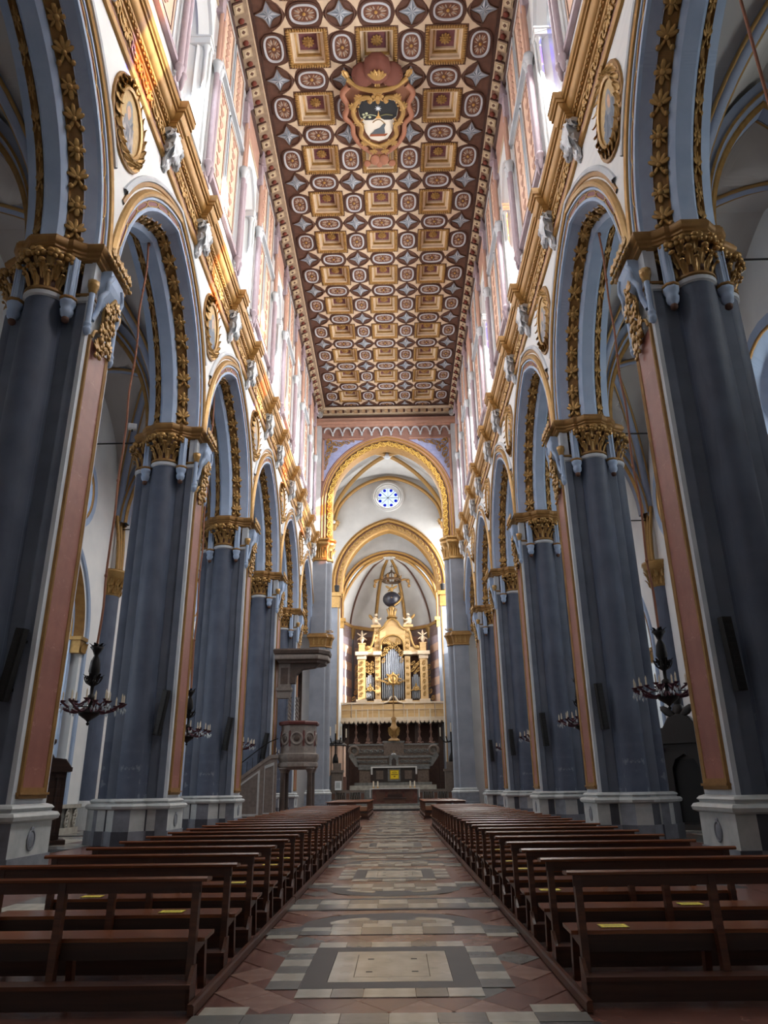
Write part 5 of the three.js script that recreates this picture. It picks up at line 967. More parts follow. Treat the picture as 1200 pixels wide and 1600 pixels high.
  P3('inner_arch_cove', [[-0.06, 0.18], [0.0, 0.26], [-0.04, 0.34]], M.brown);
  P3('inner_arch_roll', [[-0.04, 0.34], [-0.2, 0.4], [-0.22, 0.52], [-0.1, 0.6], [0.02, 0.62]], M.goldPaint);
  const sv = []; for (let i = 0; i <= 16; i++) { const t = -1 + i / 8; sv.push([[6.95 * t, 22 + 9.2 * Math.sqrt(Math.max(0, 1 - Math.pow(Math.abs(t), 1.7))), -FARD - 0.5], [6.95 * t, 22 + 9.2 * Math.sqrt(Math.max(0, 1 - Math.pow(Math.abs(t), 1.7))), -D2]]); }
  part('chancel_vault', quads(sv, false, 0.5), M.vault, ch);
  part('chancel_roof', span(-9.6, 9.6, 32.4, 32.7, -FARD - 0.71, -97), M.darkBrown, ch);
  part('chancel_back', [span(-9.6, -7.0, 0, 32.5, -FARD - 0.7, -FARD - 1.0), span(7.4, 9.6, 0, 32.5, -FARD - 0.7, -FARD - 1.0)], M.vault, ch);
  for (const h of [-1, 1]) { const p = []; for (let i = 0; i <= 12; i++) { const u = 0.95 * (1 - i / 12); p.push([h * 6.4 * u, 21.9 + 9.1 * Math.sqrt(1 - Math.pow(u, 1.7)), -FARD - 2.3 - 1.6 * u]); } part('chancel_rib', tube(p, 0.22, 24, 6), M.goldPaint, ch); }
  part('chancel_boss', [ball(0.5, 0, 30.8, -FARD - 2.3, 1.6, 0.5, 0.8, 8), ...[-1, 1].map(h => ball(0.3, h * 0.7, 30.9, -FARD - 2.3, 1.6, 0.4, 0.6, 8))], M.ochre, ch);

  // apse: half octagon, gilt entablature, ribbed conch
  const ap = structure('wall_apse', 'apse with striped marble walls, gilt entablature and gold ribs');
  const CD = 86.2, RA = 6.3, corners = [0, 1, 2, 3, 4, 5].map(i => { const t = Math.PI * i / 5; return [RA * Math.cos(t), CD + RA * Math.sin(t) * 1.05]; });
  const SPA = 20.6;
  for (let i = 0; i < 5; i++) {
    const [x0, d0] = corners[i], [x1, d1] = corners[i + 1], L = Math.hypot(x1 - x0, d1 - d0), f = sub('apse_facet', ap);
    f.position.set((x0 + x1) / 2, 0, -(d0 + d1) / 2); f.rotation.y = Math.atan2(d1 - d0, x1 - x0);
    part('wall_face', box(L + 0.2, SPA + 0.4, 0.4, 0, SPA / 2, -0.2 * 1).translate(0, 0, 0), M.mauve, f);
    const side = 1;   // which local z faces the apse centre
    const toC = V(0, 0, 1).applyAxisAngle(V(0, 1, 0), f.rotation.y), inw = toC.dot(V(-f.position.x, 0, -CD - f.position.z)) > 0 ? 1 : -1;
    for (let r = 0; r < 7; r++) part('pink_course', span(-L / 2 + 0.5, L / 2 - 0.5, 5.0 + r * 2.0, 5.95 + r * 2.0, inw * 0.02 + (inw < 0 ? -0.4 : 0), inw * 0.05 + (inw < 0 ? -0.4 : 0)), M.pink, f);
    part('entablature', [span(-L / 2 - 0.1, L / 2 + 0.1, 18.9, 20.3, -0.4, inw * 0.25), span(-L / 2 - 0.1, L / 2 + 0.1, 20.3, 20.7, -0.4, inw * 0.5)], M.goldPaint, f);
    for (let j = -2; j <= 2; j++) part('frieze_scroll', boxUV(scrollUnit.clone().rotateZ(Math.PI / 2).scale(0.8, 0.8, inw).translate(j * L / 5.4, 19.6, inw * 0.27)), M.gold, f);
    // conch cell
    const rows = []; for (let k = 0; k <= 10; k++) { const u = k / 10, sc = Math.sqrt(Math.max(0, 1 - Math.pow(u, 1.55))), y = SPA + 8.0 * u; rows.push([[x0 * sc, y, -(CD + (d0 - CD) * sc) - 0.0], [x1 * sc, y, -(CD + (d1 - CD) * sc)]]); }
    part('conch_cell', quads(rows, false, 0.3), M.vault, ap);
  }
  for (let i = 0; i <= 5; i++) {
    const [x0, d0] = corners[i], p = []; for (let k = 0; k <= 12; k++) { const u = k / 12 * 0.99, sc = Math.sqrt(Math.max(0, 1 - Math.pow(u, 1.55))) * 0.985; p.push([x0 * sc, SPA + 7.9 * u, -(CD + (d0 - CD) * sc) + 0.1]); }
    part('gilt_rib', [tube(p, i === 1 || i === 4 ? 0.12 : 0.2, 26, 6)], i === 1 || i === 4 ? M.brown : M.goldPaint, ap);
    part('corner_shaft', [cyl(0.3, 0.3, 19, x0 * 0.96, 0, -(CD + (d0 - CD) * 0.96), 10)], i === 5 ? M.white : M.respond, ap);  // last shaft is white to paint in the sunlit strip
    part('shaft_capital', [cyl(0.3, 0.55, 1.4, x0 * 0.96, 18.9, -(CD + (d0 - CD) * 0.96), 8)], M.gold, ap);
  }
}
// windows' daylight
const SKY = [0.92, 0.96, 1.0];
for (const s of [-1, 1]) for (let k = -1; k <= 4; k++) daylight(V(s * 7.0, 30.2, -MID(k)), V(s * (7 - 10), 30.2 - 5, -MID(k)), 2.2, 8, s > 0 ? 75 : 26, s > 0 ? [1.0, 0.98, 0.95] : [0.88, 0.95, 1.0]);
for (const s of [-1, 1]) for (let k = 0; k <= 4; k++) {
  daylight(V(s * 19.1, 7.9, -MID(k)), V(0, 6.9, -MID(k)), 2, 5.2, s < 0 ? 24 : 12, SKY);
  if (s < 0) daylight(V(s * (AXO + 0.4), 15, -MID(k)), V(0, 13, -MID(k)), 1.4, 1.4, 16, SKY);
}
for (let k = -1; k <= 4; k++) daylight(V(AXO + 0.4, 15, -MID(k) - 1.7), V(0, 15, -MID(k) - 1), 2.2, 2.2, 17, [0.97, 1.0, 0.95]);
daylight(V(8.8, 23.2, -78.4), V(-10, 20, -80), 3.8, 12, 40, [1, 0.98, 0.95]);  // this and the next two serve the added, unseen side windows
daylight(V(-8.8, 23.2, -74), V(10, 20, -76), 3.8, 12, 30, SKY);
daylight(V(6.8, 20, -83.4), V(-6, 16, -86), 2.8, 10, 40, [1, 0.97, 0.92]);
daylight(V(-0.02, 34.45, -80.9), V(0, 20, -60), 1.9, 1.9, 40, SKY);
// ================================================================ PEWS
// local: origin on the floor under the back edge of the top rail, middle of the pew; people face -z
const PEW_L = 2.44;
function buildPew(label, pos) {
  const o = thing('pew', label, 'pew', pos, 0, 'wooden pews in two blocks'), L = PEW_L, h = L / 2;
  part('top_rail', poly([[0.02, 0.9], [0.0, 0.905], [-0.005, 0.925], [0.02, 0.94], [0.17, 0.925], [0.185, 0.91], [0.17, 0.895]], L).rotateY(Math.PI / 2).translate(-h, 0, 0), M.woodRail, o);  // lighter tone for wear, with the sheen of apse light painted in
  part('back_board', span(-h + 0.06, h - 0.06, 0.815, 0.9, -0.06, -0.085), M.wood, o);
  for (const x of [-h + 0.1, 0, h - 0.1]) {
    part('back_post', poly([[0.055, 0.9], [0.125, 0.9], [0.105, 0.45], [0.09, 0.05], [0.01, 0.05], [0.03, 0.45]], 0.06).rotateY(Math.PI / 2).translate(x - 0.03, 0, 0), M.wood, o);
    part('seat_leg', poly([[0.36, 0.44], [0.44, 0.44], [0.5, 0.05], [0.43, 0.05]], 0.055).rotateY(Math.PI / 2).translate(x - 0.0275, 0, 0), M.wood, o);
    part('seat_bearer', poly([[0.08, 0.36], [0.44, 0.4], [0.44, 0.445], [0.08, 0.445]], 0.05).rotateY(Math.PI / 2).translate(x - 0.025, 0, 0), M.wood, o);
  }
  part('seat', poly([[0.14, 0.445], [0.46, 0.455], [0.47, 0.47], [0.46, 0.485], [0.14, 0.475]], L - 0.04).rotateY(Math.PI / 2).translate(-h + 0.02, 0, 0), M.woodRail, o);
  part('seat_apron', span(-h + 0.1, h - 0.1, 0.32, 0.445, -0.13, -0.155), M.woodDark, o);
  part('footboard', span(-h + 0.05, h - 0.05, 0.165, 0.195, 0.13, -0.05), M.wood, o);
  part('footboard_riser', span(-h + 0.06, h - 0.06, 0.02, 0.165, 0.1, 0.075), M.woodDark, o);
  for (const x of [-h + 0.055, h - 0.085]) part('end_bracket', poly([[-0.1, 0.02], [0.08, 0.02], [0.08, 0.3], [0.02, 0.3], [-0.1, 0.19]], 0.03).rotateY(Math.PI / 2).translate(x, 0, 0), M.wood, o);
  return o;
}
{
  let first;
  const rows = []; for (let i = 0; i < 24; i++) rows.push(6.66 + 1.185 * i); for (let i = 0; i < 8; i++) rows.push(43.6 + 1.19 * i);
  for (const s of [-1, 1]) rows.forEach((d, i) => {
    const n = rows.length - 1 - i, x = s < 0 ? -1.07 - PEW_L / 2 : 1.92 + PEW_L / 2, dd = d + (s > 0 ? 0.12 : 0);
    const lab = `dark wooden pew, ${SIDE(s)}, ${ORD[n]} row from altar steps`;
    if (first) dup(first, lab, [x, 0, -dd], 0); else first = buildPew(lab, [x, 0, -dd]);
  });
  // wooden kerbs along the gangway
  for (const s of [-1, 1]) {
    const runs = [[6.5, 12.4], [12.45, 18.4], [18.45, 24.3], [24.35, 30.2], [30.25, 34.6], [43.4, 52.9]], x = s < 0 ? -1.12 : 1.97;
    runs.forEach(([a, b], i) => tag(part('pew_kerb', poly([[0, 0], [0.05, 0], [0.05, 0.06], [0.035, 0.075], [0, 0.075]].map(([p, q]) => [s < 0 ? p : -p, q]), b - a).translate(x, 0, -b), M.wood, scene), `wooden kerb along gangway, ${SIDE(s)}, ${ORD[runs.length - 1 - i]} length from altar steps`, 'kerb', 'kerbs along the gangway'));
  }
  // yellow seat notices
  const cv = tex(64, (u, v) => { const line = [0.3, 0.45, 0.6, 0.74].some(q => Math.abs(v - q) < 0.035) && u > 0.15 && u < 0.85 && fbm(u * 30, v * 4, 5, 2) > -0.15, edge = u < 0.05 || u > 0.95 || v < 0.07 || v > 0.93; return edge && Math.floor((u + v) * 14) % 2 ? [40, 38, 20] : line ? [84, 78, 30] : [232, 214, 58]; });
  cv.wrapS = cv.wrapT = THREE.ClampToEdgeWrapping;
  const ym = std({ map: cv, roughness: 0.5 });
  const notes = [[-1, 0, 0], [-1, 1, 0.72], [-1, 2, 0.2], [-1, 3, 0.78], [-1, 5, 0.8], [-1, 6, 0.82], [1, 0, 0.17], [1, 1, 0.62], [1, 2, 0.14], [1, 4, 0.16], [1, 5, 0.16], [1, 7, 0.2]];
  for (const [s, i, f] of notes.slice(1)) {
    const d = rows[i] + (s > 0 ? 0.12 : 0), x0 = s < 0 ? -1.07 - PEW_L : 1.92;
    const g = new THREE.PlaneGeometry(0.24, 0.16).rotateX(-Math.PI / 2), m = part('seat_notice', g, ym, scene, { keepUV: true });
    m.position.set(x0 + f * PEW_L, 0.4835, -(d + 0.3));
    tag(m, `yellow notice on pew seat, ${SIDE(s)}, ${ORD[rows.length - 1 - i]} row from altar steps`, 'notice', 'yellow notices on the pew seats');
  }
}

// ================================================================ LOUDSPEAKERS on the piers
{
  const body = mg([box(0.24, 1.5, 0.14), box(0.21, 1.44, 0.02, 0, 0, 0.075)]);
  const slots = []; for (let i = 0; i < 11; i++) slots.push(box(0.18, 0.1, 0.012, 0, -0.64 + i * 0.128, 0.088));
  for (const s of [-1, 1]) for (let k = 0; k <= 4; k++) {
    const o = thing('column_loudspeaker', `slim black loudspeaker on pier, ${SIDE(s)}, pier ${FROM(4 - k)}`, 'loudspeaker', [s * 7.42, 4.1, -(PD(k) - 0.86)], s * 0.35, 'black loudspeakers on the piers');
    part('cabinet', body, M.black, o); part('grille', slots, M.iron, o); part('bracket', [box(0.06, 0.06, 0.22, 0, 0.5, -0.12), box(0.06, 0.06, 0.22, 0, -0.5, -0.12)], M.iron, o);
    o.rotation.z = s < 0 ? -0.17 : 0.06;
  }
}

// ================================================================ CHANDELIERS on ropes from the arches
{
  const arms = 18;
  const stem = lathe([[0, 0.0], [0.03, 0.02], [0.05, 0.06], [0.02, 0.1], [0.08, 0.16], [0.26, 0.28], [0.3, 0.36], [0.22, 0.42], [0.06, 0.46], [0.05, 0.62], [0.12, 0.7], [0.12, 0.8], [0.05, 0.86], [0.05, 1.08], [0.16, 1.16], [0.1, 1.24], [0.07, 1.3], [0.16, 1.5], [0.13, 1.8], [0.06, 1.95], [0.12, 2.1], [0.2, 2.2], [0.06, 2.24], [0.03, 2.3], [0, 2.32]], 10);
  const armG = boxUV(mg([tube([[0.1, 0.5, 0], [0.4, 0.36, 0], [0.66, 0.44, 0], [0.9, 0.56, 0]], 0.032, 10, 5), cyl(0.03, 0.1, 0.07, 0.9, 0.54, 0, 8), ball(0.06, 0.62, 0.42, 0, 1, 0.7, 1, 6)]));
  const armS = boxUV(mg([tube([[0.1, 0.7, 0], [0.34, 0.56, 0], [0.52, 0.66, 0]], 0.03, 8, 5), cyl(0.03, 0.09, 0.06, 0.53, 0.65, 0, 8)]));
  const candleG = boxUV(mg([cyl(0.024, 0.022, 0.22, 0, 0, 0, 6), new THREE.ConeGeometry(0.018, 0.06, 5).translate(0, 0.25, 0)]));
  const dropG = boxUV(mg([new THREE.OctahedronGeometry(0.035).scale(1, 2.2, 1)]));
  const topG = boxUV(mg([0, 1, 2, 3, 4, 5].map(i => tube([[0.04, 1.1, 0], [0.2, 1.2, 0], [0.26, 1.36, 0], [0.16, 1.3, 0]], 0.018, 8, 4).rotateY(i * Math.PI / 3)).concat([0, 1, 2, 3, 4, 5].map(i => leafGeo(0.14, 0.24, 0.12).translate(0, 1.2, 0.16).rotateY(i * Math.PI / 3)), [0, 1, 2, 3, 4, 5].map(i => leafGeo(0.14, 0.22, 0.14).translate(0, 2.1, 0.08).rotateY(i * Math.PI / 3)))));
  let first;
  for (const s of [-1, 1]) for (let k = 0; k <= 3; k++) {
    const y = 3.35 + (s > 0 ? 0.2 : 0), pos = [s * 8.15, y, -MID(k)];
    const lab = `dark chandelier with glass drops, ${SIDE(s)}, arch ${FROM(4 - k)}`;
    if (first) dup(first, lab, pos, 0.3 * k); else {
      const o = first = thing('chandelier', lab, 'chandelier', pos, 0, 'chandeliers under the nave arches');
      part('stem', stem, M.iron, o); part('crown', topG, M.iron, o);
      for (let i = 0; i < arms; i++) {
        const out = i % 3 !== 2, a = i / arms * 2 * Math.PI, m = part('arm', out ? armG : armS, std({ color: 0x4a2230, roughness: 0.45, metalness: 0.3 }), o); m.rotation.y = a;
        const r = out ? 0.9 : 0.53, yy = out ? 0.6 : 0.71, c = part('candle', candleG, M.candle, o); c.position.set(r * Math.cos(a), yy, -r * Math.sin(a));
        for (const q of [-1, 0, 1]) { const d = part('crystal_drop', dropG, M.crystal, o); d.position.set((r + 0.06 * q) * Math.cos(a + 0.07 * q), yy - 0.18 - 0.05 * (q === 0), -(r + 0.06 * q) * Math.sin(a + 0.07 * q)); }
      }
      part('ring', new THREE.TorusGeometry(0.62, 0.015, 5, 30).rotateX(Math.PI / 2).translate(0, 0.46, 0), M.iron, o);
    }
    const top = SPRING + 5.3, p = []; for (let i = 0; i <= 14; i++) p.push([s * 8.15 + 0.03 * Math.sin(i * 2.1 + k), y + 2.3 + (top - y - 2.3) * i / 14, -MID(k) + 0.03 * Math.cos(i * 1.7)]);
    tag(part('chandelier_rope', [tube(p, 0.035, 40, 5), ...[2, 5, 9, 12].map(i => ball(0.055, ...p[i], 1, 1.6, 1, 6)), cyl(0.06, 0.02, 0.25, s * 8.15, top - 0.1, -MID(k), 6)], M.rope, scene), `brown rope carrying chandelier, ${SIDE(s)}, arch ${FROM(4 - k)}`, 'rope', 'chandelier ropes');
  }
  const k = -1, p = []; for (let i = 0; i <= 10; i++) p.push([8.2, 6 + (SPRING + 5.3 - 6) * i / 10, -MID(k)]);
  tag(part('chandelier_rope', tube(p, 0.035, 30, 5), M.rope, scene), 'brown rope in the arch nearest the entrance, side opposite pulpit', 'rope', 'chandelier ropes');
}

// ================================================================ PULPIT on the fourth pier, with stair and canopy
{
  const stone = std({ map: mottled(0x6f6660, 0x8a817a, 6, 256, 0.7, 0.3, 0x4a4440, 33), roughness: 0.5 }), stoneDark = std({ map: mottled(0x3c302a, 0x54453c, 6, 256, 0.7, 0, 0, 34), roughness: 0.5 }), inlay = std({ color: 0x5a2a26, roughness: 0.5 });
  const X = -5.5, D = 46.6;
  const o = thing('pulpit', 'carved stone pulpit on columns with a panelled stair and dark canopy', 'pulpit', [X, 0, -D]);
  const oct = (r, z = 0) => Array.from({ length: 8 }, (_, i) => [r * Math.cos(i * Math.PI / 4 + Math.PI / 8), z + r * Math.sin(i * Math.PI / 4 + Math.PI / 8)]);
  part('floor_slab', loft(oct(1.2), [[-0.1, 2.75], [0.06, 2.9], [0.06, 3.1], [-0.02, 3.15], [0.1, 3.4], [0.1, 3.6], [0, 3.66]]), stone, o);
  part('parapet', loft(oct(1.12), [[0, 3.6], [0, 5.3]]), stone, o);
  part('handrail', loft(oct(1.16), [[0, 5.28], [0.1, 5.32], [0.12, 5.44], [0.06, 5.52]]), inlay, o);
  for (let i = 0; i < 8; i++) {
    const a = i * Math.PI / 4, f = sub('parapet_panel', o); f.position.set(1.04 * Math.sin(a), 4.5, 1.04 * Math.cos(a)); f.rotation.y = a;
    part('roundel', new THREE.TorusGeometry(0.33, 0.07, 8, 20), stone, f); part('roundel_boss', ball(0.18, 0, 0, 0, 1, 1, 0.3, 10), stoneDark, f);
    part('inlay', [box(0.08, 0.9, 0.02, -0.4, 0, 0), box(0.08, 0.9, 0.02, 0.4, 0, 0)], inlay, f);
  }
  for (const [x, z] of [[-0.8, 0.7], [0.8, 0.7], [0.8, -0.7], [-0.8, -0.7]]) { part('column', cyl(0.17, 0.15, 2.35, x, 0.3, z, 12), stoneDark, o); part('column_base', [box(0.46, 0.2, 0.46, x, 0.1, z), cyl(0.22, 0.17, 0.12, x, 0.2, z, 12)], stone, o); part('column_capital', [cyl(0.16, 0.26, 0.25, x, 2.55, z, 8), box(0.5, 0.08, 0.5, x, 2.8, z)], stone, o); }
  // canopy carried on a panelled back and two twisted shafts
  part('canopy', loft([[-1.42, -1.2], [1.3, -1.2], [1.75, -0.5], [1.75, 0.6], [1.2, 1.25], [-1.42, 1.25]], [[-0.15, 9.0], [-0.1, 9.15], [0.0, 9.2], [0.02, 9.5], [0.12, 9.55], [0.16, 9.75], [0.1, 9.85]]), stoneDark, o);
  part('canopy_cornice', loft([[-1.42, -1.2], [1.3, -1.2], [1.75, -0.5], [1.75, 0.6], [1.2, 1.25], [-1.42, 1.25]], [[0.03, 9.2], [0.06, 9.25], [0.06, 9.45], [0.03, 9.5]], false), stone, o);
  part('canopy_bracket', poly([[-0.55, 7.8], [-0.25, 7.8], [-0.2, 8.3], [0.2, 8.65], [1.0, 8.75], [1.3, 9.0], [1.3, 9.05], [-0.55, 9.05]], 0.4, 0.03).translate(0, 0, 0.4), stoneDark, o);
  part('back_panel', [span(-1.3, -0.55, 7.5, 9.0, 0.3, 0.75)], stone, o);
  part('back_panel_field', [span(-1.15, -0.7, 7.75, 8.75, 0.74, 0.78)], stoneDark, o);
  part('back_panel_ledge', [span(-1.4, -0.45, 7.35, 7.55, 0.2, 0.85), span(-1.35, -0.5, 6.9, 7.35, 0.3, 0.75)], stone, o);
  for (const [x, z] of [[-0.55, 0.6], [-0.1, 0.5]]) { const p = [], q = []; for (let i = 0; i <= 24; i++) { const t = i / 24 * 6 * Math.PI; p.push([x + 0.05 * Math.cos(t), 5.5 + 1.45 * i / 24, z + 0.05 * Math.sin(t)]); q.push([x - 0.05 * Math.cos(t), 5.5 + 1.45 * i / 24, z - 0.05 * Math.sin(t)]); } part('twisted_shaft', [tube(p, 0.075, 48, 6), tube(q, 0.075, 48, 6)], stone, o); }
  part('canopy_post', [span(-0.2, 0.05, 6.6, 9.0, -0.6, -0.35), span(-0.2, 0.05, 5.4, 6.6, -0.55, -0.4)], stoneDark, o);
  // stair rising from the aisle side towards the pulpit
  const st = sub('stair', o); st.position.set(-0.95, 0, 2.0); st.rotation.y = 0.12;
  part('stair_wall', poly([[-4.2, 0], [0, 0], [0, 3.3], [-0.4, 3.3], [-4.2, 0.6]], 0.2).translate(0, 0, 0.5), stone, st);
  part('stair_coping', poly([[-4.25, 0.55], [-4.25, 0.75], [-0.4, 3.5], [0.05, 3.5], [0.05, 3.32], [-0.35, 3.32]], 0.32).translate(0, 0, 0.44), stone, st);
  const fm = M.plinthWhite;
  for (const q of [[[-4.05, 0.25], [-2.75, 0.25], [-2.75, 1.45], [-4.05, 0.6]], [[-2.45, 0.25], [-0.95, 0.25], [-0.95, 2.7], [-2.45, 1.65]], [[-0.7, 0.25], [-0.15, 0.25], [-0.15, 3.1], [-0.7, 2.9]]]) { part('stair_panel', poly(q, 0.03).translate(0, 0, 0.7), std({ map: mottled(0x615a55, 0x7a716b, 6, 128, 0.8, 0, 0, 35), roughness: 0.5 }), st); part('panel_frame', poly(q.map(([x, y]) => [x, y]), 0.05, 0.0, [q.map(([x, y]) => { const mx = q.reduce((a, b) => a + b[0], 0) / 4, my = q.reduce((a, b) => a + b[1], 0) / 4; return [mx + (x - mx) * 0.86, my + (y - my) * 0.88]; }).reverse()]).translate(0, 0, 0.7), fm, st); }
  for (let i = 0; i < 14; i++) part('step', span(-4.1 + i * 0.29, -3.8 + i * 0.29, 0, 0.24 + i * 0.22, -0.5, 0.5), stone, st);
  part('stair_rail', [tube([[-4.2, 1.5, 0.6], [-2.2, 2.95, 0.6], [-0.5, 4.2, 0.6], [0, 4.4, 0.6]], 0.03, 20, 5)], M.iron, st);
  for (let i = 0; i < 14; i++) part('baluster', cyl(0.014, 0.014, 0.85, -4.1 + i * 0.3, 0.7 + i * 0.2, 0.6, 5), M.iron, st);
}
{ // clothed figure-like statue beside the pulpit column is left as the small white lectern figure
  const o = thing('floor_lamp', 'black floor spotlight beside the pulpit columns', 'lamp', [-6.9, 0, -44.6]);
  part('housing', box(0.42, 0.5, 0.4, 0, 0.9, 0), M.black, o); part('stand', [cyl(0.04, 0.04, 0.7, 0, 0, 0, 8), cyl(0.25, 0.25, 0.04, 0, 0, 0, 12)], M.black, o);
}

// ================================================================ ALTAR STEPS, NEW ALTAR, BALUSTRADE
{
  const steps = structure('floor_chancel', 'raised chancel floor with altar steps');
  part('step', span(-6.9, 7.0, 0, 0.16, -60, -67.2), M.marbleGrey, steps);
  part('step_nosing', span(-6.9, 7.0, 0.0, 0.1, -59.97, -60.0), M.marbleBlack, steps);
  part('step', span(-4.5, 5.0, 0.16, 0.32, -61.2, -68), M.marbleWhite, steps);
  part('step', span(-3.4, 3.9, 0.32, 0.46, -62, -68), M.marbleGrey, steps);
  part('presbytery_floor', span(-8.9, 8.9, 0, 1.1, -68.6, -81), M.marbleGrey, steps);
  part('step', span(-4.5, 4.7, 1.1, 1.5, -72.5, -80), M.marbleGrey, steps);
  part('step', span(-4.0, 4.2, 1.5, 1.9, -73.2, -80), M.marbleWhite, steps);
  part('step', span(-3.6, 3.8, 1.9, 2.15, -73.9, -80), M.marbleGrey, steps);
  part('choir_floor', span(-6.9, 6.9, 0, 1.5, -81, -93), M.marbleGrey, steps);
  const cloth = std({ color: 0xc9c6c2, roughness: 0.9 });
  const a = thing('altar_table', 'dark altar table with white cloth in front of the balustrade', 'altar', [0.28, 0.46, -64.4]);
  part('frontal', [span(-1.85, 1.85, 0, 1.1, -0.5, 0.5)], M.marbleRed, a);
  part('frontal_panel', [span(-0.5, 0.5, 0.1, 0.95, 0.5, 0.54), span(-1.5, -0.8, 0.2, 0.9, 0.5, 0.53), span(0.8, 1.5, 0.2, 0.9, 0.5, 0.53)], M.brown, a);
  part('altar_cloth', [span(-2.05, 2.05, 1.1, 1.18, -0.7, 0.7), span(-2.05, -1.96, 0.45, 1.12, -0.7, 0.7), span(1.96, 2.05, 0.45, 1.12, -0.7, 0.7)], cloth, a);
  const cds = [[-1.75, 0.2], [-1.4, 0.2], [1.3, 0.2], [1.65, 0.2]];
  cds.forEach(([x, z], i) => { const c = thing('altar_candle', `white candle in short holder on the altar table, ${ORD[i]} counting from the pulpit side`, 'candle', [0.28 + x, 1.64, -64.4 + z], 0, 'candles on the altar table'); part('holder', cyl(0.1, 0.06, 0.12, 0, 0, 0, 8), M.gold, c); part('wax', cyl(0.06, 0.055, 0.42, 0, 0.12, 0, 8), M.candle, c); part('wick', cyl(0.008, 0.008, 0.04, 0, 0.54, 0, 4), M.black, c); });
  const ch = thing('celebrants_bench', 'dark wooden bench in front of the altar table', 'bench', [0.3, 0.46, -62.9]);
  part('seat', span(-0.9, 0.9, 0.35, 0.45, -0.25, 0.25), M.woodDark, ch); part('front', span(-0.85, 0.85, 0, 0.36, -0.2, 0.2), M.brown, ch); part('backrest', span(-0.6, 0.6, 0.45, 0.75, -0.25, -0.18), M.woodDark, ch);
  // balustrade between chancel and presbytery
  const st = std({ map: mottled(0x5d524a, 0x75695f, 6, 128, 0.7, 0, 0, 36), roughness: 0.5 });
  const balG = boxUV(lathe([[0.09, 0], [0.09, 0.06], [0.05, 0.1], [0.1, 0.3], [0.05, 0.5], [0.08, 0.58], [0.08, 0.64]], 8));
  for (const s of [-1, 1]) {
    const b = thing('marble_balustrade', `inlaid marble balustrade of the presbytery with turned balusters, ${SIDE(s)}`, 'balustrade', [0, 0.46, -68.35]);
    const x0 = 2.4, x1 = 5.3;
    part('plinth', span(s * x0, s * x1, 0, 0.2, -0.25, 0.25), st, b); part('handrail', span(s * x0, s * (x1 + 0.1), 0.86, 1.04, -0.3, 0.3), st, b);
    for (const x of [x0 + 0.15, 3.85, x1 - 0.2]) part('pedestal', [span(s * (x - 0.22), s * (x + 0.22), 0.2, 0.9, -0.26, 0.26)], M.marbleGrey, b);
    for (const x of [x0 + 0.15, 3.85, x1 - 0.2]) part('pedestal_inlay', [span(s * (x - 0.14), s * (x + 0.14), 0.3, 0.8, 0.26, 0.28)], M.brown, b);
    for (let i = 0; i < 4; i++) for (const o of [x0 + 0.5, 4.2]) { const m = part('baluster', balG, st, b); m.position.set(s * (o + i * 0.21), 0.2, 0); }
    const w = thing('scrolled_end_pier', `grey carved end pier with sloping wing beside the balustrade, ${SIDE(s)}`, 'pier', [s * 5.1 + 0.2, 1.1, -69.4]);
    part('pedestal', [span(-0.5, 0.5, 0, 1.9, -0.4, 0.4), span(-0.6, 0.6, 1.9, 2.1, -0.5, 0.5), span(-0.35, 0.35, 2.1, 2.7, -0.3, 0.3)], st, w); part('sloping_wing', poly([[s * 0.5, 0], [s * 1.3, 0], [s * 1.3, 0.4], [s * 0.6, 1.7], [s * 0.5, 1.7]], 0.4).translate(0, 0, -0.2), M.plinthGrey, w);
  }
  const box1 = thing('white_notice_box', 'small white box standing on the balustrade beside the pulpit side', 'box', [-4.7, 1.52, -68.1]); part('case', box(0.55, 0.75, 0.4, 0, 0.38, 0), M.white, box1); part('front_panel', box(0.4, 0.5, 0.02, 0, 0.4, 0.21), M.plinthWhite, box1);
}

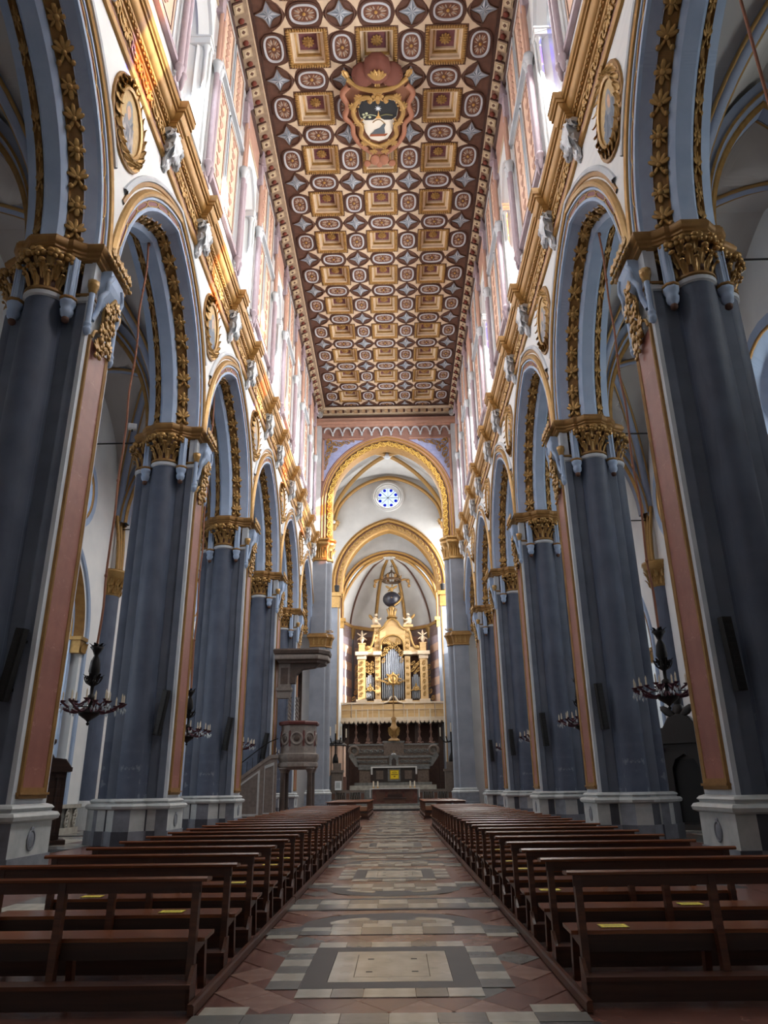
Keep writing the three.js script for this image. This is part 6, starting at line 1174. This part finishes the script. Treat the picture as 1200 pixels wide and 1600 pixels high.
// ================================================================ HIGH ALTAR with candlesticks and cross
{
  const st = std({ map: mottled(0x57493f, 0x75665a, 7, 256, 0.8, 0.25, 0x9a8c80, 37), roughness: 0.45 }), dk = std({ map: mottled(0x2a211d, 0x3c312b, 6, 128, 0.8, 0, 0, 38), roughness: 0.5 }), cloth = std({ color: 0xd0cdc8, roughness: 0.9 });
  const o = thing('high_altar', 'inlaid baroque high altar with scrolled wings behind the balustrade', 'altar', [0.2, 2.15, -76]);
  part('mensa', [span(-2.1, 2.1, 0, 1.35, -0.6, 0.6)], dk, o);
  part('altar_cloth', [span(-2.25, 2.25, 1.35, 1.47, -0.8, 0.8), span(-2.25, -2.1, 0.75, 1.4, -0.8, 0.85), span(2.1, 2.25, 0.75, 1.4, -0.8, 0.85)], cloth, o);
  part('frontal_panel', [span(-1.75, -1.05, 0.3, 1.1, 0.6, 0.64), span(1.05, 1.75, 0.3, 1.1, 0.6, 0.64)], st, o);
  part('frontal_frame', [span(-0.62, 0.62, 0.1, 1.3, 0.6, 0.66)], M.marbleGrey, o);
  part('side_pier', [span(-3.4, -2.3, 0, 1.2, -0.6, 0.5), span(2.3, 3.4, 0, 1.2, -0.6, 0.5)], st, o);
  part('side_pier_cap', [span(-3.5, -2.2, 1.2, 1.45, -0.7, 0.6), span(2.2, 3.5, 1.2, 1.45, -0.7, 0.6)], M.marbleGrey, o);
  part('lower_gradine', [span(-3.6, 3.6, 1.45, 2.3, -0.9, -0.1)], st, o);
  part('gradine_ledge', [span(-3.8, 3.8, 2.3, 2.5, -1, 0.0), span(-3.7, 3.7, 1.5, 1.66, -1, 0.02)], M.marbleGrey, o);
  part('upper_gradine', [span(-4.2, 4.2, 2.5, 3.5, -1.2, -0.4)], st, o);
  part('upper_ledge', [span(-4.5, -1.0, 3.5, 3.66, -1.3, -0.3), span(1.0, 4.5, 3.5, 3.66, -1.3, -0.3), span(-1.1, 1.1, 3.75, 3.92, -1.3, -0.3)], M.marbleGrey, o);
  part('centre_block', [span(-1.0, 1.0, 2.5, 3.76, -1.1, -0.25)], st, o);
  for (const s of [-1, 1]) {
    part('wing_scroll', new THREE.TorusGeometry(0.42, 0.17, 8, 18).translate(s * 4.0, 3.0, -0.4), st, o);
    part('wing_support', poly([[s * 3.4, 1.45], [s * 3.8, 1.5], [s * 4.5, 2.5], [s * 4.2, 2.8], [s * 3.6, 2.2]], 0.5).translate(0, 0, -0.6), M.marbleGrey, o);
    for (let i = 0; i < 5; i++) { part('carved_scroll', boxUV(scrollUnit.clone().rotateZ(1.57).scale(0.8, 0.7, 1).translate(s * (1.3 + 0.62 * i), 2.95, -0.38)), M.marbleGrey, o); part('carved_scroll', boxUV(scrollUnit.clone().rotateZ(1.57).scale(0.7, 0.5, 1).translate(s * (0.95 + 0.58 * i), 1.95, -0.08)), M.marbleGrey, o); }
  }
  const tb = thing('tabernacle', 'small domed stone tabernacle on the high altar', 'tabernacle', [0.2, 3.62, -75.9]);
  part('body', [span(-0.45, 0.45, 0, 1.0, -0.3, 0.3), span(-0.52, 0.52, 0.95, 1.06, -0.36, 0.36)], M.marbleGrey, tb); part('niche', poly([[-0.22, 0.1], [0.22, 0.1], [0.22, 0.6], [0, 0.82], [-0.22, 0.6]], 0.03).translate(0, 0, 0.3), dk, tb); part('dome', ball(0.3, 0, 1.06, 0, 1, 0.8, 1, 10), M.marbleGrey, tb); part('finial', cyl(0.05, 0.02, 0.2, 0, 1.28, 0, 6), M.gold, tb);
  const cv = tex(96, (u, v) => { const e = Math.min(u, v, 1 - u, 1 - v) < 0.08, l = Math.abs(v - 0.5) < 0.05 && Math.abs(u - 0.5) < 0.36, cr = (Math.abs(u - 0.5) < 0.05 && v > 0.3) ; const sm = Math.hypot((u - 0.5) / 0.28, (v - 0.72) / 0.12) < 1 && fbm(u * 20, v * 20, 3, 2) > 0; return e ? [176, 140, 20] : l || sm || (Math.hypot(u - 0.5, (v - 0.3) * 1.6) < 0.1) ? [120, 92, 10] : [236, 206, 26]; }); cv.wrapS = cv.wrapT = THREE.ClampToEdgeWrapping;
  const yp = part('yellow_frontal_cloth', new THREE.PlaneGeometry(0.9, 0.86), std({ map: cv, roughness: 0.6 }), scene, { keepUV: true }); yp.position.set(0.24, 2.15 + 0.72, -75.32); tag(yp, 'bright yellow embroidered cloth hanging on the front of the high altar', 'cloth');
  // six tall candlesticks and the altar cross
  const stick = boxUV(lathe([[0.28, 0], [0.28, 0.08], [0.12, 0.2], [0.2, 0.45], [0.08, 0.65], [0.06, 0.9], [0.14, 1.15], [0.06, 1.35], [0.05, 1.7], [0.13, 1.85], [0.16, 1.92], [0.02, 1.95]], 8)), wax = boxUV(cyl(0.06, 0.05, 1.5, 0, 1.92, 0, 6)), foot = boxUV(mg([0, 1, 2].map(i => ball(0.14, 0.26 * Math.cos(i * 2.1), 0.08, 0.26 * Math.sin(i * 2.1), 1, 1, 1, 6))));
  [-3.7, -2.5, -1.35, 1.55, 2.75, 3.9].forEach((x, i) => { const c = thing('altar_candlestick', `tall gilt candlestick with candle on the high altar, ${ORD[i]} counting from the pulpit side`, 'candlestick', [x + 0.1, 5.82, -76.8], 0, 'candlesticks on the high altar'); part('stick', stick, M.brown, c); part('foot', foot, M.brown, c); part('candle', wax, M.candle, c); });
  const c = thing('altar_cross', 'tall gilt altar cross in the middle of the high altar', 'cross', [0.25, 6.07, -76.6]);
  part('pedestal', lathe([[0.6, 0], [0.6, 0.15], [0.3, 0.3], [0.5, 0.8], [0.55, 1.2], [0.3, 1.5], [0.2, 1.9], [0.3, 2.2], [0.12, 2.4], [0.1, 2.8], [0, 2.85]], 10), M.ochre, c); part('upright', span(-0.06, 0.06, 2.8, 6.6, -0.05, 0.05), M.ochre, c); part('crossbar', span(-0.75, 0.75, 5.55, 5.68, -0.05, 0.05), M.ochre, c);
  for (const s of [-1, 1]) part('pedestal_leaf', boxUV(leafGeo(0.6, 0.9, 0.3).rotateY(s * 0.6).translate(s * 0.3, 0.5, 0.3)), M.gold, c);
  // big seven-arm candelabra before the presbytery
  for (const s of [-1, 1]) { const k = thing('standing_candelabrum', `dark standing candelabrum with white candles beside the chancel step, ${SIDE(s)}`, 'candelabrum', [s > 0 ? 5.6 : -5.2, 1.1, -71]); part('post', lathe([[0.4, 0], [0.35, 0.3], [0.12, 0.6], [0.1, 2.5], [0.3, 2.8], [0.25, 3.2], [0.08, 3.6], [0.08, 5.6], [0, 5.7]], 10), M.iron, k); for (let i = 0; i < 5; i++) { const x = -1 + i * 0.5; part('arm', tube([[0, 4.6, 0], [x * 0.6, 4.5, 0.1], [x, 5.0, 0.15]], 0.06, 10, 5), M.iron, k); part('candle', cyl(0.06, 0.06, 0.8, x, 5.0 + 0.4 * (2 - Math.abs(i - 2)) * 0.5, 0.15, 6), M.candle, k); } }
  // lantern-like glazed case beside the altar
  const l = thing('reliquary_case', 'pale rounded glazed case with iron bars beside the high altar', 'case', [-5.2, 1.1, -73.6]); part('case', cyl(0.8, 0.8, 2.8, 0, 1.6, 0, 12), M.pink, l); part('base', [cyl(0.9, 0.9, 1.6, 0, 0, 0, 10)], M.brown, l); for (let i = 0; i < 8; i++) part('bar', box(0.05, 2.8, 0.05, 0.82 * Math.cos(i * Math.PI / 4), 3.0, 0.82 * Math.sin(i * Math.PI / 4)), M.iron, l); part('cap', lathe([[0.85, 4.4], [0.9, 4.5], [0.4, 4.9], [0, 5.0]], 12), M.iron, l);
}

// ================================================================ CHOIR LOFT AND ORGAN
{
  const OD = 87.6;
  const loft1 = thing('choir_loft', 'painted wooden choir loft with curved parapet under the organ', 'loft', [0.2, 0, -83.2]);
  part('deck', [span(-5.75, 5.75, 8.4, 8.8, 0.4, -8.5)], M.woodDark, loft1);
  for (const x of [-5.2, -2.6, 2.6, 5.2]) part('support', span(x - 0.25, x + 0.25, 1.5, 8.5, -0.6, -1.1), M.woodDark, loft1);
  part('back_panelling', span(-5.8, 5.8, 1.5, 8.6, -2.2, -2.4), M.darkBrown, loft1);
  for (let i = 0; i < 10; i++) { const x = -5.2 + i * 1.155; const mid = Math.abs(x) < 1; part('parapet_panel', span(x - 0.52, x + 0.52, 8.95, 10.35 , 0.36, 0.44), M.organWood, loft1); part('panel_moulding', [span(x - 0.58, x - 0.52, 8.8, 10.45, 0.36, 0.5)], M.cream, loft1); }
  part('parapet_rail', [span(-5.8, -1.0, 10.4, 10.58, 0.3, 0.56), span(1.0, 5.8, 10.4, 10.58, 0.3, 0.56), span(-5.8, 5.8, 9.75, 9.8, 0.4, 0.5), tube([[-1.0, 10.5, 0.43], [-0.6, 10.6, 0.43], [-0.35, 10.95, 0.43], [-0.15, 11.2, 0.43]], 0.1, 12, 6), tube([[1.0, 10.5, 0.43], [0.6, 10.6, 0.43], [0.35, 10.95, 0.43], [0.15, 11.2, 0.43]], 0.1, 12, 6)], M.cream, loft1);
  part('parapet_base', [span(-5.8, 5.8, 8.55, 8.95, 0.34, 0.5)], M.cream, loft1);
  for (let i = 0; i < 24; i++) part('fringe_scallop', ball(0.24, -5.6 + i * 0.487, 8.55, 0.44, 1, 1.1, 0.3, 7), M.cream, loft1);

  const o = thing('pipe_organ', 'gilded baroque pipe organ with three pipe towers on the choir loft', 'organ', [0.2, 8.8, -OD]);
  o.scale.y = 0.76;
  const pipe = std({ color: 0x8d8f94, roughness: 0.28, metalness: 0.95 });
  const w = M.organWood;
  part('plinth_case', [span(-4.35, -1.2, 0, 2.9, -1.2, 0.2), span(1.25, 4.4, 0, 2.9, -1.2, 0.2), span(-1.3, 1.3, 0, 2.4, -1.2, -0.3)], w, o);
  part('case_back', span(-4.2, 4.25, 2.5, 13.4, -1.4, -1.1), M.brown, o);
  for (const s of [-1, 1]) {
    part('outer_pilaster', [span(s * 3.25, s * 4.15, 2.9, 10.0, -0.8, 0.3)], w, o);
    part('inner_pilaster', [span(s * 1.45, s * 2.1, 2.9, 10.0, -0.8, 0.25)], w, o);
    part('pilaster_base', [span(s * 3.1, s * 4.35, 2.9, 3.4, -0.8, 0.45), span(s * 1.35, s * 2.25, 2.9, 3.4, -0.8, 0.4)], M.cream, o);
    part('cornice', [span(s * 3.0, s * 4.45, 10.2, 10.75, -0.9, 0.6), span(s * 1.3, s * 2.3, 10.2, 10.75, -0.9, 0.55), span(s * 2.2, s * 3.1, 10.3, 10.7, -0.9, 0.2), span(s * 3.15, s * 4.25, 9.6, 10.2, -0.8, 0.4)], M.cream, o);
    part('attic_block', [span(s * 3.3, s * 4.05, 10.75, 12.0, -0.7, 0.3), span(s * 3.2, s * 4.15, 12.0, 12.15, -0.75, 0.35), span(s * 2.1, s * 3.3, 10.75, 11.5, -0.7, 0.1)], w, o);
    part('attic_scroll', [tube([[s * 3.2, 11.3, 0.2], [s * 2.9, 11.2, 0.2], [s * 2.6, 11.6, 0.2], [s * 2.35, 12.4, 0.2], [s * 2.2, 13.4, 0.2], [s * 2.1, 13.9, 0.2]], 0.16, 20, 6), ball(0.35, s * 2.95, 11.4, 0.2, 1, 1, 0.6, 10)], M.gold, o);
    part('upper_pilaster', [span(s * 1.5, s * 2.15, 10.75, 14.6, -0.8, 0.15), span(s * 1.35, s * 2.55, 14.6, 15.0, -0.9, 0.4)], w, o);
    const u = sub('finial', o); u.position.set(s * 3.68, 12.15, -0.2); part('urn', lathe([[0.2, 0], [0.12, 0.2], [0.32, 0.7], [0.3, 1.0], [0.12, 1.15], [0.1, 1.5], [0.16, 1.6], [0, 2.2]], 10), M.cream, u); for (let i = 0; i < 4; i++) part('spray', petal(0.75, 0.22, i * Math.PI / 2 + 0.78, 0.1, 0).translate(0, 1.15, 0), M.cream, u);
    for (let i = 0; i < 6; i++) { const m = part('gilt_swag', scrollUnit, M.gold, o); place(m, V(0, 1, 0), V(0, 0, 1), V(s * 3.7, 4.2 + i * 0.95, 0.32), 0.7); const n = part('gilt_swag', palmetteGeo, M.gold, o); place(n, V(0, 1, 0), V(0, 0, 1), V(s * 1.78, 4.2 + i * 1.0, 0.28), 0.55); }
    for (let i = 0; i < 6; i++) { const m = part('side_scroll', scrollUnit, M.gold, o); place(m, V(0, 1, 0), V(0, 0, 1), V(s * (4.3 + 0.25 * Math.max(0, 1.5 - i)), 3.6 + i * 0.95, -0.1), 0.75); }
    for (let i = 0; i < 4; i++) { const m = part('attic_swag', palmetteGeo, M.gold, o); place(m, V(0, 1, 0), V(0, 0, 1), V(s * 1.82, 11.3 + i * 0.85, 0.18), 0.6); }
    // side pipes under a gilt lace
    for (let i = 0; i < 5; i++) { const x = s * (2.3 + 0.2 * i + 0.02), hgt = 3.9 - 0.35 * Math.abs(i - 2); part('pipe', [cyl(0.085, 0.085, hgt, x, 3.6, 0.0, 10), new THREE.ConeGeometry(0.085, 0.35, 10).rotateX(Math.PI).translate(x, 3.45, 0)], pipe, o); }
    for (const [x, y, k] of [[2.4, 7.9, 0.8], [2.75, 8.5, 0.9], [3.05, 7.9, 0.8], [2.4, 8.9, 0.7], [3.05, 8.9, 0.7], [2.72, 7.5, 0.6]]) { const m = part('gilt_lace', scrollUnit, M.gold, o); place(m, V(0.4 * s, 1, 0), V(0, 0, 1), V(s * x, y, 0.12), k); }
    { const m = part('side_cartouche', mg([new THREE.TorusGeometry(0.3, 0.1, 6, 16), ball(0.22, 0, 0, 0, 1, 1.2, 0.4, 8), petal(0.5, 0.2, 0, 0.3), petal(0.5, 0.2, 2.1, 0.3), petal(0.5, 0.2, -2.1, 0.3)]), M.gold, o); m.position.set(s * 2.72, 5.0, 0.22); }
    const an = sub('carved_angel', o); an.position.set(s * 2.05, 15.0, -0.2);
    part('body', [ball(0.42, 0, 0.75, 0, 0.9, 1.7, 0.8, 10), ball(0.22, -s * 0.1, 1.75, 0.1, 1, 1.1, 1, 10), tube([[0, 1.1, 0.2], [-s * 0.5, 0.9, 0.3], [-s * 0.75, 1.2, 0.3]], 0.1, 8, 6), tube([[0, 0.5, 0.2], [-s * 0.45, 0.2, 0.4], [-s * 0.6, -0.1, 0.3]], 0.15, 8, 6)], M.cream, an);
    part('wing', [petal(1.1, 0.42, s * -0.5, 0.1, 0).translate(s * 0.2, 0.9, -0.2)], M.gold, an);
  }
  for (let i = 0; i < 11; i++) { const t = (i - 5) / 5, x = t * 1.2, hgt = 7.9 - 1.9 * Math.abs(t); part('pipe', [cyl(0.105, 0.105, hgt, x, 3.6, 0.1 + 0.25 * (1 - t * t), 10), new THREE.ConeGeometry(0.105, 0.5, 10).rotateX(Math.PI).translate(x, 3.38, 0.1 + 0.25 * (1 - t * t))], pipe, o); }
  part('pipe_shelf', [span(-1.45, 1.45, 2.9, 3.15, -0.8, 0.6), span(-3.1, -2.1, 3.0, 3.2, -0.8, 0.25), span(2.1, 3.1, 3.0, 3.2, -0.8, 0.25)], w, o);
  for (const [x, y, k, r] of [[-1.0, 10.4, 1.1, 0.4], [1.0, 10.4, 1.1, -0.4], [-0.5, 11.2, 1.2, 0.9], [0.5, 11.2, 1.2, -0.9], [0, 11.9, 1.3, 1.5], [-1.1, 9.3, 0.8, 0], [1.1, 9.3, 0.8, 0], [-0.7, 12.3, 1, 0.5], [0.7, 12.3, 1, -0.5]]) { const m = part('gilt_lace', scrollUnit, M.gold, o); place(m, V(Math.sin(r), Math.cos(r), 0), V(0, 0, 1), V(x, y, 0.48), k); }
  part('arched_head', [tube([[-1.4, 10.8, 0.3], [-1.3, 12.2, 0.35], [-0.8, 13.0, 0.4], [0, 13.3, 0.45], [0.8, 13.0, 0.4], [1.3, 12.2, 0.35], [1.4, 10.8, 0.3]], 0.14, 30, 6)], M.gold, o);
  part('domed_gable', [poly([[-1.5, 12.0], [1.5, 12.0], [1.5, 14.0], [1.1, 14.6], [0.7, 15.0], [0.4, 15.7], [0, 15.95], [-0.4, 15.7], [-0.7, 15.0], [-1.1, 14.6], [-1.5, 14.0]], 0.8, 0.05).translate(0, 0, -0.6)], M.organWood, o);
  part('gable_moulding', [tube([[-1.6, 14.1, 0.3], [-1.0, 14.7, 0.35], [-0.6, 15.5, 0.4], [0, 16.0, 0.4], [0.6, 15.5, 0.4], [1.0, 14.7, 0.35], [1.6, 14.1, 0.3]], 0.16, 30, 6)], M.gold, o);
  { const m = part('centre_cartouche', mg([new THREE.TorusGeometry(0.5, 0.16, 8, 20).scale(1, 1.3, 1), ball(0.4, 0, 0, 0, 1, 1.3, 0.4, 10)].concat([0, 1, 2, 3, 4, 5, 6, 7].map(i => petal(0.6, 0.3, i * Math.PI / 4, 0.5)))), M.gold, o); m.position.set(0, 6.4, 0.55); }
  for (const s of [-1, 1]) for (const i of [0, 1, 2]) { const m = part('pipe_mouth_scroll', scrollUnit, M.gold, o); place(m, V(s, 0.3, 0), V(0, 0, 1), V(s * (0.75 + 0.3 * i), 5.9 + 0.15 * i, 0.5), 0.6); }

  // orb and crown above the organ
  const g = thing('carved_orb', 'dark globe with gilt band and eagle on a scrolled foot above the organ', 'orb', [0.2, 21.06, -OD + 0.1]);
  part('foot', [lathe([[0.7, 0], [0.35, 0.4], [0.3, 0.9], [0.5, 1.2], [0.2, 1.5]], 10)], M.gold, g); for (let i = 0; i < 6; i++) part('foot_leaf', boxUV(leafGeo(0.5, 1.1, 0.35).translate(0, 0.1, 0.35).rotateY(i * Math.PI / 3)), M.gold, g);
  part('globe', ball(1.0, 0, 2.35, 0, 1.1, 0.95, 1, 20), std({ color: 0x22222c, roughness: 0.35 }), g);
  part('band', [tube([[0.3, 1.4, 0.75], [1.0, 2.0, 0.55], [1.18, 2.7, 0.1], [0.9, 3.2, -0.3]], 0.12, 16, 6)], M.gold, g);
  for (let i = 0; i < 10; i++) { const a = i * Math.PI / 5; part('rim_leaf', boxUV(leafGeo(0.24, 0.36, 0.1).rotateX(-0.5).translate(0, 2.3, 1.0).rotateY(a)), M.gold, g); }
  part('eagle', [ball(0.22, 0, 3.6, 0, 1, 1.6, 0.8, 8), ball(0.13, 0.1, 4.1, 0.05, 1, 1, 1, 8), petal(0.8, 0.3, 1.0, 0.1, 0).translate(0, 3.6, 0), petal(0.8, 0.3, -1.0, 0.1, 0).translate(0, 3.6, 0), petal(0.5, 0.2, 2.2, 0.1, 0).translate(0, 3.7, 0)], M.gold, g);
  const k = thing('hanging_crown', 'dark gilded crown with cross hung over the organ by two garlands', 'crown', [0.25, 25.6, -OD + 0.2]);
  k.scale.setScalar(0.85);
  const cm = std({ color: 0x5a4634, roughness: 0.5, metalness: 0.3 });
  part('ring', [quads([[1.35, 0], [1.45, 0.1], [1.4, 0.35], [1.3, 0.4]].map(([r, y]) => Array.from({ length: 24 }, (_, j) => [r * Math.cos(j / 24 * 2 * Math.PI), y, r * Math.sin(j / 24 * 2 * Math.PI)])), true, 0.5)], cm, k);
  for (let i = 0; i < 8; i++) { part('arch_band', tube([[1.35, 0.4, 0], [1.1, 0.9, 0], [0.6, 1.25, 0], [0.1, 1.5, 0]], 0.07, 10, 5).rotateY(i * Math.PI / 4), cm, k); part('crown_leaf', boxUV(leafGeo(0.5, 0.6, 0.15).translate(0, 0.3, 1.35).rotateY(i * Math.PI / 4 + 0.39)), M.ochre, k); }
  part('orb', ball(0.2, 0, 1.65, 0, 1, 1, 1, 8), cm, k); part('cross', [box(0.09, 0.9, 0.09, 0, 2.2, 0), box(0.5, 0.09, 0.09, 0, 2.35, 0)], cm, k);
  for (const s of [-1, 1]) part('garland', [tube([[s * 1.3, 0.2, 0], [s * 1.9, 0.35, 0], [s * 2.4, 0.1, 0], [s * 2.5, -0.7, 0]], 0.16, 14, 6), ball(0.3, s * 2.35, 0.15, 0, 1, 1, 1, 8), ball(0.22, s * 2.5, -0.6, 0, 1, 1.3, 1, 8)], M.ochre, k);
}

// ================================================================ CONFESSIONALS in the aisles
{
  const build = (o, m) => {
    part('case', [span(-1.0, 1.0, 0.15, 2.4, -0.5, 0.35)], m, o); part('base_step', span(-1.2, 1.2, 0, 0.15, -0.6, 0.75), m, o);
    part('arched_front', poly([[-0.95, 0.15], [0.95, 0.15], [0.95, 2.4], [-0.95, 2.4]], 0.12, 0, [[[-0.4, 0.15], [-0.4, 1.7], [-0.28, 1.95], [0, 2.1], [0.28, 1.95], [0.4, 1.7], [0.4, 0.15]]]).translate(0, 0, 0.35), m, o);
    part('cornice', [span(-1.15, 1.15, 2.4, 2.55, -0.55, 0.6)], m, o); part('pediment', poly([[-1.1, 2.55], [1.1, 2.55], [0.9, 2.8], [0.5, 2.85], [0.3, 3.15], [0, 3.25], [-0.3, 3.15], [-0.5, 2.85], [-0.9, 2.8]], 0.2, 0.03).translate(0, 0, 0.3), m, o);
    for (const x of [-0.75, 0.75]) part('colonnette', [cyl(0.09, 0.08, 1.9, x, 0.3, 0.5, 10), box(0.26, 0.1, 0.26, x, 2.25, 0.5), box(0.26, 0.15, 0.26, x, 0.25, 0.5)], m, o);
    part('finial', [ball(0.2, 0, 3.35, 0.35, 1, 1.2, 1, 8), petal(0.55, 0.25, 0.9, 0.1, 0).translate(0, 3.1, 0.5), petal(0.55, 0.25, -0.9, 0.1, 0).translate(0, 3.1, 0.5), cyl(0.1, 0.16, 0.25, 0, 3.5, 0.35, 8)], m, o);
    part('dark_opening_panel', [span(-0.38, 0.38, 0.2, 1.95, 0.28, 0.36)], M.black, o);  // black panel stands in for the shade inside the opening
    return o;
  };
  build(thing('confessional', 'carved dark wooden confessional with arched opening in the aisle on the pulpit side', 'confessional', [-11.85, 0, -26.2], 0.5), M.woodDark).scale.setScalar(0.95);
  build(thing('confessional', 'wooden confessional darkened for the shade of the aisle, side opposite pulpit', 'confessional', [12.1, 0, -30.5], -0.7), M.woodShaded).scale.setScalar(1.3);
  build(thing('confessional', 'dark wooden confessional farther along the aisle on the pulpit side', 'confessional', [-11.6, 0, -38], 0.5), M.woodDark);
  const v = thing('carved_altar_rail', 'low white marble balustrade closing the chapel on the pulpit side', 'balustrade', [-13.4, 0, -31.2]);
  part('base', span(-0.2, 0.2, 0, 0.25, -2.4, 2.4), M.marbleWhite, v); part('handrail', span(-0.25, 0.25, 1.0, 1.15, -2.4, 2.4), M.marbleWhite, v);
  for (let i = 0; i < 6; i++) { part('panel', span(-0.1, 0.1, 0.25, 1.0, -2.3 + i * 0.78, -1.65 + i * 0.78), i % 2 ? M.marbleGrey : M.marbleWhite, v); part('panel_relief', boxUV(scrollUnit.clone().rotateY(Math.PI / 2).scale(1, 0.7, 0.6).translate(0.12, 0.62, -1.98 + i * 0.78)), M.marbleWhite, v); }
}
// ================================================================ SMALL LAMPS
for (const k of [1, 2]) { const o = thing('floodlight', `small white floodlight on the aisle capital, pulpit side, pier ${FROM(4 - k)}`, 'lamp', [-9.75, 14.95, -(PD(k) - 0.55)], 0.3, 'white floodlights on the piers'); part('housing', box(0.32, 0.24, 0.16, 0, 0.2, 0), M.white, o); part('lens', box(0.26, 0.18, 0.02, 0, 0.2, 0.09), M.silver, o); part('bracket', box(0.05, 0.12, 0.05, 0, 0.05, 0), M.iron, o); }
for (const s of [-1, 1]) { const o = thing('spotlight', `small black spotlight on the chancel arch capital, ${SIDE(s)}`, 'lamp', [s * 6.1 + 0.05, 22.66, -FARD + 0.1], 0, 'spotlights on the chancel arch'); part('housing', cyl(0.26, 0.3, 0.7, 0, 0.12, 0, 12), M.black, o); part('bracket', box(0.12, 0.16, 0.12, 0, 0.06, 0), M.iron, o); part('lens', cyl(0.24, 0.24, 0.04, 0, 0.8, 0, 12), M.silver, o); }
renderer.render(scene, camera);
